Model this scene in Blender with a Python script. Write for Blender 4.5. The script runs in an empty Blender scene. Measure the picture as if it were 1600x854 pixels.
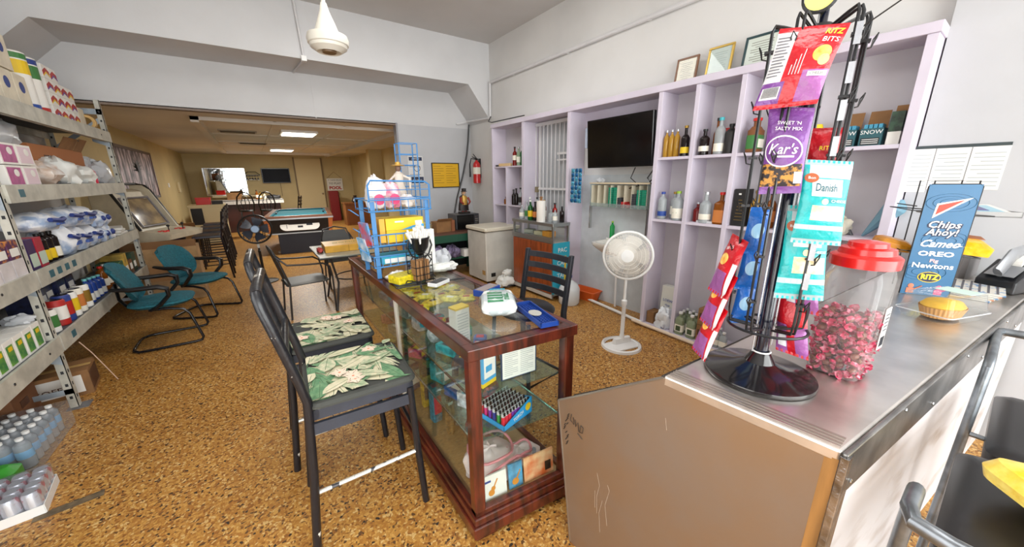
import bpy, bmesh, math, random
from mathutils import Vector, Matrix
random.seed(7)
PI = math.pi
SC = bpy.context.scene
COL = SC.collection
# ------------------------------------------------------------ camera
def make_camera():
    f, yaw, pit, rol = 558.8, math.radians(35.127), math.radians(15.008), math.radians(-0.659)
    cy, sy, cp, sp = math.cos(yaw), math.sin(yaw), math.cos(pit), math.sin(pit)
    d = Vector((sy*cp, cy*cp, -sp)); r = Vector((cy, -sy, 0)); u = r.cross(d)
    cr, sr = math.cos(rol), math.sin(rol)
    r, u = cr*r + sr*u, -sr*r + cr*u
    cam = bpy.data.cameras.new('camera'); o = bpy.data.objects.new('camera', cam); COL.objects.link(o)
    cam.sensor_width = 36; cam.lens = f/1600*36; cam.clip_start = 0.02; cam.clip_end = 200
    m = Matrix((r, u, -d)).transposed().to_4x4(); m.translation = Vector((0, 0, 1.6))
    o.matrix_world = m; SC.camera = o
make_camera()
# ------------------------------------------------------------ world, lights, exposure
W = bpy.data.worlds.new('sky'); SC.world = W; W.use_nodes = True
W.node_tree.nodes['Background'].inputs[0].default_value = (0.93, 0.97, 1.0, 1)
W.node_tree.nodes['Background'].inputs[1].default_value = 3.0
SC.view_settings.view_transform = 'Standard'; SC.view_settings.look = 'None'
SC.view_settings.gamma = 1; SC.view_settings.use_curve_mapping = False
SC.view_settings.exposure = 0.02
SC.cycles.transparent_max_bounces = 40; SC.cycles.max_bounces = 10; SC.cycles.diffuse_bounces = 5; SC.cycles.glossy_bounces = 4
def area(name, loc, rot, sx, sy, power, col=(1, 1, 1), spread=PI):
    l = bpy.data.lights.new(name, 'AREA'); l.shape = 'RECTANGLE'; l.size = sx; l.size_y = sy; l.energy = power
    l.color = col; l.spread = spread
    o = bpy.data.objects.new(name, l); COL.objects.link(o); o.location = loc; o.rotation_euler = rot
    return o
area('shopfront_daylight', (0.9, -2.9, 1.75), (PI/2, 0, 0), 5.0, 2.9, 235, (1.0, 0.99, 0.97))
area('left_side_fill', (-1.72, 0.6, 1.3), (PI/2, 0, -PI/2), 2.2, 2.2, 55, (1.0, 0.99, 0.97))  # unseen fill lamp just inside the solid left wall, no door is built
area('front_ceiling_fill', (0.4, 0.3, 3.7), (0, 0, 0), 1.2, 1.2, 34, (1.0, 0.98, 0.95))  # fill lamp added under the shop ceiling near the camera, no fixture there
area('front_ceiling_fill', (1.3, 3.6, 3.7), (0, 0, 0), 1.6, 1.6, 52, (1.0, 0.98, 0.95))  # second added ceiling fill, deeper in the shop, also without a fixture
area('back_room_panel_light', (0.93, 8.68, 2.40), (0, 0, 0), 0.55, 0.55, 62, (1.0, 0.97, 0.9))
area('back_room_panel_light', (0.93, 13.5, 2.40), (0, 0, 0), 0.55, 0.55, 95, (1.0, 0.97, 0.9))
# ------------------------------------------------------------ materials
def lin(c):
    def g(v):
        v = v/255.0
        return v/12.92 if v <= 0.04045 else ((v+0.055)/1.055)**2.4
    return (g(c[0]), g(c[1]), g(c[2]), 1.0)
MATS = {}
def mat(name, c=(200, 200, 200), rough=0.55, metal=0.0, spec=0.5, emit=None, es=1.0, noise=0.0, nscale=8.0, bump=0.0, bscale=60.0, c2=None, alpha=None, coat=0.0, stretch=None, lo=0.35, hi=0.65, detail=4.0):
    """principled material; noise mixes c towards c2 (or a darker tone) with a procedural noise, bump adds relief"""
    if name in MATS: return MATS[name]
    m = bpy.data.materials.new(name); m.use_nodes = True; nt = m.node_tree; b = nt.nodes['Principled BSDF']
    b.inputs['Base Color'].default_value = lin(c); b.inputs['Roughness'].default_value = rough
    b.inputs['Metallic'].default_value = metal; b.inputs['Specular IOR Level'].default_value = spec
    if coat: b.inputs['Coat Weight'].default_value = coat; b.inputs['Coat Roughness'].default_value = 0.12
    if emit: b.inputs['Emission Color'].default_value = lin(emit); b.inputs['Emission Strength'].default_value = es
    if noise or c2 or bump:
        tc = nt.nodes.new('ShaderNodeTexCoord'); src = tc.outputs['Object']
        if stretch:
            mp = nt.nodes.new('ShaderNodeMapping'); mp.inputs['Scale'].default_value = stretch
            nt.links.new(src, mp.inputs['Vector']); src = mp.outputs['Vector']
    if noise or c2:
        n = nt.nodes.new('ShaderNodeTexNoise'); n.inputs['Scale'].default_value = nscale; n.inputs['Detail'].default_value = detail
        nt.links.new(src, n.inputs['Vector'])
        r = nt.nodes.new('ShaderNodeValToRGB'); r.color_ramp.elements[0].position = lo; r.color_ramp.elements[1].position = hi
        r.color_ramp.elements[0].color = lin(c); k = 1-noise
        r.color_ramp.elements[1].color = lin(c2) if c2 else lin(tuple(v*k for v in c))
        nt.links.new(n.outputs['Fac'], r.inputs['Fac']); nt.links.new(r.outputs['Color'], b.inputs['Base Color'])
    if bump:
        n = nt.nodes.new('ShaderNodeTexNoise'); n.inputs['Scale'].default_value = bscale; n.inputs['Detail'].default_value = 3
        nt.links.new(src, n.inputs['Vector'])
        bp = nt.nodes.new('ShaderNodeBump'); bp.inputs['Strength'].default_value = bump; bp.inputs['Distance'].default_value = 0.01
        nt.links.new(n.outputs['Fac'], bp.inputs['Height']); nt.links.new(bp.outputs['Normal'], b.inputs['Normal'])
    MATS[name] = m; return m
def glass(name, c=(235, 245, 245), t=0.85, rough=0.03, body=0.0):
    """thin clear sheet or shell: lets light through and mirrors at grazing angles"""
    if name in MATS: return MATS[name]
    m = bpy.data.materials.new(name); m.use_nodes = True; nt = m.node_tree
    for n in list(nt.nodes): nt.nodes.remove(n)
    out = nt.nodes.new('ShaderNodeOutputMaterial'); tr = nt.nodes.new('ShaderNodeBsdfTransparent'); tr.inputs[0].default_value = lin(c)
    gl = nt.nodes.new('ShaderNodeBsdfGlossy'); gl.inputs['Roughness'].default_value = rough; gl.inputs[0].default_value = (1, 1, 1, 1)
    lw = nt.nodes.new('ShaderNodeLayerWeight'); lw.inputs['Blend'].default_value = 0.5
    pw = nt.nodes.new('ShaderNodeMath'); pw.operation = 'POWER'; pw.inputs[1].default_value = 4.0; nt.links.new(lw.outputs['Facing'], pw.inputs[0])
    fr = nt.nodes.new('ShaderNodeMath'); fr.operation = 'MULTIPLY_ADD'; fr.inputs[1].default_value = 0.62; fr.inputs[2].default_value = 0.025; nt.links.new(pw.outputs[0], fr.inputs[0])
    mx = nt.nodes.new('ShaderNodeMixShader'); nt.links.new(fr.outputs[0], mx.inputs[0])
    first = tr.outputs[0]
    if t < 1:
        df = nt.nodes.new('ShaderNodeBsdfDiffuse'); df.inputs[0].default_value = lin(c)
        m2 = nt.nodes.new('ShaderNodeMixShader'); m2.inputs[0].default_value = 1-t
        nt.links.new(tr.outputs[0], m2.inputs[1]); nt.links.new(df.outputs[0], m2.inputs[2]); first = m2.outputs[0]
    nt.links.new(first, mx.inputs[1]); nt.links.new(gl.outputs[0], mx.inputs[2]); nt.links.new(mx.outputs[0], out.inputs['Surface'])
    MATS[name] = m; return m
def floor_material():
    m = bpy.data.materials.new('ochre terrazzo'); m.use_nodes = True; nt = m.node_tree; b = nt.nodes['Principled BSDF']
    tc = nt.nodes.new('ShaderNodeTexCoord')
    v = nt.nodes.new('ShaderNodeTexVoronoi'); v.inputs['Scale'].default_value = 95
    v2 = nt.nodes.new('ShaderNodeTexVoronoi'); v2.inputs['Scale'].default_value = 95; v2.feature = 'DISTANCE_TO_EDGE'
    wn = nt.nodes.new('ShaderNodeTexNoise'); wn.inputs['Scale'].default_value = 25
    mp = nt.nodes.new('ShaderNodeMixRGB'); mp.inputs[0].default_value = 0.03
    nt.links.new(tc.outputs['Object'], wn.inputs['Vector']); nt.links.new(tc.outputs['Object'], mp.inputs[1]); nt.links.new(wn.outputs['Color'], mp.inputs[2])
    for q in (v, v2): nt.links.new(mp.outputs[0], q.inputs['Vector'])
    sp = nt.nodes.new('ShaderNodeSeparateColor'); nt.links.new(v.outputs['Color'], sp.inputs[0])
    r = nt.nodes.new('ShaderNodeValToRGB'); r.color_ramp.interpolation = 'CONSTANT'
    cols = [(0, (184, 136, 66)), (.2, (202, 156, 82)), (.36, (166, 114, 50)), (.52, (212, 178, 116)), (.62, (178, 126, 56)), (.74, (142, 92, 40)), (.84, (194, 146, 70)), (.91, (96, 68, 42)), (.965, (50, 42, 36))]
    e = r.color_ramp.elements; e[0].position = 0; e[0].color = lin(cols[0][1]); e[1].position = cols[1][0]; e[1].color = lin(cols[1][1])
    for p, c in cols[2:]:
        x = e.new(p); x.color = lin(c)
    nt.links.new(sp.outputs[0], r.inputs['Fac'])
    er = nt.nodes.new('ShaderNodeValToRGB'); er.color_ramp.elements[0].position = 0.02; er.color_ramp.elements[1].position = 0.09
    er.color_ramp.elements[0].color = (0.35, 0.35, 0.35, 1)
    nt.links.new(v2.outputs['Distance'], er.inputs['Fac'])
    mg = nt.nodes.new('ShaderNodeMixRGB'); mg.inputs[0].default_value = 1; mg.inputs[1].default_value = lin((152, 104, 48))
    nt.links.new(er.outputs['Color'], mg.inputs[0]); nt.links.new(r.outputs['Color'], mg.inputs[2])
    big = nt.nodes.new('ShaderNodeTexNoise'); big.inputs['Scale'].default_value = 1.1; big.inputs['Detail'].default_value = 5
    nt.links.new(tc.outputs['Object'], big.inputs['Vector'])
    br = nt.nodes.new('ShaderNodeValToRGB'); br.color_ramp.elements[0].position = .3; br.color_ramp.elements[1].position = .7
    br.color_ramp.elements[0].color = (0.80, 0.74, 0.66, 1); br.color_ramp.elements[1].color = (1, 1, 1, 1)
    nt.links.new(big.outputs['Fac'], br.inputs['Fac'])
    mm = nt.nodes.new('ShaderNodeMixRGB'); mm.blend_type = 'MULTIPLY'; mm.inputs[0].default_value = 1
    nt.links.new(mg.outputs[0], mm.inputs[1]); nt.links.new(br.outputs['Color'], mm.inputs[2]); nt.links.new(mm.outputs[0], b.inputs['Base Color'])
    b.inputs['Roughness'].default_value = 0.42
    return m
# ------------------------------------------------------------ mesh builder
class MB:
    def __init__(s): s.v = []; s.f = []; s.m = []; s.M = Matrix()
    def at(s, loc=(0, 0, 0), rz=0, rx=0, ry=0):
        s.M = Matrix.Translation(loc) @ Matrix.Rotation(rz, 4, 'Z') @ Matrix.Rotation(ry, 4, 'Y') @ Matrix.Rotation(rx, 4, 'X'); return s
    def add(s, vs, fs, m=0):
        n = len(s.v); s.v += [s.M @ Vector(v) for v in vs]
        s.f += [tuple(i+n for i in f) for f in fs]
        s.m += (list(m) if isinstance(m, (list, tuple)) else [m]*len(fs)); return s
    def box(s, x0, y0, z0, x1, y1, z1, m=0, c=0.0):
        """box; c cuts a chamfer off the four vertical edges and the rims when given"""
        if c <= 0:
            vs = [(x0, y0, z0), (x1, y0, z0), (x1, y1, z0), (x0, y1, z0), (x0, y0, z1), (x1, y0, z1), (x1, y1, z1), (x0, y1, z1)]
            return s.add(vs, [(0, 3, 2, 1), (4, 5, 6, 7), (0, 1, 5, 4), (1, 2, 6, 5), (2, 3, 7, 6), (3, 0, 4, 7)], m)
        def ring(i, z):
            a, b_, e, g = x0+i, y0+i, x1-i, y1-i
            return [(a+c, b_, z), (e-c, b_, z), (e, b_+c, z), (e, g-c, z), (e-c, g, z), (a+c, g, z), (a, g-c, z), (a, b_+c, z)]
        vs = ring(c*.6, z0)+ring(0, z0+c*.6)+ring(0, z1-c*.6)+ring(c*.6, z1); fs = [tuple(range(7, -1, -1)), tuple(range(24, 32))]
        for k in range(3):
            for i in range(8): j = (i+1) % 8; fs.append((k*8+i, k*8+j, k*8+8+j, k*8+8+i))
        return s.add(vs, fs, m)
    def tube(s, pts, r, seg=8, m=0, closed=False, flat=1.0):
        pts = [Vector(p) for p in pts]; n = len(pts); rs = r if isinstance(r, (list, tuple)) else [r]*n
        vs = []; prev = None
        for i, p in enumerate(pts):
            if closed: t = pts[(i+1) % n]-pts[i-1]
            else: t = pts[min(i+1, n-1)]-pts[max(i-1, 0)]
            t.normalize()
            if prev is None:
                a = Vector((0, 0, 1)) if abs(t.z) < .9 else Vector((1, 0, 0)); u = t.cross(a).normalized()
            else: u = (prev-t*prev.dot(t)).normalized()
            prev = u; w = t.cross(u)
            for k in range(seg):
                an = 2*PI*k/seg; vs.append(p+rs[i]*(u*math.cos(an)+w*math.sin(an)*flat))
        fs = []
        for i in range(n if closed else n-1):
            j = (i+1) % n
            for k in range(seg): l = (k+1) % seg; fs.append((i*seg+k, i*seg+l, j*seg+l, j*seg+k))
        if not closed: fs += [tuple(range(seg-1, -1, -1)), tuple((n-1)*seg+k for k in range(seg))]
        return s.add(vs, fs, m)
    def lathe(s, prof, c=(0, 0, 0), seg=16, m=0, sx=1, sy=1, caps=True):
        """prof: list of (radius, z) bottom to top, optional third entry = material index of the band above"""
        vs = []; fs = []; ms = []
        for p in prof:
            for k in range(seg):
                a = 2*PI*k/seg; vs.append((c[0]+p[0]*math.cos(a)*sx, c[1]+p[0]*math.sin(a)*sy, c[2]+p[1]))
        for i in range(len(prof)-1):
            mi = prof[i][2] if len(prof[i]) > 2 else m
            for k in range(seg): l = (k+1) % seg; fs.append((i*seg+k, i*seg+l, (i+1)*seg+l, (i+1)*seg+k)); ms.append(mi)
        if caps:
            if prof[0][0] > 1e-5: fs.append(tuple(range(seg-1, -1, -1))); ms.append(m)
            if prof[-1][0] > 1e-5: fs.append(tuple((len(prof)-1)*seg+k for k in range(seg))); ms.append(m)
        return s.add(vs, fs, ms)
    def rlathe(s, prof, hx, hy, rad, c=(0, 0, 0), m=0, n=3, caps=True):
        """rounded-rectangle rings: prof = (inset, z[, material])"""
        def ring(ins):
            a, b_ = hx-ins, hy-ins; r = max(min(rad, a, b_)*.999, 1e-4); out = []
            for cx, cy, a0 in ((a-r, b_-r, 0), (-a+r, b_-r, PI/2), (-a+r, -b_+r, PI), (a-r, -b_+r, 1.5*PI)):
                for k in range(n+1): an = a0+PI/2*k/n; out.append((cx+r*math.cos(an), cy+r*math.sin(an)))
            return out
        L = 4*(n+1); vs = []; fs = []; ms = []
        for p in prof: vs += [(c[0]+x, c[1]+y, c[2]+p[1]) for x, y in ring(p[0])]
        for i in range(len(prof)-1):
            mi = prof[i][2] if len(prof[i]) > 2 else m
            for k in range(L): l = (k+1) % L; fs.append((i*L+k, i*L+l, (i+1)*L+l, (i+1)*L+k)); ms.append(mi)
        if caps: fs += [tuple(range(L-1, -1, -1)), tuple((len(prof)-1)*L+k for k in range(L))]; ms += [m, m]
        return s.add(vs, fs, ms)
    def ell(s, c, r, seg=12, rings=8, m=0):
        prof = [(math.sin(PI*i/rings), -math.cos(PI*i/rings)) for i in range(rings+1)]
        prof[0] = (0.001, -1); prof[-1] = (0.001, 1)
        vs = [(c[0]+p[0]*math.cos(2*PI*k/seg)*r[0], c[1]+p[0]*math.sin(2*PI*k/seg)*r[1], c[2]+p[1]*r[2]) for p in prof for k in range(seg)]
        fs = [(i*seg+k, i*seg+(k+1) % seg, (i+1)*seg+(k+1) % seg, (i+1)*seg+k) for i in range(rings) for k in range(seg)]
        return s.add(vs, fs, m)
    def lump(s, c, r, seed=0, amp=0.25, seg=18, rings=12, m=0, flat=True):
        """crumpled soft lump (bags, rags); sits on its base"""
        rg = random.Random(seed); ph = [(rg.uniform(1, 4), rg.uniform(1, 4), rg.uniform(0, 6), rg.uniform(0, 6)) for _ in range(6)]
        vs = []
        for i in range(rings+1):
            t = PI*i/rings
            for k in range(seg):
                a = 2*PI*k/seg; d = 1+amp*sum(math.sin(p[0]*a*1.0//1+round(p[0])*a+p[2])*math.sin(p[1]*t*1.5+p[3]) for p in ph)/3+rg.uniform(-amp, amp)*.25
                x, y, z = math.sin(t)*math.cos(a)*d, math.sin(t)*math.sin(a)*d, -math.cos(t)*d
                if flat: z = max(z, -0.72)+0.72
                vs.append((c[0]+x*r[0], c[1]+y*r[1], c[2]+z*r[2]*(.58 if flat else 1)))
        fs = [(i*seg+k, i*seg+(k+1) % seg, (i+1)*seg+(k+1) % seg, (i+1)*seg+k) for i in range(rings) for k in range(seg)]
        return s.add(vs, fs, m)
    def poly(s, pts, t, axis='z', m=0):
        """2-D outline extruded by t along axis; pts are 3-D points of the first face"""
        n = len(pts); d = {'x': Vector((t, 0, 0)), 'y': Vector((0, t, 0)), 'z': Vector((0, 0, t))}[axis] if isinstance(axis, str) else Vector(axis)*t
        a = [Vector(p) for p in pts]; b_ = [p+d for p in a]
        fs = [tuple(range(n)), tuple(range(2*n-1, n-1, -1))]+[(i, (i+1) % n, n+(i+1) % n, n+i) for i in range(n)]
        return s.add(a+b_, fs, m)
    def quad(s, a, b_, c, d, m=0): return s.add([a, b_, c, d], [(0, 1, 2, 3)], m)
    def build(s, name, mats, parent=None, smooth=False, bevel=0.0, loc=None):
        me = bpy.data.meshes.new(name); me.from_pydata([tuple(v) for v in s.v], [], s.f)
        mats = mats if isinstance(mats, (list, tuple)) else [mats]
        for mm in mats: me.materials.append(mm)
        me.polygons.foreach_set('material_index', [min(i, len(mats)-1) for i in s.m])
        bm = bmesh.new(); bm.from_mesh(me); bmesh.ops.recalc_face_normals(bm, faces=bm.faces); bm.to_mesh(me); bm.free()
        if smooth:
            me.polygons.foreach_set('use_smooth', [True]*len(me.polygons))
            me.set_sharp_from_angle(angle=math.radians(38))
        me.update()
        o = bpy.data.objects.new(name, me); COL.objects.link(o)
        if parent: o.parent = parent
        if loc is not None: o.location = loc
        if bevel:
            md = o.modifiers.new('bevel', 'BEVEL'); md.width = bevel; md.segments = 2; md.limit_method = 'ANGLE'; md.angle_limit = math.radians(50)
        return o
def tag(o, label, cat=None, group=None, kind=None):
    if label: o['label'] = label
    if cat: o['category'] = cat
    if group: o['group'] = group
    if kind: o['kind'] = kind
    return o
def T(name, label, cat, loc=(0, 0, 0), rz=0, group=None):
    o = bpy.data.objects.new(name, None); COL.objects.link(o); o.location = loc; o.rotation_euler = (0, 0, rz); o.empty_display_size = .1
    return tag(o, label, cat, group)
def S(o): o['kind'] = 'structure'; return o
def kids(o): return [c for c in list(SC.collection.objects) if c.parent == o]
def dup(o, label=None, loc=None, rz=None, parent=None, group=None):
    c = o.copy(); COL.objects.link(c)
    if parent: c.parent = parent
    if loc is not None: c.location = loc
    if rz is not None: c.rotation_euler = (0, 0, rz)
    if label: c['label'] = label
    if group: c['group'] = group
    for k in kids(o): dup(k, parent=c)
    return c
def text(s, size, mtl, parent, loc, rot=(0, 0, 0), name='lettering', ext=0.0006, align='CENTER', fn=None, w=None, bold=0.0, shear=0.0, label=None):
    """lettering as a mesh; fn maps its flat points onto a curved surface"""
    cu = bpy.data.curves.new('t', 'FONT'); cu.body = s; cu.size = size; cu.extrude = 0 if fn else ext; cu.align_x = align; cu.align_y = 'CENTER'
    cu.resolution_u = 2; cu.offset = bold; cu.shear = shear
    t = bpy.data.objects.new('t', cu); COL.objects.link(t)
    dg = bpy.context.evaluated_depsgraph_get(); me = bpy.data.meshes.new_from_object(t.evaluated_get(dg)); bpy.data.objects.remove(t)
    me.name = name
    xs = [v.co.x for v in me.vertices]
    if w and xs:
        k = w/(max(xs)-min(xs))
        for v in me.vertices: v.co.x *= k
    if fn:
        for v in me.vertices: v.co = fn(v.co.x, v.co.y)
    me.materials.clear(); me.materials.append(mtl)
    o = bpy.data.objects.new(name, me); COL.objects.link(o); o.parent = parent
    if not fn: o.location = loc; o.rotation_euler = rot
    if label: o['label'] = label
    return o
ORD = ['first', 'second', 'third', 'fourth', 'fifth', 'sixth', 'seventh', 'eighth', 'ninth', 'tenth', 'eleventh', 'twelfth', 'thirteenth', 'fourteenth', 'fifteenth', 'sixteenth']
white = mat('white paint', (214, 213, 214), .6, noise=.05, nscale=3, bump=.04, bscale=90)
black = mat('black plastic', (18, 18, 20), .4)
blackm = mat('black metal', (22, 22, 25), .35, noise=.2)
steel = mat('stainless steel', (170, 165, 160), .28, 1.0, bump=.05, bscale=12, noise=.12, nscale=3)
chrome = mat('chrome', (200, 200, 200), .15, 1.0)
lilac = mat('lilac painted board', (208, 200, 214), .55, noise=.05, nscale=2.5)
paper = mat('white paper', (232, 230, 224), .7)
ink = mat('printed ink', (40, 42, 50), .7)
wood = mat('dark varnished wood', (98, 38, 23), .3, noise=.5, nscale=6, stretch=(6, 1, 1), coat=.3)
card = mat('brown cardboard', (150, 108, 66), .8, noise=.15, nscale=6)
cardd = mat('cardboard inside', (120, 84, 50), .85)
red = mat('red plastic', (206, 34, 30), .35)
clear = glass('clear plastic', (240, 244, 245), .93, .06)
clearb = glass('clear crumpled plastic bag', (225, 228, 232), .45, .2)
pane = glass('window glass', (249, 252, 251), 1.0, .015)
white2 = mat('white plastic', (228, 228, 226), .4)
# ============================================================ the room
XL, XR, YF, YB, YP, YE = -1.8, 3.6, -3.0, 5.72, 6.47, 17.0
H1, H2 = 3.75, 2.52
wallm = mat('white wall paint', (206, 206, 207), .65, noise=.035, nscale=1.5, bump=.05, bscale=40)
wallg = mat('pale grey wall paint', (190, 191, 194), .65, noise=.05, nscale=1.2, bump=.05, bscale=40)
wally = mat('yellow cream wall paint', (206, 187, 138), .65, noise=.08, nscale=1.0, bump=.04, bscale=30)
ceilm = mat('white ceiling paint', (200, 198, 196), .7, noise=.04, nscale=1.0, bump=.04, bscale=30)
ceily = mat('dull cream ceiling paint', (222, 214, 202), .7, noise=.08, nscale=.8)
S(MB().box(XL-.1, YF-.2, -.08, XR+.1, YE+.1, 0).build('floor', floor_material()))
S(MB().box(XL-.1, YF-.1, H1, XR+.1, YB+.02, H1+.1).build('ceiling', ceilm))
S(MB().box(XL-.1, YP+.02, H2, XR+.1, YE+.1, H2+.1).build('ceiling', ceily))
# left wall: white in the shop, cream in the back room; unbroken, the unseen side fill lamp hangs just inside it
S(MB().box(XL-.1, YF, 0, XL, YP, H1).build('wall_left', wallm))
S(MB().box(XL-.1, YP, 0, XL, YE, H2).build('wall_left', wally))
S(MB().box(XR, YF, 0, XR+.1, YP, H1).build('wall_right', mat('warm white wall paint', (214, 213, 211), .65, noise=.05, nscale=1.2, bump=.05, bscale=40)))
S(MB().box(XR, YP, 0, XR+.1, YE, H2).build('wall_right', wally))
S(MB().box(XL-.1, YE, 0, XR+.1, YE+.1, H2).build('wall_back', wally))
# shopfront behind the camera: low wall, head and posts around open daylight
S(MB().box(XL, YF-.1, 0, XR, YF, .25).box(XL, YF-.1, 3.2, XR, YF, H1).box(XL, YF-.1, .25, XL+.15, YF, 3.2).box(XR-.15, YF-.1, .25, XR, YF, 3.2).build('wall_front', wallm))
fr = S(MB().box(.85, YF-.08, .25, .93, YF-.02, 3.2).box(XL+.15, YF-.08, 2.3, XR-.15, YF-.02, 2.36).build('window_1', chrome))
MB().box(XL+.15, YF-.055, .25, XR-.15, YF-.05, 3.2).build('glass', pane, fr)
# pilaster and lighter band at the near end of the right wall
S(MB().box(3.5, -2.9, 0, XR, .47, H1).build('wall_right', wallg))
# beam with haunched ends, and the header wall behind it
b = MB()
out = [(XL, 3.75), (XL, 2.74), (-1.45, 3.095), (3.185, 3.095), (XR, 2.56), (XR, 3.75)]
b.poly([(x, YB, z) for x, z in out], YP-YB, 'y'); S(b.build('trim_1', wallm))
S(MB().box(XL, YP, H2-.015, XR, YP+.12, H1).build('wall_middle', wallm))
S(MB().box(2.19, YP, 0, XR, YP+.12, H2-.015).build('wall_middle', wallg))
S(MB().box(XL, YP, H2-.04, 2.19, YP+.13, H2-.005).build('trim_2', mat('brown trim', (120, 104, 92))))
S(MB().box(2.165, YP-.01, 0, 2.195, YP+.13, H2).build('trim_3', mat('grey trim', (150, 150, 156))))
# hairline joint in the header wall
S(MB().box(.955, YP-.006, 2.5, .968, YP, 3.09).build('trim_4', white))
# back-room ceiling: rectangular dropped border and joints, light panels, grilles
S(MB().box(-.58, 7.3, 2.44, -.48, 15.1, 2.52).box(2.5, 7.3, 2.44, 2.6, 16.1, 2.52).box(-.58, 15.0, 2.44, 2.6, 15.1, 2.52).box(-.58, 7.3, 2.47, 2.6, 7.36, 2.52).build('trim_5', ceily))
for y in (9.6, 11.4, 12.3): S(MB().box(-.48, y, 2.508, 2.5, y+.04, 2.52).build('trim_6', ceily))
S(MB().box(.45, 7.3, 2.508, .49, 15, 2.52).box(1.5, 7.3, 2.508, 1.54, 15, 2.52).build('trim_7', ceily))
tube_e = mat('lit diffuser', (255, 250, 235), .5, emit=(255, 248, 230), es=5.5)
for i, (y, nm) in enumerate(((8.68, 'lit ceiling panel nearer the shop, above the pool table end'), (13.5, 'lit ceiling panel farther back, above the bar stools'))):
    t = T('ceiling_light', nm, 'ceiling light', (.93, y, H2))
    MB().box(-.31, -.31, -.045, .31, .31, -.001).build('frame', white2, t)
    MB().box(-.28, -.28, -.06, .28, .28, -.045, c=.01).build('diffuser', tube_e, t)
for i, (x, y, nm) in enumerate(((-.05, 9.0, 'slatted ceiling grille left of the nearer light panel'), (.2, 11.6, 'slatted ceiling grille farther back, between the two light panels'))):
    t = T('ceiling_vent', nm, 'air vent', (x, y, H2)); MB().box(-.3, -.14, -.02, .3, .14, -.001).build('frame', mat('grille brown', (150, 136, 112)), t)
    g = MB()
    for k in range(7): g.at((0, -.11+k*.037, -.024), 0, .5).box(-.27, -.012, -.002, .27, .012, .002)
    g.build('slats', mat('grille dark', (92, 82, 66)), t)
# panelled door leaf and joints on the far wall
t = S(MB().box(1.52, YE-.04, 0, 2.44, YE, 2.41).build('door_1', mat('cream door', (214, 196, 150), .6)))
MB().lathe([(.02, 0), (.035, .02), (.035, .05), (.01, .06)], (0, 0, 0), 10).at().build('door_handle', chrome, t).matrix_local = Matrix.Translation((2.37, YE-.04, 1.05)) @ Matrix.Rotation(PI/2, 4, 'X')
MB().box(1.47, YE-.05, 0, 1.52, YE, 2.46).box(2.44, YE-.05, 0, 2.5, YE, 2.46).build('door_frame', mat('brown frame', (128, 108, 76)), t)
S(MB().box(.93, YE-.012, 1.0, .95, YE, 1.5).build('trim_8', mat('brown frame')))
# brown door on the far right side wall of the back room, with its frame
t = S(MB().box(XR-.05, 8.4, 0, XR, 9.3, 2.1).build('door_2', mat('dark brown door', (88, 36, 26), .5, noise=.2)))
MB().box(XR-.06, 8.32, 0, XR, 8.4, 2.18).box(XR-.06, 9.3, 0, XR, 9.38, 2.18).build('door_frame', mat('brown frame'), t)
S(MB().box(3.2, 12.4, 0, XR, 12.7, H2).build('trim_9', wally))
# cracked joint lines / dark repair strip in the terrazzo
S(MB().at((-1.0, 2.52, 0), .12).box(-.14, -.026, .0005, .10, .026, .0018).build('trim_10', mat('grey cement repair', (112, 96, 72), .7, noise=.35, nscale=20)))
# conduits
t = tag(MB().tube([(3.572, 1.0, 3.155), (3.572, 5.62, 3.155)], .026).tube([(3.57, 5.66, 3.17), (3.57, 5.68, 2.60)], .02).tube([(3.56, 5.70, 2.60), (3.5, 6.40, 2.62), (3.3, 6.44, 2.57)], .018)  .build('conduit', white, smooth=True), 'white surface conduit along the right wall and down the corner', 'pipe')
for y in (1.4, 2.6, 3.8, 5.0): MB().box(3.565, y-.015, 3.13, 3.599, y+.015, 3.18).build('clip', white2, t)
t = tag(MB().tube([(.775, 5.69, 3.74), (.80, 5.69, 3.10), (.80, 5.70, 3.075), (.74, 6.38, 3.075)], .014).build('conduit', white, smooth=True), 'thin white conduit down the face and underside of the beam', 'pipe')
MB().box(.77, 5.66, 3.06, .83, 5.74, 3.12).build('junction_box', white2, t)
tag(MB().tube([(3.56, 6.43, 2.58), (3.53, 6.43, 2.3), (3.49, 6.43, 2.05), (3.38, 6.43, 1.64), (3.23, 6.43, 1.22), (3.16, 6.42, .95), (3.12, 6.3, .80), (3.08, 5.9, .765)], .014, 6).build('power_cable', black, smooth=True), 'black cable running down the grey wall towards the microwave', 'cable')
tag(MB().tube([(3.57, 5.66, 2.62), (3.45, 5.55, 2.52), (3.36, 5.3, 2.47), (3.34, 4.4, 2.455)], .008, 6).build('power_cable', black, smooth=True), 'thin black cable lying along the lilac cabinet top near the corner', 'cable')
# ceiling fan motor on a down-rod
t = T('ceiling_fan', 'white ceiling fan motor hanging from a down-rod, without blades', 'ceiling fan', (.685, 3.5, 2.59))
cream = mat('cream enamel', (224, 220, 208), .4)
MB().lathe([(.016, .34), (.016, 1.16)], seg=12).lathe([(.016, 1.06), (.06, 1.10), (.065, 1.155), (.03, 1.16)], seg=20).build('down_rod', cream, t, smooth=True)
MB().lathe([(.095, .125), (.07, .2), (.035, .29), (.022, .345), (.0, .35)], seg=24).build('canopy', cream, t, smooth=True)
MB().lathe([(.05, .015), (.09, .0), (.135, .03), (.14, .05), (.15, .055), (.155, .09), (.145, .12), (.10, .135), (.0, .14)], seg=32).build('motor_housing', cream, t, smooth=True)
MB().lathe([(.0, -.003), (.05, -.003), (.055, .012), (.0, .016)], seg=20).build('hub_cap', mat('brown hub', (120, 96, 70), .4), t, smooth=True)
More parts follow.
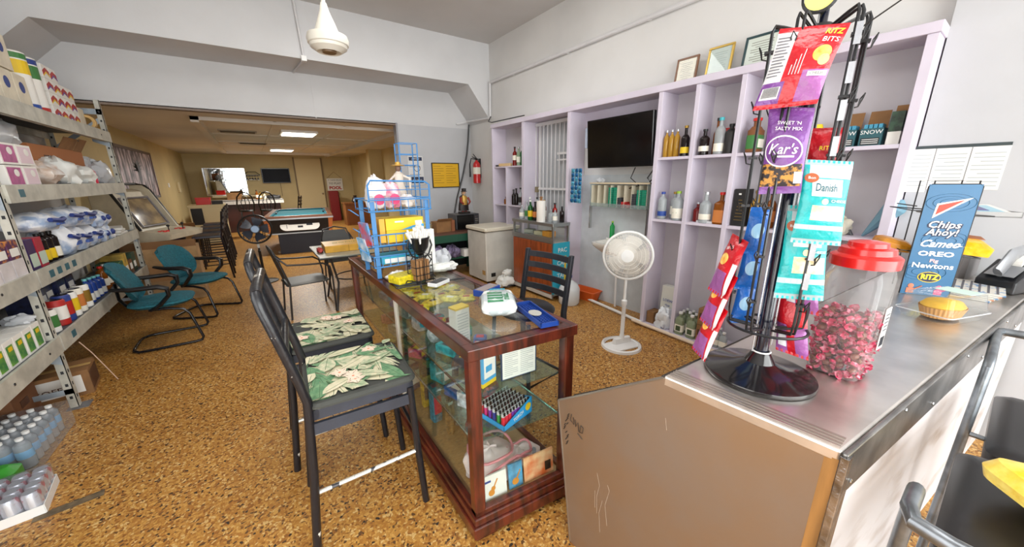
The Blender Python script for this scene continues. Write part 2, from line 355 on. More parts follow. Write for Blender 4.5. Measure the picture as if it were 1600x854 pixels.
# ============================================================ lilac wall cabinet
X0, X1, ZT = 3.32, 3.595, 2.37
t = T('wall_cabinet', 'lilac open shelving cabinet running the whole right wall', 'shelving', (0, 0, 0))
MB().box(X0-.01, .47, ZT, X1, 5.27, ZT+.06).build('top_board', lilac, t, bevel=.004)
st = [(5.23, .035), (4.385, .055), (3.44, .05), (2.195, .045), (1.838, .04), (1.468, .04), (1.06, .04), (.478, .05)]
for y, w in st: MB().box(X0, y, .0, X1, y+w, ZT).build('upright', lilac, t, bevel=.003)
MB().box(X0, 4.845, .0, X1, 4.865, 1.755).build('upright', lilac, t)
MB().box(X0+.02, 4.44, 1.755, X1, 5.23, 1.775).build('shelf', lilac, t); MB().box(X0+.02, 4.865, 1.155, X1, 5.23, 1.175).build('shelf', lilac, t); MB().box(X0+.02, 4.44, 1.155, X1, 4.845, 1.175).build('shelf', lilac, t)
bays = [(1.878, 2.195), (1.508, 1.838), (1.10, 1.468), (.528, 1.06)]
for y0, y1 in bays:
    MB().box(X0+.003, y0, 1.75, X1, y1, 1.775).build('shelf', lilac, t)
    MB().box(X0+.003, y0, 1.15, X1, y1, 1.175).build('shelf', lilac, t)
    MB().box(X0-.03, y0, .0, X1, y1, .03).build('bottom_board', lilac, t)
backm = mat('grey cabinet back', (196, 192, 197), .65, noise=.05, nscale=2)
for y0, y1 in bays+[(4.44, 5.23)]: MB().box(X1-.012, y0, .03, X1, y1, ZT).build('back_panel', backm, t)
MB().box(X1-.012, 2.24, 2.2, X1, 3.44, ZT).build('back_panel', lilac, t)
# security grille with window beyond
t = T('security_grille', 'white barred security grille in the window bay of the lilac cabinet', 'grille', (3.54, 3.5, 0))
g = MB()
for k in range(11): g.tube([(0, .02+k*.085, .95), (0, .02+k*.085, 2.33)], .008, 6)
g.build('bars', white, t, smooth=True)
MB().box(-.01, 0, 1.42, .01, .88, 1.45).box(-.01, 0, 2.31, .01, .88, 2.35).box(-.01, 0, 1.9, .01, .4, 1.93).box(-.01, 0, 1.82, .01, .4, 1.84).build('rail', white, t)
MB().box(-.03, .80, 1.38, .02, .86, 1.46).build('lock_box', mat('tarnished brass', (150, 140, 110), .4, .6), t)
c = MB()
for k in range(16): c.tube([(-.02+.006*math.cos(a*PI/4), .79+.004*(k % 2), 1.36-k*.026+.016*math.sin(a*PI/4)) for a in range(8)], .003, 5, closed=True)
c.build('chain', chrome, t, smooth=True)
tag(MB().box(3.585, 3.6, .9, 3.598, 4.3, 2.3).build('window_shutter', mat('grey shutter', (176, 180, 184), .5)), 'pale grey shutter behind the barred grille', 'shutter')
# ============================================================ bottles
def liq(name, c, t=.55, r=.05): return glass(name, c, t, r)
G_clear = liq('clear bottle glass', (214, 220, 222), .62); G_amber = liq('amber liquor', (150, 84, 26), .35); G_gold = liq('golden liquor', (206, 160, 60), .4)
G_green = liq('green bottle glass', (30, 104, 48), .35); G_dark = liq('dark bottle glass', (30, 22, 22), .12); G_blue = liq('blue bottle glass', (40, 56, 150), .35); G_red = liq('red liquor', (130, 26, 24), .3)
lab_w = mat('cream label', (232, 228, 214), .6); lab_b = mat('black label', (26, 24, 24), .5); lab_y = mat('yellow label', (226, 190, 30), .5); lab_g = mat('green label', (60, 120, 60), .5)
lab_r = mat('red label', (176, 36, 30), .5); lab_bl = mat('blue label', (36, 70, 150), .5); lab_o = mat('orange brown label', (196, 120, 60), .5); cap_w = mat('white cap', (226, 226, 224), .4)
cap_g = mat('gold cap', (170, 136, 60), .35, .5); cap_k = mat('black cap', (24, 24, 26), .4); cap_t = mat('teal cap', (70, 180, 190), .4); cap_s = mat('silver cap', (190, 192, 196), .3, .7); cap_gr = mat('green cap', (150, 190, 60), .4)
def bottle(label, loc, h=.28, r=.037, glassm=G_clear, capm=cap_k, labm=lab_w, neck=.36, shape='round', group=None, name='bottle', lab=(.18, .48), rz=0, cat='bottle', shoulder=.14):
    hb = h*(1-neck); rn = r*.36; hn = h*.92
    o = MB()
    if shape == 'round':
        o.lathe([(r*.85, 0), (r, .006), (r, hb), (r*.93, hb+h*shoulder*.3), (r*.6, hb+h*shoulder*.8), (rn, hb+h*shoulder), (rn, hn), (rn*1.15, hn+.002)], seg=14)
        L = MB().lathe([(r*1.015, h*lab[0]), (r*1.02, h*lab[0]+.001), (r*1.02, h*lab[1]-.001), (r*1.015, h*lab[1])], seg=14, caps=False)
    else:
        hy = r*.62 if shape == 'flat' else r
        o.rlathe([(.004, 0), (0, .005), (0, hb), (r*.12, hb+h*.03), (min(r, hy)-rn*.98, hb+h*.11)], r, hy, r*.35)
        o.lathe([(rn, hb+h*.08), (rn, hn), (rn*1.15, hn+.002)], seg=10)
        L = MB().rlathe([(-.0008, h*lab[0]), (-.001, h*lab[1])], r, hy, r*.3, caps=False)
    b = tag(o.build(name, glassm, smooth=True, loc=loc), label, cat, group); b.rotation_euler = (0, 0, rz)
    MB().lathe([(rn*1.3, hn), (rn*1.3, h), (rn*.4, h+.001)], seg=10).build('cap', capm, b, smooth=True)
    if labm: L.build('label', labm, b, smooth=True)
    return b
U, LO, X = 1.775, 1.175, 3.40
P1 = 'on the upper shelf of the lilac cabinet, first bay right of the television'
for k, y in enumerate((2.16, 2.105, 2.05)):
    bottle('%s of three golden bottles with silver caps right of the television, upper shelf' % ORD[k], (X-.01, y, U), .25, .026, G_gold, cap_s, None, .3, group='golden bottles beside the television')
bottle('dark wine bottle with gold label right of the three golden bottles, upper shelf', (X-.03, 1.955, U), .27, .038, G_dark, cap_g, lab_y, .42, lab=(.1, .3))
bottle('dark short liquor bottle with cream label, leftmost in the second upper bay', (X-.03, 1.775, U), .22, .042, G_dark, cap_k, lab_w, .38, lab=(.15, .35))
bottle('tall slim brown bottle between short dark and clear bottles, second upper bay', (X+.05, 1.71, U), .31, .030, G_amber, cap_k, None, .45)
bottle('clear bottle with round red and white label and teal cap, second upper bay', (X-.03, 1.645, U), .30, .042, G_clear, cap_t, lab_w, .36, lab=(.08, .3))
tag(MB().box(3.45, 1.60, U, 3.52, 1.68, U+.22).build('spirit_carton', lab_r), 'thin red edged carton behind the clear teal-capped bottle', 'box')
bottle('black bottle with white stag emblem, rightmost in the second upper bay', (X-.02, 1.56, U), .24, .046, lab_b, cap_k, None, .3)
b = bottle('squat brown bottle in a jute cover with red top and green label, third upper bay', (X-.02, 1.37, U), .26, .068, mat('brown jute', (120, 72, 36), .6), red, lab_g, .36, 'flat', lab=(.1, .5))
MB().box(-.05, -.046, .035, .05, -.044, .10).build('label', lab_w, b)
# text on a few labels
b = bottle('clear bottle with blue cap and blue band label, leftmost on the lower shelf', (X-.03, 2.125, LO), .27, .042, G_clear, mat('blue cap', (30, 60, 150), .35), lab_bl, .3, lab=(.12, .3))
bottle('clear bottle with cork top behind and between blue-capped and yellow-capped bottles', (X+.05, 2.045, LO), .27, .038, G_clear, cap_g, lab_w, .36)
b = bottle('clear bottle with bright yellow green cap and white round label, lower shelf', (X-.03, 1.96, LO), .28, .050, G_clear, cap_gr, lab_w, .34, lab=(.08, .42))
text('Q', .05, lab_g, b, (-.047, 0, .075), (PI/2, 0, -PI/2))
bottle('small clear bottle with red liquor, leftmost in the second lower bay', (X+.02, 1.785, LO), .18, .038, G_red, cap_s, None, .4)
bottle('clear decanter bottle with round shoulders and stopper, second lower bay', (X-.03, 1.69, LO), .28, .052, G_clear, cap_s, lab_w, .42, lab=(.12, .3))
bottle('bottle with orange brown label and tall red cap, second lower bay', (X-.02, 1.56, LO), .28, .046, G_amber, red, lab_o, .36, 'square', lab=(.06, .45))
tag(MB().box(3.34, 1.60, LO, 3.44, 1.75, LO+.02, c=.004).build('phone', mat('pale phone', (200, 200, 204), .3)), 'slim pale box lying in front of the decanter bottle', 'box')
t = T('gift_box', 'tall black gift box with fine gold lettering and a white price tag', 'box', (3.40, 1.40, LO), .0)
MB().box(-.04, -.055, 0, .05, .055, .31).build('box', lab_b, t, bevel=.002)
g = MB()
for k in range(7): g.box(-.0412, -.03+k*.003, .05+k*.028, -.0402, .035-k*.003, .053+k*.028)
g.build('gold_print', cap_g, t); MB().box(-.0415, .0, .262, -.0402, .02, .275).build('price_tag', paper, t)
bottle('amber whisky bottle with gold cap right of the black gift box', (X-.0, 1.29, LO), .30, .042, G_gold, cap_g, lab_y, .36)
bottle('amber bottle half hidden behind the snack rack, third lower bay', (X+.02, 1.19, LO), .29, .036, G_amber, cap_k, lab_o, .36)
# near bay: sachet cartons and a glass
for k, (y, lb) in enumerate(((.81, 'dark teal sachet carton with kraft flap raised, left of two alike on the upper shelf'), (.68, 'dark teal sachet carton with kraft flap raised, right of two alike on the upper shelf'))):
    t = T('display_carton', lb, 'box', (3.42, y, U), 0, 'teal cartons with raised flaps')
    MB().box(-.05, -.055, 0, .06, .055, .11).build('carton', mat('teal carton', (36, 84, 92), .5), t)
    MB().at((.06, 0, .11), 0, 0, .25).box(0, -.05, 0, .004, .05, .12).build('flap', card, t)
    text('SNOW', .035, white2, t, (-.0515, 0, .085), (PI/2, 0, -PI/2)); MB().box(-.0512, -.045, .008, -.0502, .045, .05).build('label', lab_b, t)
    for q in range(3): MB().box(-.0517, -.04, .015+q*.012, -.0512, .04, .019+q*.012).build('print_line', white2, t)
    for q in range(4): MB().box(-.045, -.045+q*.023, .10, .05, -.027+q*.023, .135).build('sachet', mat('sachet blue', (60, 140, 170), .4), t)
t = T('display_carton', 'tall narrow carton with white base and green foliage print at the cabinet end', 'box', (3.42, .575, U))
MB().box(-.04, -.03, 0, .05, .03, .08).build('base', paper, t); MB().box(-.04, -.03, .08, .05, .03, .20).build('print', mat('dark green print', (50, 80, 60), .5, noise=.5, nscale=40), t); MB().at((.05, 0, .2), 0, 0, .2).box(0, -.03, 0, .003, .03, .045).build('flap', card, t)
tag(MB().lathe([(.028, 0), (.03, .01), (.03, .075), (.022, .08)], (3.40, .90, U), 14).build('snack_tub', mat('beige tub', (196, 166, 130), .5, noise=.3, nscale=30), smooth=True), 'small beige tub left of the teal cartons on the upper shelf', 'tub')
tag(MB().lathe([(.035, 0), (.037, .01), (.037, .15), (.03, .17)], (3.42, .99, U), 14).build('snack_can', lab_y, smooth=True), 'yellow can behind the snack rack on the upper shelf', 'can')
tag(MB().lathe([(.035, 0), (.037, .01), (.037, .17), (.02, .2)], (3.42, 1.085, U), 14).build('snack_can', lab_r, smooth=True), 'dark red can behind the snack rack on the upper shelf', 'can')
t = T('folded_umbrella', 'blue grey folded umbrella leaning in the near bay of the cabinet', 'umbrella', (3.45, .62, LO))
MB().at((0, 0, 0), 0, .55).lathe([(.006, 0), (.012, .02), (.06, .24), (.05, .27), (.005, .3)], seg=8).build('canopy', mat('blue grey cloth', (110, 150, 168), .6), t); MB().at((0, 0, 0), 0, -.5).tube([(0, .05, 0), (0, .05, .34)], .012).build('handle', mat('grey rubber', (90, 92, 96), .5), t, smooth=True)
for k, (y, c, s, lb) in enumerate(((.93, (206, 160, 60), 1, 'yellow plastic bag standing in the near lower bay'), (.83, (50, 60, 120), .8, 'dark blue rag bundle between the yellow bag and the white cloth'), (.74, (214, 208, 190), 1, 'off white crumpled cloth in the near lower bay'))):
    tag(MB().lump((3.44, y, LO), (.07, .055, .12*s), 30+k, .3).build('cloth_bundle', mat('bundle %d' % k, c, .7), smooth=True), lb, 'bundle')
# left bays by the corner
bottle('red brown bottle with white neck label on the top left shelf by the corner', (3.40, 4.72, 1.775), .28, .035, G_red, cap_k, lab_w, .36, lab=(.3, .55))
bottle('pale green clear bottle right of the red brown one, top left shelf', (3.40, 4.62, 1.775), .27, .033, liq('pale green glass', (176, 200, 170)), cap_s, lab_w, .36)
bottle('dark green bottle between the clear and the deep blue bottle', (3.42, 4.55, 1.775), .28, .034, G_green, cap_k, None, .36)
bottle('deep blue bottle at the right end of the top left shelf', (3.40, 4.485, 1.775), .27, .036, G_blue, cap_k, lab_bl, .36)
tag(MB().at((3.38, 4.95, 1.775), .2).box(-.03, -.13, 0, .03, .13, .045, c=.006).build('wooden_block', mat('light wood', (206, 176, 130), .6)), 'pale wooden block lying on the top left shelf', 'block')
tag(MB().box(3.34, 5.10, 1.775, 3.40, 5.18, 1.80).build('remote_control', black), 'black remote control beside the pale wooden block', 'remote control')
for y, h, g, lb in ((4.98, .12, G_amber, 'small amber bottle low on the second left shelf, nearest the corner'), (4.92, .26, G_clear, 'clear slim bottle beside the small amber one, second left shelf'), (4.76, .24, G_dark, 'dark wine-shaped bottle left of three on the second left shelf'), (4.69, .26, G_dark, 'tall dark bottle in the middle of the second left shelf'), (4.58, .27, G_clear, 'clear bottle with dark label at the right of the second left shelf'), (4.50, .22, G_red, 'short reddish bottle at the right end of the second left shelf')):
    bottle(lb, (3.40, y, 1.175), h, .034, g, cap_k, lab_b if h == .27 else None, .4)
# ============================================================ television and its bay
t = T('television', 'black flat television tilted forward in the cabinet bay over the sink', 'television', (3.40, 2.73, 1.70))
m = MB().at((0, 0, 0), 0, 0, .0)
MB().at((0, 0, 0), 0, 0, -.07).box(-.03, -.44, 0, .02, .44, .53, c=.006).build('screen_frame', mat('gloss black', (12, 12, 14), .25), t)
MB().at((0, 0, 0), 0, 0, -.07).box(-.0315, -.425, .02, -.0302, .425, .515).build('screen', mat('screen glass', (10, 9, 11), .12), t)
MB().box(.02, -.15, .18, .18, .15, .22).box(.12, -.1, .1, .18, .1, .42).build('wall_bracket', blackm, t)
tag(MB().tube([(3.42, 2.52, 1.69), (3.46, 2.60, 1.58), (3.48, 2.5, 1.5), (3.5, 2.66, 1.46)], .006, 6).build('television_cable', black, smooth=True), 'thin black cable hanging in a bend below the television', 'cable')
tag(MB().tube([(3.47, 2.32, 2.2), (3.45, 2.27, 2.26), (3.43, 2.245, 2.33), (3.43, 2.245, 2.368)], .006, 6).build('television_cable', black, smooth=True), 'black cable rising from the top corner of the television', 'cable')
tag(MB().tube([(3.4, 2.29, 1.72), (3.42, 2.25, 1.62), (3.42, 2.31, 1.52), (3.42, 2.36, 1.58), (3.42, 2.3, 1.66), (3.42, 2.26, 1.6), (3.42, 2.33, 1.54)], .007, 6).build('television_cable', black, smooth=True), 'black cable looped at the right corner of the television', 'cable')
tag(MB().box(3.37, 3.19, 1.93, 3.40, 3.23, 2.16, c=.004).build('speaker_bar', mat('pale blue grey', (170, 180, 200), .4)), 'pale grey plastic strip standing left of the television', 'box')
# wall panel below
S(MB().box(3.585, 2.24, 0, 3.598, 3.44, 1.62).build('trim_11', mat('pale panel', (198, 204, 208), .55, noise=.05)))
# cigarette rack
t = T('cigarette_rack', 'clear wall rack over the sink with stacked cigarette packets', 'rack', (3.46, 2.74, 1.25))
MB().box(-.05, -.40, -.006, .12, .40, 0).box(-.05, -.40, 0, -.046, .40, .04).box(-.05, -.404, 0, .12, -.40, .27).box(-.05, .40, 0, .12, .404, .27).build('shell', glass('clear acrylic', (228, 236, 236), .85, .05), t)
MB().box(-.05, -.42, .265, .12, .42, .28).build('top_rail', mat('beige rail', (206, 190, 160), .5), t)
g = MB()
for k in range(9): g.box(-.045, -.395+k*.0975, 0, .11, -.392+k*.0975, .25)
g.build('dividers', mat('cream divider', (220, 212, 190), .5), t)
MB().box(-.04, .405, -.28, .0, .415, 0).build('strap', chrome, t); MB().box(-.04, -.415, -.28, 0, -.405, 0).build('strap', chrome, t)
cg = mat('green cigarette packets', (20, 128, 100), .5); ck = mat('dark cigarette packets', (50, 54, 60), .5); cr = mat('red cigarette packets', (176, 40, 44), .5)
for y, n, mm, c in ((.10, 10, cg, 'green'), (.03, 10, cg, 'green'), (.0, 0, ck, ''), (-.03, 5, ck, 'dark grey'), (-.09, 3, cr, 'red'), (-.155, 2, cr, 'red'), (-.225, 7, ck, 'dark grey'), (-.29, 9, cg, 'green'), (-.355, 9, cg, 'green')):
    for k in range(n):
        tag(MB().box(-.035, -.028, 0, .05, .028, .021, c=.002).build('cigarette_packet', [mm, white2], loc=(3.455, 2.74+y, 1.2515+k*.0225)), '%s cigarette packet lying flat in a column of the rack over the sink' % c, 'packet', '%s packets in the cigarette rack' % c)
tag(MB().lump((3.45, 3.02, 1.53), (.04, .06, .05), 3, .3).build('plastic_bag', clearb, smooth=True), 'small crumpled clear bag on top of the cigarette rack', 'bag')
# sink
t = T('wall_sink', 'small white wall basin left of the white standing fan', 'sink', (3.42, 2.74, .84))
MB().rlathe([(.10, -.14), (.03, -.07), (0, -.03), (0, 0), (.025, .004), (.05, -.01), (.10, -.09), (.14, -.095)], .19, .22, .08, caps=False, n=4).build('basin', mat('sink ceramic', (222, 220, 214), .2, coat=.4), t, smooth=True)
MB().box(.10, -.22, -.12, .17, .22, .02, c=.01).build('back_ledge', mat('sink ceramic'), t, bevel=.006)
MB().tube([(.13, 0, .02), (.13, 0, .07), (.05, 0, .08), (.04, 0, .06)], .009).lathe([(.018, .0), (.02, .04), (0, .045)], (.13, .05, .02), 10).build('tap', chrome, t, smooth=True)
MB().tube([(.02, 0, -.12), (.02, 0, -.24), (.1, .02, -.30), (.12, .02, -.84)], .014).build('drain_pipe', white2, t, smooth=True)
bottle('green dish soap bottle standing on the back of the sink', (3.52, 2.86, .865), .21, .03, mat('green soap', (24, 140, 70), .25), cap_gr, None, .3, 'flat')
t = T('plastic_tub', 'orange red plastic tub on the floor under the sink', 'tub', (3.47, 3.20, 0), .1)
om = mat('orange plastic', (206, 92, 34), .45)
MB().rlathe([(.03, 0), (.0, .12), (-.012, .125), (-.012, .135), (.004, .135), (.03, .02), (.04, .012)], .10, .19, .03).build('body', om, t, smooth=True)
S(MB().tube([(3.30, 2.2, .03), (3.42, 3.1, .03)], .018).build('trim_12', white2, smooth=True))
S(MB().tube([(3.25, 1.30, .025), (3.27, 2.30, .035)], .018).build('trim_13', mat('ivory pipe', (224, 206, 184), .5), smooth=True))
tag(MB().box(3.30, 3.42, 0, 3.33, 3.47, .62).build('wooden_stick', mat('brown stick', (150, 110, 80), .6)), 'brown wooden slat leaning against the lilac upright left of the tub', 'slat')
# hanging strip of blue sachets
t = T('sachet_strip', 'strips of blue foil sachets hanging on the lilac upright left of the television', 'packets', (3.30, 3.27, 1.71))
bf = mat('blue foil', (24, 110, 170), .3, .3, noise=.5, nscale=60); bf2 = mat('light blue foil', (90, 180, 214), .3, .3, noise=.4, nscale=60)
for j in range(3):
    for k in range(8):
        s = MB(); z = -.012-k*.052
        s.ell((0, .07-j*.062+k*.002, z-.024), (.010, .029, .026), 8, 6, 0).box(-.001, .045-j*.062, z-.05, .001, .10-j*.062, z, 1)
        s.build('sachet', [bf if (k+j) % 3 else bf2, bf2], t, smooth=True)
# certificates leaning on the cabinet top
def leaning_frame(lb, y0, y1, h, fm, pm, mark):
    t = T('framed_certificate', lb, 'picture frame', (3.47, (y0+y1)/2, ZT+.06)); t.rotation_euler = (0, .17, 0); w = (y1-y0)/2; e = .018
    MB().box(0, -w, 0, .02, w, e).box(0, -w, h-e, .02, w, h).box(0, -w, e, .02, -w+e, h-e).box(0, w-e, e, .02, w, h-e).build('frame', fm, t, bevel=.003)
    MB().box(.008, -w+e, e, .014, w-e, h-e).build('sheet', pm, t); g = MB()
    for k in range(9):
        q = (w-.05)*(1 if k % 3 else .6); g.box(.0068, -q, h*.22+k*h*.07, .0078, q, h*.22+k*h*.07+.004)
    g.build('print', mark, t); MB().box(.003, -w+e, e, .005, w-e, h-e).build('glass', pane, t)
fade = mat('faded print', (130, 120, 110), .7)
leaning_frame('brown framed certificate on the cabinet top, leftmost of three', 1.99, 2.20, .24, mat('brown frame wood', (120, 84, 60), .4), mat('aged sheet', (216, 200, 184), .6), fade)
leaning_frame('gold framed certificate on the cabinet top, middle of three', 1.69, 1.905, .26, mat('gold frame', (196, 164, 84), .35, .6), mat('pale sheet', (206, 210, 208), .5), mat('pale print', (180, 184, 184), .6))
leaning_frame('dark green framed certificate on the cabinet top, rightmost of three', 1.345, 1.605, .26, mat('green frame', (34, 62, 66), .4), paper, fade)
# bottom compartments
t = T('paper_bag', 'pale paper bag with blue print standing at the bottom of the first bay', 'bag', (3.44, 2.0, .03))
MB().poly([(.0, -.09, 0), (0, .09, 0), (.02, .085, .43), (.02, -.085, .43)], .08, 'x').build('bag', mat('pale paper', (206, 206, 196), .7), t); text('LOEW', .04, lab_bl, t, (-.001, 0, .28), (PI/2, .05, -PI/2)); text('shop', .03, lab_bl, t, (-.001, 0, .23), (PI/2, .05, -PI/2))
tag(MB().lump((3.37, 1.98, .03), (.07, .085, .22), 11, .35).build('plastic_bag', mat('white translucent bag', (220, 224, 228), .4), smooth=True), 'crumpled white plastic bag in front of the paper bag', 'bag')
tag(MB().box(3.36, 2.10, .03, 3.5, 2.185, .16, c=.004).build('cardboard_piece', card), 'small brown carton beside the white bag at the cabinet foot', 'box')
gl = [(x, y) for x in (3.35, 3.43, 3.51) for y in (1.80, 1.74, 1.68)][:8]
for k, (x, y) in enumerate([(3.345, 1.79), (3.345, 1.67), (3.42, 1.80), (3.42, 1.735), (3.42, 1.67), (3.49, 1.80), (3.49, 1.735), (3.49, 1.67)]):
    nm = ('left of the two white-capped flask bottles in the front row', 'right of the two white-capped flask bottles in the front row')[k] if k < 2 else 'white-capped flask bottle in the back rows on the cabinet floor'
    b = bottle(nm, (x, y, .03), .24, .042 if k < 2 else .03, liq('olive flask glass', (150, 160, 130), .3), cap_w, lab_w, .34, 'flat', rz=PI/2, lab=(.14, .45), group=None if k < 2 else 'flask bottles behind the front pair')
    if k < 2:
        MB().box(-.024, -.0285, .042, .024, -.0275, .095).build('emblem', mat('olive print', (70, 84, 56), .6), b).rotation_euler = (0, 0, PI)
for z, k in ((.03, 0), (.20, 1)):
    t = T('carton', 'brown printed carton, %s of two stacked right of the flask bottles' % ('lower', 'upper')[k], 'box', (3.40, 1.565, z), 0)
    MB().box(-.06, -.052, 0, .07, .052, .165).build('box', card, t, bevel=.002); MB().box(-.061, -.04, .06, -.0602, .04, .12).build('label', mat('dark brown print', (84, 50, 30), .6), t)
for k, (x, y) in enumerate(((3.34, 1.43), (3.42, 1.43), (3.34, 1.36))): bottle(('clear jar-like bottle at the bottom of the third bay, %s' % ('front left', 'behind', 'front right')[k]), (x, y, .03), .17, .032, G_clear, cap_w, lab_w, .3, 'flat', rz=PI/2)
# ============================================================ white pedestal fan
t = T('pedestal_fan', 'white round pedestal fan standing in front of the sink', 'fan', (2.70, 2.0, 0), -0.98)
MB().lathe([(.185, 0), (.185, .02), (.17, .03)], seg=40, caps=False).build('base_ring', white2, t, smooth=True)
rg = MB()
prof = [(.155, .006), (.165, .026), (.185, .022), (.19, .0)]
rg.lathe(prof, seg=40, caps=False).build('base_rim', white2, t, smooth=True)
MB().at((0, 0, 0), PI/4).rlathe([(0, .002), (0, .014), (.02, .024), (.06, .045), (.075, .09)], .17, .095, .06).build('base_plate', white2, t, smooth=True)
MB().lathe([(.03, .05), (.022, .12), (.019, .13), (.019, .42), (.026, .43), (.026, .47), (.014, .48), (.014, .76), (.02, .78)], seg=16).build('pole', white2, t, smooth=True)
hd = T('x', None, None); hd.name = 'fan_head'; hd.parent = t; hd.location = (0, -.0, .90); hd.rotation_euler = (math.radians(-90+8), 0, 0)
# head axis: local +z points forward
hd.rotation_euler = (math.radians(90-6), 0, 0)
MB().lathe([(.05, -.16), (.075, -.15), (.08, -.06), (.05, -.05)], seg=20).build('motor', white2, hd, smooth=True)
MB().lathe([(.02, -.05), (.045, -.04), (.045, .0), (.01, .01)], seg=16).build('hub', white2, hd, smooth=True)
bl = MB()
for k in range(5):
    a = k*2*PI/5; p = []
    for r0, w, z0 in ((.04, .3, -.02), (.1, .5, -.015), (.17, .48, -.01), (.185, .25, -.01)): p.append((r0, w, z0))
    vs = []
    for r0, w, z0 in p: vs += [(r0*math.cos(a-w), r0*math.sin(a-w), z0-.012), (r0*math.cos(a+w), r0*math.sin(a+w), z0+.014)]
    bl.add(vs, [(0, 1, 3, 2), (2, 3, 5, 4), (4, 5, 7, 6)])
bl.build('blades', mat('ivory blade', (222, 219, 212), .45), hd, smooth=True)
R = .215; cg_ = MB()
for sgn, z0 in ((1, .0), (-1, -.03)):
    n = 120 if sgn > 0 else 50
    for k in range(n):
        a = 2*PI*k/n; pr = [(.055, .055), (.12, .052), (.18, .032), (R-.006, 0)]
        cg_.tube([(r0*math.cos(a), r0*math.sin(a), z0+sgn*zz) for r0, zz in pr], .0018, 3)
for r0, zz in ((.085, .054), (.12, .052), (.155, .043), (.185, .03)): cg_.tube([(r0*math.cos(2*PI*k/40), r0*math.sin(2*PI*k/40), zz) for k in range(40)], .0018, 4, closed=True)
cg_.build('grille', mat('ivory wire', (232, 228, 220), .35), hd)
MB().tube([(R*math.cos(2*PI*k/48), R*math.sin(2*PI*k/48), -.014) for k in range(48)], .013, 8, closed=True, flat=1.3).build('rim', white2, hd, smooth=True)
MB().lathe([(.057, .05), (.055, .06), (.0, .064)], seg=24).build('badge', white2, hd, smooth=True)
MB().box(-.03, -.05, -.16, .03, -.02, -.08, c=.006).build('knob', mat('brown knob', (70, 50, 40), .4), hd)
# ============================================================ display cabinet with bottles, freezer
t = T('bar_cabinet', 'small display cabinet with glass front and brown doors beside the freezer', 'cabinet', (3.02, 3.38, 0), 0)
al = mat('aluminium', (176, 178, 180), .35, .9)
c = MB()
for x in (0, .262):
    for y in (0, .84): MB().box(x, y, .03, x+.025, y+.025, 1.0).build('post', al, t)
MB().box(-.01, -.01, .99, .292, .88, 1.03, c=.004).box(-.01, -.01, .78, .0, .88, .84).build('top', al, t)
MB().box(.01, .02, .84, .28, .85, .845).box(.0, .02, .84, .004, .85, .99).build('glass', pane, t)
MB().box(.015, .015, .06, .28, .855, .78).box(-.01, 0, .04, .0, .865, .09).build('carcass', mat('pale carcass', (190, 186, 178), .5), t)
for y0, y1 in ((.02, .43), (.44, .85)): MB().box(-.012, y0, .1, .012, y1, .77, c=.003).build('door', mat('orange brown wood', (158, 76, 36), .35, noise=.25, nscale=4, stretch=(1, 5, 1)), t)
pz = T('poster', 'turquoise poster reading PAC CAN TAN on the side of the display cabinet', 'poster', (3.025, 3.365, .1)); tq = mat('turquoise print', (40, 160, 186), .5)
MB().box(-.01, 0, .0, .28, .006, .68).build('sheet', tq, pz)
for k, w_ in enumerate(('PAC', 'CAN', 'TAN')): text(w_, .085, paper, pz, (.15, -.002, .58-k*.17), (PI/2, 0, 0))
MB().box(.19, -.003, .02, .22, -.0005, .5).build('print', lab_y, pz)
for k, (x, y, h, r, g, cm, lm, lb) in enumerate(((3.10, 4.14, .19, .04, G_clear, cap_s, lab_w, 'squat clear bottle at the left end on top of the display cabinet'), (3.20, 4.08, .30, .03, G_clear, cap_w, None, 'clear bottle with tall white pourer on the display cabinet'), (3.10, 4.02, .26, .036, G_clear, cap_s, lab_g, 'clear bottle with pale green label left of the green bottle'), (3.08, 3.92, .27, .036, G_green, cap_w, lab_y, 'green bottle with yellow label on the display cabinet'), (3.10, 3.84, .25, .036, G_dark, cap_k, lab_o, 'dark bottle with orange label between green bottle and paper roll'), (3.22, 3.80, .27, .034, G_amber, cap_g, lab_w, 'amber bottle behind the paper roll'), (3.24, 3.60, .24, .034, G_red, cap_k, lab_w, 'reddish bottle right of the paper roll, rearmost'), (3.14, 3.56, .16, .036, G_clear, cap_s, None, 'small clear bottle right of the paper roll, in front'), (3.12, 3.46, .18, .03, G_clear, red, lab_w, 'clear bottle with red cap at the right end of the display cabinet'), (3.25, 3.47, .2, .03, G_dark, cap_k, None, 'small dark bottle at the right rear of the display cabinet'), (3.24, 3.97, .3, .034, G_clear, cap_k, lab_w, 'tall clear bottle at the rear behind the green bottle'))):
    bottle(lb, (x, y, 1.03), h, r, g, cm, lm, .38)
t = T('paper_towel_roll', 'white upright paper towel roll in the middle of the display cabinet top', 'paper roll', (3.07, 3.68, 1.03)); MB().lathe([(.058, 0), (.06, .005), (.06, .27), (.02, .275)], seg=24).build('roll', paper, t, smooth=True); MB().lathe([(.018, .27), (.018, .31), (.03, .315), (0, .33)], seg=12).build('core', card, t, smooth=True)
for k, (x, y, c_, lb) in enumerate(((3.10, 3.55, (206, 140, 50), 'orange packet in the glass section of the display cabinet'), (3.12, 3.75, (190, 180, 150), 'beige papers in the glass section of the display cabinet'), (3.12, 3.98, (160, 160, 150), 'grey carton in the glass section of the display cabinet'))):
    tag(MB().at((x, y, .846), .3*k).box(-.06, -.07, 0, .06, .07, .05+.02*(k == 0), c=.005).build('packet', mat('pk%d' % k, c_, .6)), lb, 'packet')
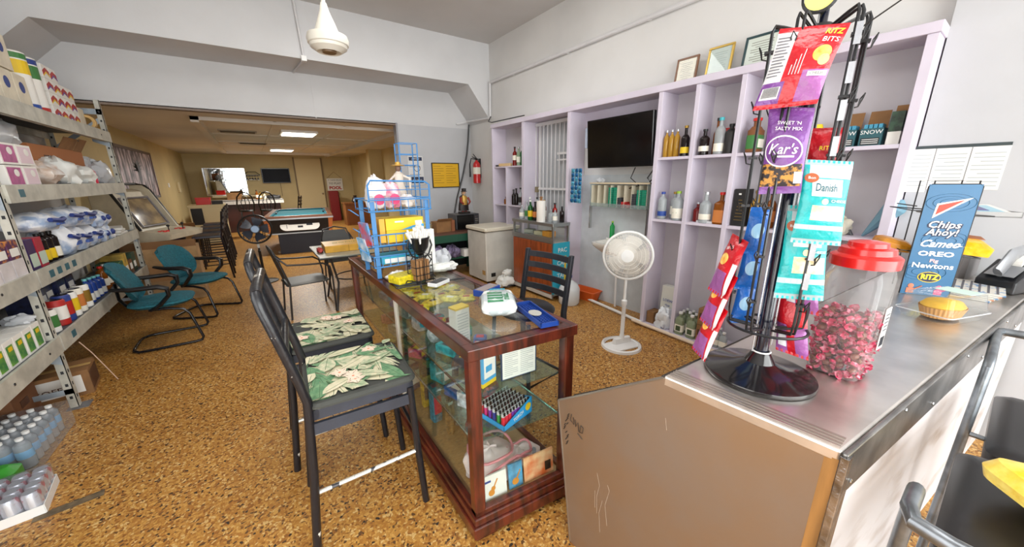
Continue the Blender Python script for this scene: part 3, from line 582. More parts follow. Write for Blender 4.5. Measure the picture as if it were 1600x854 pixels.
# water jug + bag below
t = T('water_jug', 'translucent white plastic jug on the floor below the turquoise poster', 'jug', (3.16, 3.20, 0)); MB().lathe([(.12, 0), (.135, .02), (.135, .2), (.1, .27), (.03, .32), (.03, .35)], seg=20).build('body', mat('milky plastic', (206, 210, 212), .3), t, smooth=True); MB().lathe([(.033, .35), (.033, .38), (0, .382)], seg=12).build('cap', lab_bl, t, smooth=True)
fz = T('chest_freezer', 'white chest freezer with closed lid against the lilac cabinet end', 'freezer', (2.76, 4.60, 0))
fm = mat('freezer enamel', (208, 206, 198), .35, noise=.08, nscale=4)
MB().box(0, 0, .03, .62, .58, .80, c=.015).build('body', fm, fz, bevel=.006)
MB().box(-.02, -.02, .81, .64, .60, .865, c=.015).build('lid', mat('freezer lid', (214, 208, 190), .35), fz, bevel=.008)
MB().box(-.004, .03, .795, .62, .57, .81).build('seal', black, fz)
MB().box(.08, -.004, .1, .16, 0, .16).build('vent', black, fz)
MB().box(-.003, .04, .13, 0, .13, .2).build('rust_patch', mat('rust', (176, 140, 84), .8), fz)
for x in (.05, .57):
    for y in (.05, .53): MB().lathe([(.02, 0), (.02, .03)], (x, y, 0), 10).build('foot', black, fz)
t = T('plastic_bag', 'white knotted plastic bag with green print on the floor by the freezer', 'bag', (2.93, 4.33, 0)); MB().lump((0, 0, 0), (.13, .13, .17), 5, .35).lump((.03, 0, .17), (.08, .05, .09), 6, .3).build('bag', mat('white bag film', (222, 224, 220), .45), t, smooth=True); MB().tube([(-.1, -.08, .02), (.0, -.14, .05), (.1, -.1, .01)], .012).build('dark_strap', black, t, smooth=True)
# corner: extinguisher, posters, table, microwave, figurine
t = T('fire_extinguisher', 'red fire extinguisher hanging on the wall beside the corner', 'fire extinguisher', (3.52, 6.12, 1.50))
MB().lathe([(.055, 0), (.07, .01), (.07, .33), (.055, .375), (.025, .4), (.02, .42)], seg=20).build('cylinder', mat('extinguisher red', (190, 24, 28), .3, coat=.4), t, smooth=True)
MB().lathe([(.0712, .17), (.0715, .172), (.0715, .29), (.0712, .292)], seg=20, caps=False).build('label', lab_w, t)
MB().box(-.02, -.015, .42, .02, .015, .455).tube([(0, 0, .45), (-.09, 0, .48)], .008).tube([(0, 0, .46), (-.07, 0, .53)], .008).build('valve', black, t, smooth=True)
MB().tube([(0, 0, .44), (-.08, .06, .45), (-.1, .08, .35), (-.1, .08, .12)], [.01, .01, .012, .018]).build('hose', black, t, smooth=True)
MB().box(.05, -.03, .1, .075, .03, .45).build('bracket', blackm, t)
def wall_frame(name, lb, cat, loc, w, h, fm, pm, mark, e=.015, lines=8, cols=2, rz=0):
    t = T(name, lb, cat, loc, rz)
    if fm: MB().box(-w/2, -.02, 0, w/2, 0, e).box(-w/2, -.02, h-e, w/2, 0, h).box(-w/2, -.02, e, -w/2+e, 0, h-e).box(w/2-e, -.02, e, w/2, 0, h-e).build('frame', fm, t)
    MB().box(-w/2+e, -.012, e, w/2-e, -.004, h-e).build('sheet', pm, t); g = MB(); cw = (w-2*e-.03)/cols
    for c_ in range(cols):
        for k in range(lines): x = -w/2+e+.02+c_*cw; zz = h-e-.05-k*(h-2*e-.08)/lines; g.box(x, -.0135, zz, x+cw*(.85 if k % 3 else .6)-.01, -.0122, zz+.006)
    g.build('print', mark, t); return t
wall_frame('framed_poster', 'yellow framed document on the grey wall left of the cable', 'picture frame', (3.04, YP, 1.43), .56, .45, blackm, mat('yellow sheet', (222, 172, 30), .5), mat('dark yellow print', (130, 96, 20), .6))
t = wall_frame('notice_poster', 'white notice with dark blue bands and a portrait sketch on the grey wall', 'poster', (2.46, YP-.004, 1.50), .28, .49, None, mat('white notice sheet', (216, 216, 216), .6), ink, 0, 3, 1)
MB().box(-.12, -.0145, .41, .12, -.0125, .47).box(-.10, -.0145, .02, .13, -.0125, .13).build('band', mat('navy print', (34, 46, 76), .5), t)
text('AVISO', .05, paper, t, (0, -.0155, .44), (PI/2, 0, 0)); text('NO CREDIT', .032, paper, t, (.015, -.0155, .075), (PI/2, 0, 0))
MB().lathe([(.05, 0), (.055, 0.001), (.06, .001)], seg=20, caps=False).build('sketch', ink, t).matrix_local = Matrix.Translation((.02, -.0135, .28)) @ Matrix.Rotation(PI/2, 4, 'X')
t = T('side_table', 'dark wooden table with green painted front against the grey wall', 'table', (1.95, 5.24, 0))
dkg = mat('dark green paint', (20, 74, 56), .5)
MB().box(0, 0, .72, 1.18, .62, .75).build('tabletop', mat('table brown', (92, 60, 48), .45), t); MB().box(.02, .0, .60, 1.16, .02, .72).build('apron', dkg, t); MB().box(.02, .05, .30, 1.16, .60, .33).build('lower_shelf', dkg, t); MB().box(.02, .58, .05, 1.16, .60, .72).build('back_panel', mat('dark back', (24, 34, 34), .6), t)
for x in (.0, 1.12):
    for y in (.0, .56): MB().box(x, y, 0, x+.06, y+.06, .72).build('leg', dkg, t)
t = T('microwave_oven', 'black and silver microwave oven on the table end by the corner', 'microwave', (2.70, 5.44, .75))
MB().box(0, 0, .01, .44, .32, .26, c=.006).build('body', mat('microwave grey', (86, 88, 92), .4, .4), t); MB().box(.015, -.012, .02, .33, .0, .25).build('door', mat('gloss black'), t); MB().box(.34, -.008, .02, .43, .0, .25).build('control_panel', mat('dark grey panel', (50, 50, 54), .4), t)
for k in range(5): MB().box(.355, -.012, .06+k*.035, .415, -.008, .08+k*.035).build('button', chrome, t)
# nutcracker-like wooden figurine
t = T('wooden_figurine', 'dark painted wooden figurine of a standing man in hat and coat on the microwave', 'figurine', (2.92, 5.56, 1.01))
dk = mat('figurine black', (30, 22, 20), .5); sk = mat('figurine skin', (196, 150, 116), .5); rd = mat('figurine red', (130, 40, 30), .5); gd = mat('figurine gold', (190, 150, 70), .4, .4)
MB().box(-.09, -.06, 0, .09, .06, .035, c=.008).build('base', dk, t)
MB().lathe([(.02, .035), (.024, .06), (.018, .12), (.026, .18)], (-.03, -.01, 0), 10).lathe([(.02, .035), (.024, .06), (.018, .12), (.026, .18)], (.03, -.01, 0), 10).build('legs', rd, t, smooth=True)
MB().lathe([(.10, .05), (.095, .14), (.07, .24), (.075, .28), (.04, .31)], (0, .015, 0), 14, sy=.55).build('cloak', dk, t, smooth=True)
MB().lathe([(.045, .15), (.05, .2), (.055, .27), (.03, .31)], (0, -.03, 0), 12, sy=.6).build('tunic', gd, t, smooth=True)
MB().tube([(-.065, -.03, .27), (-.085, -.06, .2), (-.04, -.085, .17)], [.02, .018, .012]).tube([(.065, -.03, .27), (.09, -.06, .2), (.045, -.085, .16)], [.02, .018, .012]).build('arms', rd, t, smooth=True)
MB().ell((0, -.02, .345), (.032, .032, .042)).lathe([(.012, .30), (.012, .32)], (0, -.02, 0), 8).ell((0, -.053, .345), (.006, .01, .009), 6, 5).build('head', sk, t, smooth=True)
MB().ell((0, -.045, .318), (.024, .016, .022)).ell((0, .0, .345), (.04, .03, .05)).build('hair', mat('figurine grey hair', (150, 140, 120), .7), t, smooth=True)
MB().lathe([(.055, .37), (.055, .378), (.036, .38), (.04, .42), (.0, .425)], (0, -.02, 0), 14).build('hat', dk, t, smooth=True)
# on the green table
t = T('cardboard_box', 'open brown cardboard box on the green table', 'box', (2.33, 5.40, .75), .05); MB().box(0, 0, 0, .26, .2, .17).build('box', card, t); MB().at((0, 0, .17), 0, .9).box(0, -.0, 0, .26, .004, .08).build('flap', card, t)
tag(MB().box(2.60, 5.42, .75, 2.66, 5.6, .93).build('wooden_box', mat('reddish brown slat', (140, 84, 50), .6)), 'reddish brown thin box between cardboard box and microwave', 'box')
t = T('wire_basket', 'tangled gold wire basket with yellow packets on the green table', 'basket', (2.15, 5.42, .75)); g = MB()
for k in range(4): g.tube([(.1*math.cos(a*PI/8), .09*math.sin(a*PI/8), .03+k*.045) for a in range(16)], .004, 5, closed=True)
for k in range(10): a = k*PI/5; g.tube([(.1*math.cos(a), .09*math.sin(a), 0), (.1*math.cos(a), .09*math.sin(a), .17)], .003, 5)
g.build('wire', mat('brass wire', (176, 150, 90), .4, .5), t, smooth=True); MB().lump((0, 0, .01), (.085, .08, .17), 8, .3).build('filling', mat('pale yellow film', (206, 196, 120), .5), t, smooth=True)
for k, (x, c_, lb) in enumerate(((2.05, (136, 124, 160), 'mauve packets heap at the left on the lower shelf of the green table'), (2.3, (150, 138, 176), 'lavender bag of packets in the middle of the lower shelf'), (2.55, (128, 116, 150), 'purple grey bag right on the lower shelf'))):
    tag(MB().lump((x, 5.33, .33), (.13, .1, .2), 20+k, .35).build('packet_bag', mat('mauve film %d' % k, c_, .45, noise=.4, nscale=30), smooth=True), lb, 'bag')
tag(MB().box(2.72, 5.24, .33, 2.84, 5.4, .45, c=.004).build('carton', paper), 'small white carton at the right end of the lower shelf', 'box')
# ============================================================ glass display case
def shear(loc=(0, 0, 0)):
    m = Matrix.Identity(4); m[1][0] = -.12; return Matrix.Translation(Vector(loc)) @ m
t = T('display_case', 'long dark varnished wood and glass display case in the middle of the shop', 'display case', (.585, 1.13, 0))
Wd, Ld, Hc = .515, 2.11, .96
def cb(): b = MB(); b.M = shear(); return b
cw = .05
for x, y in ((0, 0), (Wd-cw, 0), (0, Ld-cw), (Wd-cw, Ld-cw)): cb().box(x, y, .13, x+cw, y+cw, Hc-.055, c=.006).build('corner_post', wood, t)
cb().box(-.008, -.008, Hc-.055, Wd+.008, cw+.005, Hc-.004).box(-.008, Ld-cw, Hc-.055, Wd+.008, Ld+.008, Hc-.004).box(-.008, cw, Hc-.055, cw, Ld-cw, Hc-.004).box(Wd-cw, cw, Hc-.055, Wd+.008, Ld-cw, Hc-.004).build('top_frame', wood, t, bevel=.004)
cb().box(-.02, -.02, .03, Wd+.02, Ld+.02, .09).box(-.01, -.01, .09, Wd+.01, Ld+.01, .13).box(0, 0, .13, Wd, cw*.6, .16).box(0, 0, .13, cw*.6, Ld, .16).box(Wd-cw*.6, 0, .13, Wd, Ld, .16).build('base_moulding', wood, t, bevel=.005)
for x, y in ((0, 0), (Wd-.1, 0), (0, Ld-.1), (Wd-.1, Ld-.1)): cb().box(x, y, 0, x+.1, y+.1, .03).build('foot', wood, t)
cb().box(.03, .03, .13, Wd-.03, Ld-.03, .142).build('deck', mat('pale plywood deck', (186, 150, 104), .6, noise=.15), t)
cb().box(.035, .035, Hc-.012, Wd-.035, Ld-.035, Hc-.004).build('top_glass', pane, t)
cb().box(.035, .98, Hc-.006, Wd-.035, 1.0, Hc+.001).build('divider_bar', blackm, t)
cb().box(.02, .98, .16, .035, 1.02, Hc-.05).build('divider_post', mat('ivory strip', (214, 208, 196), .5), t)
cb().box(.022, cw, .16, .026, Ld-cw, Hc-.055).box(cw, .022, .16, Wd-cw, .026, Hc-.055).build('side_glass', pane, t)
for z in (.475, .695): cb().box(.04, .05, z, Wd-.04, Ld-.05, z+.006).build('glass_shelf', glass('shelf glass', (214, 232, 226), .96, .03), t)
cb().tube([(.04, .05, .47), (.04, Ld-.05, .47)], .006).tube([(Wd-.04, .05, .47), (Wd-.04, Ld-.05, .47)], .006).tube([(.04, .05, .69), (.04, Ld-.05, .69)], .006).build('shelf_rail', chrome, t)
MB().lathe([(.012, 0), (.012, .02)], (0, 0, 0), 10).box(-.03, -.006, .01, .0, .006, .025).build('latch', white2, t).matrix_local = Matrix.Translation((Wd+.008, .01, .72)) @ Matrix.Rotation(PI/2, 4, 'Y')
def cw_(x, y, z): return (.585+x, 1.13+y-.12*x, z)     # case coordinates to the room
S1, S2, DK = .7015, .4815, .1425
# contents
d = T('framed_document', 'white double-column document in a thin dark frame at the front of the upper case shelf', 'document', cw_(.30, .12, S1), -.1)
MB().box(-.095, -.006, 0, .095, 0, .19).build('frame', mat('dark blue edge', (40, 60, 90), .4), d); MB().box(-.088, -.008, .006, .088, -.006, .184).build('sheet', paper, d)
g = MB()
for c_ in (-.078, .006):
    for k in range(16): g.box(c_, -.0088, .02+k*.0098, c_+.07*(1 if k % 4 else .6), -.0082, .023+k*.0098)
g.build('print', mat('pale print'), d)
d = T('carton', 'light blue and yellow carton with white back beside the framed document', 'box', cw_(.13, .16, S1), .3)
MB().box(-.04, -.05, 0, .05, .05, .02, 1).box(-.04, -.05, .02, .05, .05, .16, 0).build('box', [mat('sky blue card', (70, 160, 210), .45), lab_y], d); MB().box(-.03, -.0515, .04, .045, -.0502, .15).build('label', paper, d)
MB().box(-.02, -.053, .07, .02, -.052, .10).build('print', mat('sky blue card'), d)
d = T('carton', 'tall white carton with yellow top lying under the glass top near the case middle', 'box', cw_(.21, .52, S1), .2)
MB().box(-.045, -.03, 0, .045, .03, .235).build('box', paper, d); MB().box(-.046, -.031, .235, .046, .031, .245).build('top', lab_y, d)
g = MB()
for k in range(12): g.box(-.035, -.0308, .03+k*.016, .035, -.0302, .034+k*.016)
g.build('print', mat('pale print'), d)
# lighters in a tray
lt = T('lighter_tray', 'bright blue display tray full of lighters on the middle glass shelf', 'tray', cw_(.255, .17, S2), .22)
bt = mat('bright blue card', (30, 150, 214), .4)
MB().box(-.10, -.09, 0, .10, .09, .004).poly([(-.10, -.09, 0), (.10, -.09, 0), (.10, -.09, .085), (-.10, -.09, .02)], .004, 'y').box(-.10, .086, 0, .10, .09, .03).box(-.10, -.09, 0, -.096, .09, .025).poly([(.096, -.09, 0), (.096, .09, 0), (.096, .09, .03), (.096, -.09, .085)], .004, 'x').build('tray', bt, lt)
text('TORCH', .026, paper, lt, (0, -.0915, .028), (PI/2, -.2, 0), w=.07); MB().lathe([(.02, 0), (.02, .001)], seg=16).build('emblem', lab_y, lt).matrix_local = Matrix.Translation((.07, -.0905, .045)) @ Matrix.Rotation(PI/2, 4, 'X')
lc = [(214, 40, 60), (120, 50, 160), (40, 150, 70), (210, 40, 120), (40, 60, 150)]; lm_ = [mat('lighter %d' % k, c, .3) for k, c in enumerate(lc)]; cn = ['red', 'purple', 'green', 'pink', 'dark blue']
base = {}
for i in range(9):
    for j in range(6):
        k = (j*2+i//3) % 5; q = Matrix.Rotation(.22, 3, 'Z') @ Vector((-.084+i*.021, -.07+j*.028, .005)); p = Vector(cw_(.255, .17, S2))+q
        if k not in base:
            base[k] = tag(MB().box(-.008, -.0065, 0, .008, .0065, .055, 0, c=.002).box(-.007, -.006, .055, .007, .006, .072, 1).box(-.004, -.008, .06, .008, -.004, .076, 2).build('lighter', [lm_[k], mat('lighter cap silver', (206, 206, 210), .35), black]), '%s lighter standing in the blue tray inside the display case' % cn[k], 'lighter', '%s lighters in the blue tray' % cn[k]); o = base[k]
        else: o = base[k].copy(); COL.objects.link(o)
        o.location = p; o.rotation_euler = (0, 0, .22)
# baby garment with pink piping
g_ = T('folded_garment', 'white and pink-edged baby garment in a clear wrap on the case floor', 'garment', cw_(.20, .22, DK+.002))
MB().lump((.0, 0, 0), (.14, .14, .13), 41, .16).lump((.14, -.05, 0), (.13, .08, .09), 42, .2).build('cloth', mat('garment white', (232, 214, 212), .7), g_, smooth=True)
pk = mat('pink piping', (206, 130, 136), .6)
def loop(cx, cy, rx, ry, z, n=20): return [(cx+rx*math.cos(2*PI*k/n), cy+ry*math.sin(2*PI*k/n), z+.012*math.sin(6*PI*k/n)) for k in range(n)]
MB().tube(loop(0, -.0, .115, .11, .13), .007, 6, closed=True).tube(loop(.13, -.07, .07, .05, .10), .007, 6, closed=True).tube([(-.13, -.11, .03), (-.12, -.12, .09), (-.02, -.13, .12), (.08, -.12, .12), (.18, -.13, .07)], .007, 6).build('piping', pk, g_, smooth=True)
d = T('compact_disc_case', 'white disc case with a small guitar picture at the front left of the case floor', 'disc case', cw_(.045, .045, DK+.001), -.12)
d.rotation_euler = (-.12, 0, -.12); MB().box(0, 0, 0, .14, .008, .125).build('case', paper, d); gi = mat('guitar orange', (214, 140, 50), .5)
MB().lathe([(.016, 0), (.016, .001)], (0, 0, 0), 14).lathe([(.011, 0), (.011, .001)], (0, .022, 0), 14).box(-.003, .03, 0, .003, .07, .001).build('guitar_print', gi, d).matrix_local = Matrix.Translation((.06, -.001, .035)) @ Matrix.Rotation(PI/2, 4, 'X') @ Matrix.Rotation(-.5, 4, 'Z')
MB().box(.02, -.001, .09, .06, 0, .1).build('print', lab_bl, d)
d = T('compact_disc_case', 'disc case with blue guitar picture in the middle front of the case floor', 'disc case', cw_(.20, .05, DK+.001)); d.rotation_euler = (-.12, 0, -.12)
MB().box(0, 0, 0, .075, .008, .13).build('case', mat('picture blue', (90, 170, 214), .4, noise=.3, nscale=20), d); MB().lathe([(.018, 0), (.018, .001)], (0, 0, 0), 14).box(-.003, .01, 0, .003, .06, .001).build('guitar_print', gi, d).matrix_local = Matrix.Translation((.035, -.001, .035)) @ Matrix.Rotation(PI/2, 4, 'X') @ Matrix.Rotation(-.5, 4, 'Z')
d = T('compact_disc_case', 'disc case with orange sunset picture at the front right of the case floor', 'disc case', cw_(.285, .05, DK+.001)); d.rotation_euler = (-.12, 0, -.12)
MB().box(0, 0, 0, .17, .008, .13).build('case', mat('sunset picture', (236, 196, 150), .4, c2=(214, 100, 50), nscale=14), d); MB().box(.12, -.001, .02, .155, 0, .07).build('print', lab_b, d)
tag(MB().lathe([(.022, 0), (.025, .005), (.027, .07), (.02, .075)], cw_(.40, .16, DK+.001), 14).build('shot_glass', glass('bluish glass', (200, 210, 220), .7), smooth=True), 'small clear tumbler on the case floor behind the sunset disc case', 'glass')
# assorted packets on shelves: (x, y, z, sx, sy, sz, rz, colour, kind, where)
teal_, pinkc, brownc = (60, 170, 176), (206, 70, 120), (150, 116, 80)
items = [
 (.12, .42, S2, .10, .16, .05, .3, (44, 100, 170), 'blue and dark flat blister pack', 'behind the lighter tray'), (.22, .40, S2, .07, .14, .06, .5, (40, 44, 60), 'black blister pack', 'behind the lighter tray, right side'), (.10, .30, S2, .03, .12, .08, .4, (214, 220, 226), 'white and blue carton', 'left of the lighter tray'),
 (.16, .34, DK, .18, .08, .03, .5, (206, 196, 150), 'clear wrapped cutlery pack', 'below the lighter tray'), (.27, .36, DK, .16, .07, .035, .4, (180, 176, 166), 'grey wrapped tool pack', 'on the case floor behind the garment'),
 (.10, .62, S2, .07, .12, .10, .3, teal_, 'turquoise toothbrush pack', 'on the middle shelf by the left glass'), (.20, .66, S2, .10, .05, .06, 1.0, (40, 60, 120), 'navy packet', 'middle shelf behind the turquoise pack'), (.13, .80, S2, .11, .12, .05, .2, (30, 110, 70), 'green playing card box', 'middle shelf near the divider'), (.10, .98, S2, .08, .1, .06, .6, pinkc, 'pink hair clip card', 'middle shelf before the divider'),
 (.28, .85, S2, .12, .1, .1, .3, (190, 190, 184), 'pale grey plastic wrapped pack', 'middle shelf, right of the green box'), (.12, .58, DK, .05, .06, .22, .2, (150, 116, 70), 'tall brown wooden handle bundle', 'standing on the case floor by the left glass'), (.10, .74, DK, .06, .06, .24, .1, (90, 150, 170), 'blue grey tall packet', 'standing on the case floor behind the wooden bundle'), (.24, .62, DK, .12, .1, .2, .4, (206, 206, 206), 'white plastic bag pack', 'on the case floor right of the wooden bundle'), (.28, .85, DK, .14, .12, .18, .2, (176, 150, 110), 'beige paper parcel', 'on the case floor near the divider'),
 (.12, .92, DK, .08, .04, .22, .1, (214, 180, 50), 'yellow tall carton', 'on the case floor by the left glass near the divider'), (.10, 1.18, DK, .1, .1, .2, .3, (60, 80, 130), 'blue carton', 'on the case floor just past the divider'), (.12, 1.42, DK, .12, .14, .18, .2, (150, 120, 80), 'brown parcel', 'on the case floor in the far half'), (.3, 1.3, DK, .15, .15, .2, .1, (110, 110, 116), 'grey parcel', 'on the case floor, far half, right side'), (.12, 1.72, DK, .12, .12, .15, .3, (120, 90, 70), 'dark tan parcel', 'on the case floor at the far end'),
 (.11, 1.20, S2, .12, .14, .05, .3, (120, 150, 110), 'green leafy foil pack', 'on the middle shelf past the divider'), (.12, 1.42, S2, .12, .14, .06, .1, (150, 160, 150), 'silver foil pack', 'on the middle shelf, far half'), (.14, 1.66, S2, .12, .12, .07, .5, (190, 120, 110), 'dull pink pack', 'on the middle shelf near the far end'), (.3, 1.5, S2, .14, .2, .06, .1, (60, 90, 150), 'blue flat box', 'on the middle shelf, far half, right side'),
 (.12, .34, S1, .09, .1, .05, .7, (70, 60, 70), 'dark packet with pink print', 'on the top shelf left of the cartons'), (.11, .50, S1, .08, .14, .05, .4, teal_, 'turquoise blister card', 'on the top shelf by the left glass'), (.10, .68, S1, .07, .1, .1, .2, (196, 204, 206), 'clear and white blister card', 'on the top shelf behind the turquoise card'), (.18, .78, S1, .05, .06, .09, .8, (224, 196, 60), 'yellow ribbon bow pack', 'on the top shelf near the divider'), (.11, .90, S1, .09, .1, .1, .1, (180, 186, 190), 'silver wrapped card', 'on the top shelf just before the divider'), (.3, .72, S1, .06, .1, .05, .3, (90, 100, 110), 'grey battery card', 'on the top shelf right of the tall white carton'), (.36, .9, S1, .12, .08, .04, .5, (214, 214, 206), 'white card of small parts', 'on the top shelf by the right glass'),
 (.12, 1.15, S1, .1, .12, .08, .2, (160, 170, 160), 'grey green foil pack', 'on the top shelf past the divider'), (.12, 1.36, S1, .1, .16, .06, .3, (60, 90, 150), 'dark blue pack', 'on the top shelf in the far half'), (.13, 1.6, S1, .12, .16, .05, .1, (120, 130, 140), 'grey pack', 'on the top shelf near the far end'), (.3, 1.75, S1, .2, .2, .08, .1, (70, 110, 160), 'steel blue box', 'on the top shelf at the far end')]
rq = random.Random(17); cols = [((214, 60, 90), 'pink'), ((60, 150, 90), 'green'), ((226, 190, 60), 'yellow'), ((70, 110, 190), 'blue'), ((210, 206, 198), 'white'), ((150, 90, 60), 'brown'), ((90, 180, 190), 'pale turquoise'), ((190, 70, 50), 'brick red')]
for k in range(24):
    zl, zn = ((S2, 'middle shelf'), (S1, 'top shelf'), (DK, 'its floor'))[k % 3]; c_, cn_ = cols[(k*5) % 8]; bay = ('first', 'second', 'third', 'fourth', 'fifth', 'sixth', 'seventh', 'eighth')[k//3]
    items.append((.22+.06*(k % 2), .30+.085*(k//3)+.02*(k % 3), zl+(.0 if zl < S1 else 0), .07, .06, (.07, .06, .09)[k % 3], rq.uniform(-.8, .8), c_, cn_+' small carded item', zn+', '+bay+' in the central row'))
for k, (x, y, z, sx, sy, sz, rz, c_, kind, wh) in enumerate(items):
    t2 = T('packaged_item', '%s in the glass case, %s' % (kind, wh.replace('on the case floor', 'on its floor').replace('standing on its floor', 'on its floor').replace('on the top shelf', 'top shelf').replace('on the middle shelf', 'middle shelf').replace('by the left glass near the divider', 'near the divider')), 'packet', cw_(x+.03, y, z+.0005), rz)
    m1 = mat('pack %d' % k, c_, .45, noise=.35, nscale=35); m2 = mat('pack print %d' % (k % 5), [(230, 228, 220), (214, 60, 70), (50, 150, 170), (226, 200, 60), (60, 60, 70)][k % 5], .5)
    if k % 3 == 1: MB().lump((0, 0, 0), (sx*.5, sy*.45, sz*1.1), k, .22).build('wrapper', m1, t2, smooth=True)
    else: MB().box(-sx/2, -sy/2, 0, sx/2, sy/2, sz, c=min(sx, sy, sz)*.12).build('pack', m1, t2)
    MB().box(-sx*.3, -sy*.3, sz*(1.001 if k % 3 != 1 else .9), sx*.28, sy*.25, sz*(1.02 if k % 3 != 1 else .98)).build('print', m2, t2)
    if k % 3 != 1: MB().box(-sx*.4, -sy/2-.001, sz*.25, sx*.4, -sy/2, sz*.75).build('label', m2, t2)
yl = [mat('yellow film %d' % k, c, .35, noise=.25, nscale=40) for k, c in enumerate(((236, 216, 40), (226, 196, 50), (240, 226, 90)))]
rg = random.Random(3)
for k in range(16):
    x, y = (.09+.10*(k % 4)+rg.uniform(-.015, .015), .66+.10*(k//4)+rg.uniform(-.02, .02)) if k else (.1, .62)
    ro = ('nearest', 'second', 'third', 'farthest')[k//4]; co = ('leftmost', 'second from the left', 'third from the left', 'rightmost')[k % 4]
    t2 = T('snack_packet', 'yellow packet under the glass top, %s row from the front end, %s' % (ro, co), 'packet', cw_(x, y+.17, .86+.008*(k % 3)), rg.uniform(-.9, .9))
    MB().rlathe([(.012, 0), (0, .012), (0, .016), (.012, .03)], .055, .04, .01).build('wrapper', yl[k % 3], t2, smooth=True); MB().box(-.02, -.015, .0302, .022, .012, .0312).build('print', [lab_r, lab_b, paper][k % 3], t2)
d = tag(MB().box(0, 0, 0, .40, .44, .005).build('glass_shelf', glass('shelf glass'), loc=cw_(.055, .75, .853)), 'shallow glass ledge holding the yellow packets under the case top', 'shelf')
# ---- on the case top
ZC = Hc+.0015
d = T('wipes_pack', 'white and green plastic pack of wipes lying on the glass of the case', 'packet', cw_(.335, .34, ZC), 1.05)
gw = mat('pack green', (30, 140, 84), .35)
MB().rlathe([(.03, 0), (.005, .02), (0, .04), (.012, .062), (.04, .072)], .13, .085, .03).build('pack', mat('pack white', (228, 232, 230), .3), d, smooth=True)
g = MB()
for k in range(4): g.box(-.095+k*.04, -.02, .0725, -.072+k*.04, .055, .0735)
g.box(-.03, -.05, .0725, .03, -.042, .0735).build('print', gw, d)
text('mild', .05, gw, d, (-.03, -.035, .073)); MB().box(.09, -.04, .0725, .105, .04, .0735).build('tab', mat('turquoise print'), d)
MB().lump((.0, -.0, 0), (.15, .1, .085), 77, .1).build('film', glass('thin film', (240, 244, 246), 1.0, .12), d, smooth=True)
d = T('bottle_tray', 'dark blue plastic tray with an embossed round mark on the case corner', 'tray', cw_(.425, .17, ZC), 1.35)
nb = mat('navy plastic', (26, 62, 140), .35)
MB().box(-.15, -.045, 0, .15, .045, .006).box(-.15, -.045, .006, -.143, .045, .022).box(.143, -.045, .006, .15, .045, .022).box(-.15, -.045, .006, .15, -.039, .022).box(-.15, .039, .006, .15, .045, .022).build('tray', nb, d)
g = MB()
for i in range(17):
    for j in range(5): g.lathe([(.0035, .006), (.0035, .012)], (-.128+i*.016, -.03+j*.015, 0), 6)
g.build('studs', nb, d); MB().lathe([(.03, .0125), (.03, .0145), (.026, .0147)], (0, 0, 0), 20, sx=1.3).build('emblem', mat('silver grey', (176, 176, 170), .4), d, smooth=True)
d = T('small_tray', 'small dark blue box behind the wipes pack on the right edge of the case', 'tray', cw_(.42, .60, ZC), .4); MB().box(-.08, -.04, 0, .08, .04, .035, c=.004).build('box', nb, d); MB().box(-.07, -.03, .035, .07, .03, .037).build('lid_print', mat('grey print', (140, 130, 130), .5), d)
# straw and paper stand
d = T('straw_stand', 'black scrolled metal stand holding a bundle of white paper straws', 'straw holder', (.86, 2.30, ZC)); bm_ = blackm
MB().lathe([(.075, 0), (.075, .008), (.03, .02), (.012, .04), (.012, .07), (.022, .085), (.012, .10), (.012, .14)], seg=20).lathe([(.02, .14), (.055, .19), (.066, .25), (.07, .255), (.07, .262), (.062, .262), (.05, .20), (.02, .16)], seg=20, caps=False).build('stand', bm_, d, smooth=True)
g = MB()
for sx in (-1, 1): g.tube([(sx*.012, 0, .05), (sx*.05, 0, .06), (sx*.075, 0, .10), (sx*.05, 0, .135), (sx*.03, 0, .11)], .005, 6).tube([(sx*.07, 0, .25), (sx*.085, 0, .2), (sx*.06, 0, .14), (sx*.02, 0, .12)], .006, 6)
g.build('scrolls', bm_, d, smooth=True)
rg = random.Random(9); g = MB()
for k in range(64):
    a, r0 = rg.uniform(0, 2*PI), .05*math.sqrt(rg.random()); h_ = rg.uniform(.33, .365)-r0*.5
    g.tube([(r0*math.cos(a)*.7, r0*math.sin(a)*.7, .18), (r0*math.cos(a)*1.7, r0*math.sin(a)*1.7, h_-r0*.6)], .0075, 5)
o = g.build('straws', paper, d); o['kind'] = 'stuff'
tag(MB().box(.90, 2.34, ZC, .985, 2.40, ZC+.30).build('straw_carton', paper), 'tall white carton right behind the straw stand', 'box')
d = T('coffee_sleeve_rack', 'black wire rack with brown paper sleeves in front of the straw stand', 'rack', (.80, 2.16, ZC), .2); g = MB()
for z in (.01, .05, .10, .17): g.tube([(-.06, -.05, z), (.06, -.05, z), (.06, .05, z), (-.06, .05, z)], .003, 5, closed=True)
for x in (-.06, 0, .06):
    for y in (-.05, .05): g.tube([(x, y, 0), (x, y, .19)], .003, 5)
for k in range(6): a = k*PI/3; g.tube([(.06*math.cos(a), .05*math.sin(a), .01), (.1*math.cos(a), .09*math.sin(a), .02), (.11*math.cos(a), .1*math.sin(a), .005)], .004, 5)
g.build('wire', bm_, d, smooth=True)
for k in range(4): MB().box(-.045+k*.025, -.035, .012, -.027+k*.025, .035, .14, c=.003).build('paper_sleeve', card, d)
tag(MB().box(-.09, -.06, 0, .09, .06, .05, c=.005).build('snack_box', mat('yellow film 0')), 'yellow packet lying on the case left of the sleeve rack', 'packet').matrix_local = Matrix.Translation((.72, 2.22, ZC)) @ Matrix.Rotation(.3, 4, 'Z')
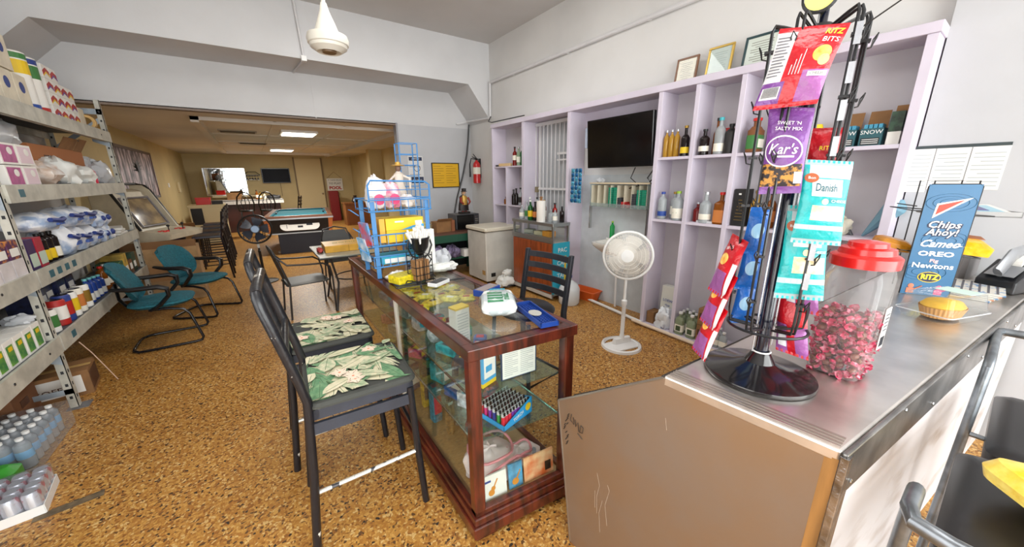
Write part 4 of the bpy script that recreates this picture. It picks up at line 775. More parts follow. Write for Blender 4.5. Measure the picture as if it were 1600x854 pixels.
d = T('plastic_bag', 'clear and white plastic bag lying on the case right of the straw stand', 'bag', (1.03, 2.34, ZC), .1); MB().lump((0, 0, 0), (.11, .08, .06), 51, .25).build('bag', mat('white bag film'), d, smooth=True); MB().lump((.02, .02, .04), (.06, .05, .1), 52, .3).build('knot', clearb, d, smooth=True)
# ---- blue wire rack on the case
bl_ = mat('blue enamel', (62, 124, 180), .4)
d = T('wire_display_rack', 'blue wire display rack full of boxes standing on the far end of the glass case', 'rack', (.60, 2.38, ZC), 0)
g = MB()
for x, y in ((0, 0), (.36, 0), (.36, .30), (0, .30)): MB().box(x-.014, y-.003, 0, x+.014, y+.003, .50).build('upright', bl_, d)
def wshelf(z, nm='shelf'):
    q = MB()
    for zz in (z, z+.07): q.tube([(-.03, -.03, zz), (.38, -.03, zz), (.38, .32, zz), (-.03, .32, zz)], .005, 6, closed=True)
    for k in range(9): q.tube([(-.03+k*.051, -.03, z+.07), (-.03+k*.051, -.03, z), (-.03+k*.051, .32, z), (-.03+k*.051, .32, z+.07)], .0025, 5)
    q.build(nm, bl_, d, smooth=True)
for z in (.08, .22, .44): wshelf(z)
q = MB().tube([(-.02, -.02, .50), (-.02, -.02, .60), (.0, -.02, .63), (.35, -.02, .62), (.38, -.02, .60), (.38, -.02, .44)], .006, 6)
for z in (.52, .57): q.tube([(-.02, -.02, z), (.38, -.02, z)], .0028, 5)
q.build('top_guard', bl_, d, smooth=True)
for k in range(3): MB().tube([(-.04, .05+k*.08, .16+k*.12), (-.09, .05+k*.08, .20+k*.12), (-.09, .10+k*.08, .20+k*.12)], .004, 5).build('side_clip', bl_, d, smooth=True)
for k, (z, lb) in enumerate(((.227, 'lower yellow cracker carton with blue corner in the blue wire rack'), (.307, 'upper yellow cracker carton with blue corner in the blue wire rack'))):
    c_ = T('cracker_carton', lb, 'box', (.68, 2.40, ZC+z), .02); MB().box(0, 0, .0, .26, .16, .078).build('box', lab_y, c_); MB().poly([(.10, -.001, .0), (.26, -.001, .0), (.26, -.001, .03), (.18, -.001, .022)], -.001, 'y').build('print', mat('sky blue card'), c_); MB().box(.2, -.0015, .02, .25, -.0005, .055).box(.06, -.0015, .05, .12, -.0005, .06).build('label', paper, c_)
MB_ = tag(MB().box(.64, 2.41, ZC+.228, .675, 2.56, ZC+.385).build('cracker_carton', mat('orange carton', (226, 170, 60), .5)), 'orange yellow narrow carton left of the two yellow cartons', 'box')
c_ = tag(MB().box(.63, 2.40, ZC+.085, .93, 2.56, ZC+.135).build('flat_carton', mat('turquoise print')), 'turquoise and white flat carton on the lowest shelf of the blue rack', 'box'); MB().box(.65, 2.398, ZC+.09, .85, 2.3995, ZC+.12).build('label', paper, c_)
for k, (x, z, c_, lb) in enumerate(((.66, .45, (230, 226, 226), 'clear bag with pink flower print at the left on the rack top'), (.76, .45, (226, 120, 150), 'clear bag with pink trims in the middle of the rack top'), (.87, .45, (190, 176, 160), 'beige wrapped bundle on the right of the rack top'))):
    o = T('gift_bag', lb, 'bag', (x, 2.50, ZC+z)); MB().lump((0, 0, 0), (.065, .07, (.20, .17, .08)[k]), 60+k, .25).build('bag', mat('gift %d' % k, (226, 222, 222), .4, c2=c_, nscale=18), o, smooth=True)
    if k < 2: MB().lathe([(.03, 0), (.035, .003), (.0, .006)], (0, 0, 0), 12).build('rosette', mat('rosette pink', (206, 60, 110), .5), o).matrix_local = Matrix.Translation((.0, -.085, .06)) @ Matrix.Rotation(PI/2, 4, 'X')
o = T('figurine', 'small pale figurine with a gold hat standing on the rack top', 'figurine', (.86, 2.60, ZC+.52)); MB().lathe([(.035, 0), (.05, .02), (.03, .1), (.035, .15), (.012, .17)], seg=12, sy=.7).build('robe', mat('pale robe', (206, 196, 184), .6), o, smooth=True); MB().ell((0, 0, .19), (.02, .02, .025)).build('head', mat('dark face', (110, 84, 70), .6), o, smooth=True); MB().lathe([(.045, .205), (.05, .21), (.02, .215), (.018, .23), (0, .235)], seg=14).build('hat', gd, o, smooth=True); MB().tube([(-.03, 0, .14), (-.07, -.02, .11), (-.05, -.03, .06)], .008).tube([(.03, 0, .14), (.07, -.02, .12), (.07, -.02, .05)], .008).build('arms', mat('pale robe'), o, smooth=True)
MB().box(-.04, -.04, -.06, .04, .04, 0).build('pedestal', mat('grey print'), o)
for k, (x, y, z, c_, lb) in enumerate(((.56, 2.44, .27, (200, 60, 60), 'red and blue booklet clipped to the left side of the blue rack'), (.555, 2.52, .16, (214, 220, 226), 'white leaflet clipped to the lower left side of the blue rack'))):
    tag(MB().at((x, y, ZC+z), .2, 0, -.15).box(-.006, -.06, -.06, .006, .06, .1).build('booklet', mat('booklet %d' % k, c_, .5, c2=(60, 150, 200), nscale=14)), lb, 'booklet')
# tall narrow blue grid stand behind
o = T('wire_grid_stand', 'tall narrow blue wire grid stand behind the display rack, before the grey wall', 'rack', (1.02, 2.86, ZC+.0)); g = MB()
for x in (-.07, .07):
    for y in (-.05, .05): g.tube([(x, y, 0), (x, y, .90)], .005, 6)
for k in range(12): z = .02+k*.08; g.tube([(-.07, -.05, z), (.07, -.05, z), (.07, .05, z), (-.07, .05, z)], .003, 5, closed=True)
for x in (-.035, 0, .035): g.tube([(x, -.05, .0), (x, -.05, .62)], .0025, 5)
g.box(-.015, -.055, .0, .02, -.05, .42); g.build('grid', bl_, o, smooth=True); MB().box(-.09, -.07, 0, .09, .07, .006).build('base', bl_, o)
for k, (x, y, c_, w_, h_, lb) in enumerate(((.70, 2.30, (226, 226, 226), .12, .05, 'crumpled white wrapper on the case under the blue rack'), (.92, 2.56, (150, 40, 50), .07, .07, 'dark red packet on the case beside the blue rack'), (.985, 2.52, (60, 120, 170), .05, .14, 'blue spray can with yellow label right of the blue rack'), (.80, 2.95, (90, 70, 60), .2, .03, 'dark flat carton on the far end of the case'))):
    if k == 2: o = tag(MB().lathe([(.028, 0), (.028, .14), (.015, .155), (.015, .17)], (x, y, ZC), 14).build('spray_can', mat('can blue', c_, .3), smooth=True), lb, 'can'); MB().lathe([(.0285, .05), (.0288, .1)], (x, y, ZC), 14, caps=False).build('label', lab_y, o)
    elif k == 3: tag(MB().box(x-.1, y-.06, ZC, x+.1, y+.08, ZC+.04).build('flat_carton', mat('flat dark', c_, .6)), lb, 'box')
    else: tag(MB().lump((x, y, ZC), (w_*.6, w_*.5, h_), 70+k, .3).build('wrapper', mat('wrap %d' % k, c_, .4), smooth=True), lb, 'wrapper')
o = tag(MB().at((.86, 2.02, ZC), .5).box(-.07, -.035, 0, .07, .035, .022, c=.004).build('card_reader', mat('white case', (210, 212, 214), .4)), 'flat white framed gadget on the case before the sleeve rack', 'gadget'); o2 = MB().at((.86, 2.02, ZC), .5).box(-.06, -.028, .0222, .06, .028, .0235).build('screen', black, o)
# ============================================================ floral bar stools
sm = mat('chipped black enamel', (24, 25, 30), .3, c2=(210, 206, 196), nscale=14, lo=.69, hi=.70, detail=8, bump=.15, bscale=30)
slate = mat('dark slate paint', (52, 58, 70), .45, noise=.15)
chip = mat('bare scraped metal', (206, 204, 196), .35, .3, c2=(60, 60, 64), nscale=30, lo=.55, hi=.6)
fab0 = mat('charcoal floral ground', (58, 60, 56), .8); fabs = [mat('leaf green', (78, 124, 88), .8, c2=(116, 152, 112), nscale=30), mat('cream leaf', (212, 204, 176), .8, c2=(190, 188, 154), nscale=25), mat('blossom', (232, 208, 188), .8), mat('blossom heart', (214, 130, 90), .8), mat('pale leaf', (148, 166, 132), .8, c2=(206, 200, 170), nscale=40), mat('leaf vein', (70, 100, 70), .8)]
def floral(b, hx, hy, z, n, seed, rr=0.03):
    rg = random.Random(seed); zz = [z]
    def inside(x, y):
        x = max(-hx+.012, min(hx-.012, x)); y = max(-hy+.012, min(hy-.012, y)); return (x, y)
    def leaf(x, y, a, L, w, m):
        zz[0] += .00006; pts = []; N = 9; bend = rg.uniform(-.35, .35)
        for sgn in (1, -1):
            rngs = range(N+1) if sgn > 0 else range(N-1, 0, -1)
            for k in rngs:
                u = k/N; ww = w*math.sin(PI*u**.8)*sgn; aa = a+bend*u; px = x+L*u*math.cos(aa)-ww*math.sin(aa); py = y+L*u*math.sin(aa)+ww*math.cos(aa); q = inside(px, py); pts.append((q[0], q[1], zz[0]))
        b.add(pts, [tuple(range(len(pts)))], m)
        zz[0] += .00003; p0, p1 = inside(x+.02*math.cos(a), y+.02*math.sin(a)), inside(x+L*.9*math.cos(a+bend*.9), y+L*.9*math.sin(a+bend*.9))
        nx, ny = -math.sin(a)*.0012, math.cos(a)*.0012
        b.add([(p0[0]-nx, p0[1]-ny, zz[0]), (p1[0]-nx, p1[1]-ny, zz[0]), (p1[0]+nx, p1[1]+ny, zz[0]), (p0[0]+nx, p0[1]+ny, zz[0])], [(0, 1, 2, 3)], 6)
    for k in range(n):
        x, y = rg.uniform(-hx, hx), rg.uniform(-hy, hy); m = rg.choice([1, 2, 2, 5, 1, 5])
        if k % 3 == 0:
            a0 = rg.uniform(0, 6.28)
            for j in range(7): leaf(x, y, a0+(j-3)*.22, rg.uniform(.12, .2), .012, m)
        else: leaf(x, y, rg.uniform(0, 6.28), rg.uniform(.12, .24), rg.uniform(.022, .04), m)
    for k in range(5):
        x, y = rg.uniform(-hx*.7, hx*.7), rg.uniform(-hy*.7, hy*.7)
        for j in range(5): leaf(x, y, j*1.257+k, .042, .015, 3)
        zz[0] += .0001; b.lathe([(.006, zz[0]), (.001, zz[0]+.0002)], (x, y, 0), 8, 4)
def bar_stool(label, loc, rz, seed):
    t = T('bar_stool', label, 'bar stool', loc, rz, 'floral seated bar stools at the glass case')
    hx, hy, zs = .205, .215, .73
    b = MB().rlathe([(.02, zs-.035), (.0, zs-.027), (0, zs-.018), (.008, zs-.006), (.022, zs-.001)], hx+.02, hy+.015, .05, n=4); floral(b, hx+.012, hy+.008, zs-.0009, 60, seed)
    b.build('seat', [fab0]+fabs, t)
    MB().box(-hx, -hy, zs-.08, hx, -hy+.022, zs-.035).box(-hx, hy-.022, zs-.08, hx, hy, zs-.035).box(hx-.022, -hy, zs-.08, hx, hy, zs-.035).box(-hx, -hy, zs-.08, -hx+.022, hy, zs-.035).build('seat_frame', slate, t)
    for sy in (-1, 1):
        y = sy*(hy-.005)
        MB().tube([(hx-.015, y, zs-.06), (hx-.005, y, .35), (hx+.012, y*1.02, 0)], .0165, 10).build('leg', sm, t, smooth=True)
        MB().tube([(-hx-.075, y*1.03, 0), (-hx-.035, y*1.01, .4), (-hx-.012, y, .74), (-hx-.03, y, .84), (-hx-.075, y*.99, 1.04), (-hx-.10, y*.98, 1.15), (-hx-.107, y*.94, 1.19), (-hx-.108, y*.87, 1.208)], .0185, 10).build('leg', sm, t, smooth=True)
        MB().box(-hx-.02, y-.008, .585, hx, y+.008, .635).build('side_rail', slate, t)
        MB().tube([(-hx-.045, y, .30), (hx+.002, y, .315)], .009, 8).build('foot_rest', chip, t, smooth=True)
    MB().tube([(hx-.005, -hy, .42), (hx-.005, hy, .42)], .009, 8).build('cross_rail', sm, t, smooth=True); MB().tube([(-hx-.035, -hy, .5), (-hx-.035, hy, .5)], .009, 8).build('cross_rail', sm, t, smooth=True)
    MB().tube([(-hx-.108, -hy*.89, 1.206), (-hx-.109, -hy*.7, 1.214), (-hx-.109, hy*.7, 1.214), (-hx-.108, hy*.89, 1.206)], .0188, 12).build('top_rail', sm, t, smooth=True)
    g = MB()
    g.tube([(-hx-.055, -hy, .96), (-hx-.055, hy, .96)], .014, 10).build('back_rail', sm, t, smooth=True)
    return t
bar_stool('nearer black bar stool with tropical leaf seat beside the glass case', (.275, 1.70, 0), -.06, 5)
bar_stool('farther black bar stool with tropical leaf seat, just behind the nearer one', (.245, 2.30, 0), -.03, 12)
# ladder-back black bar chair on the other side of the case
t = T('bar_chair', 'black ladder-back bar chair with round seat on the freezer side of the case', 'bar chair', (1.43, 1.86, 0), PI+.12)
fb = mat('satin black frame', (34, 36, 42), .4)
MB().lathe([(.17, .69), (.19, .70), (.195, .72), (.17, .74), (.0, .745)], seg=28, sy=1.02).build('seat', mat('black vinyl', (30, 28, 30), .35), t, smooth=True)
for sy in (-1, 1):
    MB().tube([(.15, sy*.17, .69), (.18, sy*.20, 0)], .014, 8).build('leg', fb, t, smooth=True)
    MB().at((0, 0, 0)).poly([(-.20, sy*.205-.015, 0), (-.17, sy*.205-.015, .70), (-.235, sy*.205-.015, 1.09), (-.205, sy*.205-.015, 1.09), (-.135, sy*.205-.015, .70), (-.165, sy*.205-.015, 0)], .03, 'y').build('back_post', fb, t, bevel=.004)
for k in range(4):
    z = .80+k*.078; x = -.155-(z-.70)*.165-.01; g = MB(); vs = []
    for q in range(7): y = -.195+.065*q; dx = -.03*(1-((q-3)/3)**2); vs += [(x+dx, y, z), (x+dx-.007, y, z+.04), (x+dx+.012, y, z), (x+dx+.005, y, z+.04)]
    fs = []
    for q in range(6):
        a = q*4; c_ = a+4; fs += [(a, c_, c_+1, a+1), (a+2, a+3, c_+3, c_+2), (a+1, c_+1, c_+3, a+3), (a, a+2, c_+2, c_)]
    g.add(vs, fs).build('back_slat', fb, t)
MB().tube([(-.165, -.19, .25), (.17, -.19, .25), (.17, .19, .25), (-.165, .19, .25)], .011, 8, closed=True).build('foot_ring', fb, t, smooth=True)
# ============================================================ teal office chairs
tl = mat('teal upholstery', (22, 100, 114), .85, noise=.25, nscale=60, bump=.1, bscale=200)
def office_chair(label, loc, rz, arms=True):
    t = T('office_chair', label, 'office chair', loc, rz, 'teal cantilever office chairs')
    MB().rlathe([(.10, .395), (.03, .41), (.0, .44), (.006, .455), (.05, .472), (.13, .476)], .245, .24, .16, n=6).build('seat', tl, t, smooth=True)
    # curved padded back, facing +x, bulging shell behind
    b = MB(); NU, NV = 12, 10; vs = []
    for side in (0, 1):
        for i in range(NU+1):
            for j in range(NV+1):
                u, v = -1+2*i/NU, -1+2*j/NV; k = math.sqrt(max(0, 1-(abs(u)**3))); kk = math.sqrt(max(0, 1-abs(v)**3.2))
                y = .235*u*(kk*.35+.65)*(1 if v > -.3 else 1+(v+.3)*.25); z = .665+.195*v*(k*.22+.78); e = min(k, kk)
                x = -.235+.05*u*u-.07*v-.02*v*v+(.028 if side == 0 else -.028)*e**.6; vs.append((x, y, z))
    n1 = (NU+1)*(NV+1); fs = []
    for i in range(NU):
        for j in range(NV): a = i*(NV+1)+j; q = (a, a+1, a+NV+2, a+NV+1); fs += [q, tuple(n1+w for w in reversed(q))]
    rim = [i*(NV+1) for i in range(NU+1)]+[NU*(NV+1)+j for j in range(1, NV+1)]+[i*(NV+1)+NV for i in range(NU-1, -1, -1)]+[j for j in range(NV-1, 0, -1)]
    for a, c_ in zip(rim, rim[1:]+rim[:1]): fs.append((a, c_, n1+c_, n1+a))
    b.add(vs, fs).build('backrest', tl, t, smooth=True)
    MB().tube([(-.12, 0, .40), (-.26, 0, .42), (-.30, 0, .50), (-.30, 0, .66)], .03, 8, flat=.4).build('back_bracket', black, t, smooth=True)
    for sy in (-1, 1):
        y = sy*.26
        MB().tube([(-.28, sy*.24, .65), (-.14, y*1.05, .635), (.04, y*1.08, .635), (.10, y*1.07, .61), (.10, y*1.03, .54), (.02, y*.98, .45), (-.06, y*.8, .40)], [.024, .034, .036, .034, .03, .028, .022], 10, flat=.62).build('armrest', black, t, smooth=True)
    p = []
    for sy in (-1, 1):
        q = [(-.08, sy*.2, .40), (.06, sy*.215, .395), (.17, sy*.225, .37), (.21, sy*.23, .32), (.255, sy*.24, .12), (.27, sy*.242, .05), (.255, sy*.244, .02), (.21, sy*.245, .014), (-.15, sy*.25, .014), (-.22, sy*.235, .014), (-.26, sy*.19, .014), (-.27, sy*.12, .014), (-.272, 0, .014)]
        p.append(q)
    MB().tube(p[0]+p[1][::-1][1:], .0125, 10).build('sled_base', mat('gloss black tube', (26, 26, 30), .18), t, smooth=True)
    return t
office_chair('nearer teal office chair with black arms beside the metal shelving', (-.92, 4.88, 0), .0)
office_chair('farther teal office chair turned towards the shop, beside the cardboard boxes', (-.70, 5.72, 0), -.5)
# ============================================================ garden table, wire chairs, domino box, black fan
iron = mat('dark iron', (44, 42, 42), .4)
t = T('patio_table', 'square patio table with glass top and black legs beyond the glass case', 'table', (.52, 4.62, 0))
MB().box(.0, .0, .70, .9, .95, .715).build('tabletop', mat('grey table glass', (140, 144, 134), .25), t); MB().tube([(0, 0, .70), (.9, 0, .70), (.9, .95, .70), (0, .95, .70)], .012, 6, closed=True).build('rim', iron, t, smooth=True)
for x, y in ((.12, .12), (.78, .12), (.12, .83), (.78, .83)): MB().tube([(x, y, .70), (x*.8+.09, y*.8+.09, .35), (x, y, 0)], .013, 8).build('leg', iron, t, smooth=True)
MB().tube([(.45+.25*math.cos(k*PI/8), .47+.25*math.sin(k*PI/8), .35) for k in range(16)], .009, 6, closed=True).build('brace_ring', iron, t, smooth=True)
t = T('board_game_box', 'yellow wooden box with green lettering on the patio table', 'box', (.62, 4.90, .716), -.04); wy = mat('yellow varnished wood', (218, 164, 52), .4, noise=.12)
MB().box(0, 0, 0, .62, .42, .085, c=.004).build('box', wy, t); MB().box(.27, -.001, 0, .275, .0, .085).box(-.001, .1, .04, 0, .3, .045).build('joint', mat('dark yellow print'), t); text('DOMINO', .10, mat('olive lettering', (120, 130, 50), .6), t, (.31, .21, .086), w=.4)
tag(MB().lump((.575, 5.02, .716), (.035, .10, .06), 81, .2).build('red_pouch', mat('dull red', (170, 60, 56), .6), smooth=True), 'small dull red pouch at the left end of the yellow box', 'pouch')
def wire_chair(label, loc, rz):
    t = T('patio_chair', label, 'patio chair', loc, rz, 'dark metal patio chairs'); mesh = mat('dark mesh', (60, 60, 58), .5)
    MB().rlathe([(.0, .40), (0, .412)], .23, .23, .06).build('seat', mesh, t, smooth=True)
    MB().tube([(-.2, -.21, .42), (-.27, -.21, .7), (-.31, -.17, .83), (-.33, 0, .87), (-.31, .17, .83), (-.27, .21, .7), (-.2, .21, .42)], .012, 8).build('back_frame', iron, t, smooth=True)
    MB().add([(-.2, -.2, .43), (-.2, .2, .43), (-.27, .2, .7), (-.27, -.2, .7), (-.31, -.15, .82), (-.31, .15, .82), (-.195, -.2, .43), (-.195, .2, .43), (-.265, .2, .7), (-.265, -.2, .7), (-.305, -.15, .82), (-.305, .15, .82)], [(0, 1, 2, 3), (3, 2, 5, 4), (7, 6, 9, 8), (8, 9, 10, 11)]).build('back_mesh', mesh, t)
    for sy in (-1, 1):
        MB().tube([(-.29, sy*.20, .76), (-.2, sy*.24, .66), (0, sy*.25, .64), (.17, sy*.25, .63), (.24, sy*.25, .58), (.26, sy*.24, .45), (.25, sy*.24, .0)], .011, 8).build('arm', iron, t, smooth=True)
        MB().tube([(-.2, sy*.21, .42), (-.24, sy*.23, 0)], .011, 8).build('leg', iron, t, smooth=True)
    return t
wire_chair('dark metal patio chair with open arms left of the patio table', (.36, 4.98, 0), .1)
wire_chair('dark metal patio chair behind the patio table, only its back seen over the yellow box', (.98, 6.05, 0), -PI/2)
t = T('floor_fan', 'black standing fan with pale blue hub in front of the pool table', 'fan', (-.06, 6.95, 0), -.05)
MB().lathe([(.19, 0), (.19, .012), (.05, .03), (.03, .06)], seg=28).build('base', black, t, smooth=True); MB().lathe([(.02, .03), (.02, .5), (.026, .51), (.014, .52), (.014, .72)], seg=12).build('pole', black, t, smooth=True); MB().box(-.018, -.03, .56, .018, -.01, .66, c=.005).build('control', mat('silver grey'), t)
h = T('fan_head', None, None); h.parent = t; h.location = (0, -.03, .86); h.rotation_euler = (math.radians(84), 0, 0)
MB().lathe([(.05, -.16), (.07, -.14), (.06, -.05)], seg=16).build('motor', black, h, smooth=True); MB().lathe([(.06, .03), (.05, .045), (0, .05)], seg=16).build('hub', mat('pale blue hub', (150, 176, 206), .4), h, smooth=True)
g = MB()
for k in range(5):
    a = k*2*PI/5; vs = []
    for r0, w in ((.05, .3), (.12, .5), (.19, .4)): vs += [(r0*math.cos(a-w), r0*math.sin(a-w), -.01), (r0*math.cos(a+w), r0*math.sin(a+w), .02)]
    g.add(vs, [(0, 1, 3, 2), (2, 3, 5, 4)])
g.build('blades', mat('smoky blade', (52, 58, 70), .2), h, smooth=True); g = MB()
for sgn, z0 in ((1, 0), (-1, -.03)):
    for k in range(40): a = 2*PI*k/40; g.tube([(r0*math.cos(a), r0*math.sin(a), z0+sgn*zz) for r0, zz in ((.05, .06), (.15, .05), (.215, .0))], .0015, 3)
g.build('grille', black, h); MB().tube([(.218*math.cos(2*PI*k/40), .218*math.sin(2*PI*k/40), -.015) for k in range(40)], .014, 8, closed=True).build('rim', black, h, smooth=True)
# ============================================================ metal shelving on the left
ivory = mat('ivory shelf metal', (196, 194, 182), .5, noise=.14, nscale=9); plate = mat('blue grey steel plate', (170, 182, 192), .4, .2, noise=.15, nscale=6); deckm = mat('shelf deck', (96, 100, 108), .6, noise=.3, nscale=6)
t = T('metal_shelving', 'long ivory metal storage shelving along the left wall', 'shelving', (0, 0, 0))
SX, SB = -1.29, -1.76
hole = mat('punched holes', (40, 42, 46), .7)
for y in (1.05, 3.72, 6.44):
    for x, s in ((SX, -1), (SB, 1)):
        g = MB().box(min(x, x+s*.004), y, .01, max(x, x+s*.004), y+.05, 2.52).box(min(x, x+s*.045), y, .01, max(x, x+s*.045), y+.004, 2.52)
        for k in range(24):
            z = .08+k*.1; g.box(x-.0006 if s < 0 else x-.001, y+.018, z, x+.0008, y+.032, z+.025, 1).box(min(x+s*.015, x+s*.03), y-.0007, z, max(x+s*.015, x+s*.03), y, z+.022, 1)
        g.build('upright', [ivory, hole], t)
    MB().box(SB, y, 2.36, SX, y+.004, 2.42).build('side_brace', plate, t); MB().box(SB, y, .12, SX, y+.004, .16).build('side_brace', plate, t); MB().poly([(SX, y+.005, 2.30), (SX, y+.005, 2.36), (SB, y+.005, 1.98), (SB, y+.005, 1.92)], .003, 'y').build('side_brace', plate, t)
    for z in (.35, .86, 1.43, 2.0): MB().poly([(SX-.004, y-.002, z), (SX-.14, y-.002, z+.06), (SX-.14, y-.002, z+.16), (SX-.004, y-.002, z+.16)], .003, 'y').build('gusset', plate, t)
MB().box(SX-.06, 3.70, 0, SX+.05, 3.80, .008).build('foot_plate', mat('grey foot', (110, 110, 112), .5), t)
levels = (.555, 1.025, 1.59, 2.17)
for i, z in enumerate(levels):
    for y0, y1 in ((1.08, 3.74), (3.76, 6.46)):
        if i >= 2 and y0 < 2: continue
        MB().box(SB+.01, y0, z-.03, SX, y1, z-.012, 1).box(SX-.002, y0, z-.115, SX+.016, y1, z, 0).box(SX-.03, y0, z-.115, SX+.002, y1, z-.11, 0).box(SB, y0, z-.1, SB+.01, y1, z, 0).build('shelf', [ivory, deckm], t)
tk = mat('teal price tag', (44, 96, 110), .5)
for y, z in ((3.9, 1.59), (3.92, 1.025), (4.05, 1.025), (4.19, 1.025), (4.33, 1.025), (3.93, .555)):
    MB().box(SX+.0165, y, z-.08, SX+.0185, y+.07, z-.03).build('price_tag', tk, t)
for (y, z) in ((3.55, .50), (3.1, .5), (5.3, 1.98), (6.1, 2.11), (3.3, .98)): MB().lathe([(.008, 0), (.008, .003)], (0, 0, 0), 8).build('bolt', hole, t).matrix_local = Matrix.Translation((SX+.017, y, z)) @ Matrix.Rotation(PI/2, 4, 'Y')
Z1, Z2, Z3, Z4 = (z-.0115 for z in levels)
navy = mat('navy print blue', (40, 60, 130), .5)
# top shelf
def carton(lb, loc, sx, sy, sz, m, front=None, rz=0, top=None, group=None, prints=(), name='carton', cat='box'):
    t = T(name, lb, cat, loc, rz, group); MB().box(-sx/2, -sy/2, 0, sx/2, sy/2, sz, c=.002).build('box', m, t)
    if front: MB().box(sx/2, -sy*.42, sz*.1, sx/2+.0012, sy*.42, sz*.9).build('label', front, t)
    for k, (y0, z0, y1, z1, mm) in enumerate(prints): MB().box(sx/2+.001, y0*sy, z0*sz, sx/2+.0022, y1*sy, z1*sz).build('print', mm, t)
    return t
crm = mat('cream paper pack', (224, 214, 192), .6, noise=.08, nscale=10)
for k, (y, z) in enumerate(((4.20, Z4), (4.42, Z4), (4.64, Z4), (4.28, Z4+.25), (4.5, Z4+.25), (4.28, Z4+.50))):
    pos = ('lowest row, leftmost', 'lowest row, middle', 'lowest row, rightmost', 'second row, left', 'second row, right', 'very top')[k]
    t2 = carton('cream wrapped toilet paper pack on the top shelf, %s' % pos, (-1.42, y, z), .2, .2, .24, crm, group=None); MB().lathe([(.04, 0), (.04, .001)], seg=16).build('emblem', navy, t2).matrix_local = Matrix.Translation((.101, 0, .15)) @ Matrix.Rotation(PI/2, 4, 'Y')
for k, y in enumerate((4.86, 5.04)):
    t2 = T('paper_towel_roll', 'wrapped paper towel roll with green and yellow band on the top shelf, %s of two' % ('left', 'right')[k], 'paper roll', (-1.40, y, Z4)); MB().lathe([(.08, 0), (.085, .01), (.085, .44), (.06, .45)], seg=20).build('roll', paper, t2, smooth=True)
    MB().lathe([(.0855, .28), (.086, .38)], seg=20, caps=False).build('band', [lab_y, lab_g][k], t2); MB().lathe([(.0862, .39), (.0865, .43)], seg=20, caps=False).build('stripe', [lab_g, navy][k], t2); MB().lathe([(.0862, .02), (.0865, .06)], seg=20, caps=False).build('stripe', [lab_bl, lab_r][k], t2)
for i in range(4):
    for j in range(4):
        y, z = 5.26+i*.152, Z4+j*.112
        if j == 3 and i > 1: continue
        t2 = T('cereal_box', 'small white red-and-yellow striped box, top shelf, %s stack after the paper rolls, %s box up' % (ORD[i], ORD[j]), 'box', (-1.39, y, z))
        MB().box(-.06, -.074, 0, .06, .074, .11, c=.002).build('box', paper, t2)
        MB().poly([(.0605, -.07, .02), (.0605, .0, .06), (.0605, .07, .04), (.0605, .07, .07), (.0605, 0, .09), (.0605, -.07, .055)], .001, 'x').build('stripe', lab_r, t2)
        MB().poly([(.0615, -.07, .01), (.0615, .0, .045), (.0615, .07, .02), (.0615, .07, .035), (.0615, 0, .06), (.0615, -.07, .02)], .001, 'x').build('stripe', lab_y if (i+j) % 2 else mat('violet print', (110, 70, 150), .5), t2)
t2 = tag(MB().lathe([(.05, 0), (.075, 0), (.075, .05), (.05, .05), (.05, 0)], seg=20, caps=False).build('tape_roll', mat('tan tape', (196, 158, 96), .4), smooth=True), 'tan roll of packing tape standing at the right end of the top shelf', 'tape'); t2.matrix_world = Matrix.Translation((-1.36, 6.14, Z4+.076)) @ Matrix.Rotation(PI/2, 4, 'X')
carton('pale blank carton at the right end of the top shelf behind the tape', (-1.46, 6.02, Z4), .2, .16, .2, crm)
# second shelf
pkm = mat('magenta print', (190, 90, 150), .5, noise=.2, nscale=20)
for k, (y, z) in enumerate(((4.02, Z3), (4.02, Z3+.145), (4.25, Z3), (4.25, Z3+.145))):
    t2 = carton('white carton with magenta front on the second shelf, %s' % ('lower left', 'upper left', 'lower right, paler', 'upper right, paler')[k], (-1.40, y, z), .2, .215, .14, paper, pkm if k < 2 else mat('pale pink print', (220, 196, 206), .5))
    MB().ell((0, 0, 0), (.002, .035, .025), 12, 6).build('bubble', paper, t2).location = (.102, .02, .09)
for k, (x, y, z, r, lb) in enumerate(((-1.50, 4.35, Z3+.29, (.14, .28, .22), 'grey clear bag bulging on top of the pale cartons, second shelf'), (-1.42, 4.62, Z3, (.14, .2, .2), 'white bag with brown and white contents, second shelf left of centre'), (-1.40, 5.02, Z3, (.13, .2, .24), 'white cloudy bag in the middle of the second shelf'), (-1.38, 5.42, Z3, (.12, .2, .17), 'white bag with a yellow fold right of the middle, second shelf'), (-1.42, 6.12, Z3, (.13, .18, .26), 'clear crinkled bag at the right end of the second shelf'))):
    t2 = T('plastic_bag', lb, 'bag', (x, y, z)); MB().lump((0, 0, 0), r, 90+k, .28, 24, 16).build('bag', [clearb, mat('bag with brown', (226, 222, 218), .5, c2=(196, 170, 150), nscale=14), mat('white bag film'), mat('white bag film'), clearb][k], t2, smooth=True)
    if k in (0, 4): MB().lump((0, 0, .01), tuple(v*.8 for v in r), 96+k, .2).build('contents', mat('whitish contents', (206, 206, 210), .6), t2, smooth=True)
t2 = T('cardboard_box', 'open brown cardboard box at the back of the second shelf', 'box', (-1.58, 5.35, Z3)); MB().box(-.14, -.55, 0, .14, .65, .34).build('box', mat('warm cardboard', (168, 106, 62), .8), t2); MB().at((.14, 0, .34), 0, 0, .5).box(0, .05, 0, .004, .40, .12).box(0, .42, -.02, .004, .64, .13).build('flap', card, t2); MB().box(.1405, -.3, .18, .142, -.1, .26).build('print', mat('dark brown print'), t2)
tag(MB().lathe([(.03, 0), (.032, .01), (.03, .12), (.015, .15)], (-1.345, 5.72, Z3), 12).build('squeeze_bottle', mat('hot pink', (214, 50, 80), .4), smooth=True), 'small hot pink bottle between the bags, second shelf', 'bottle')
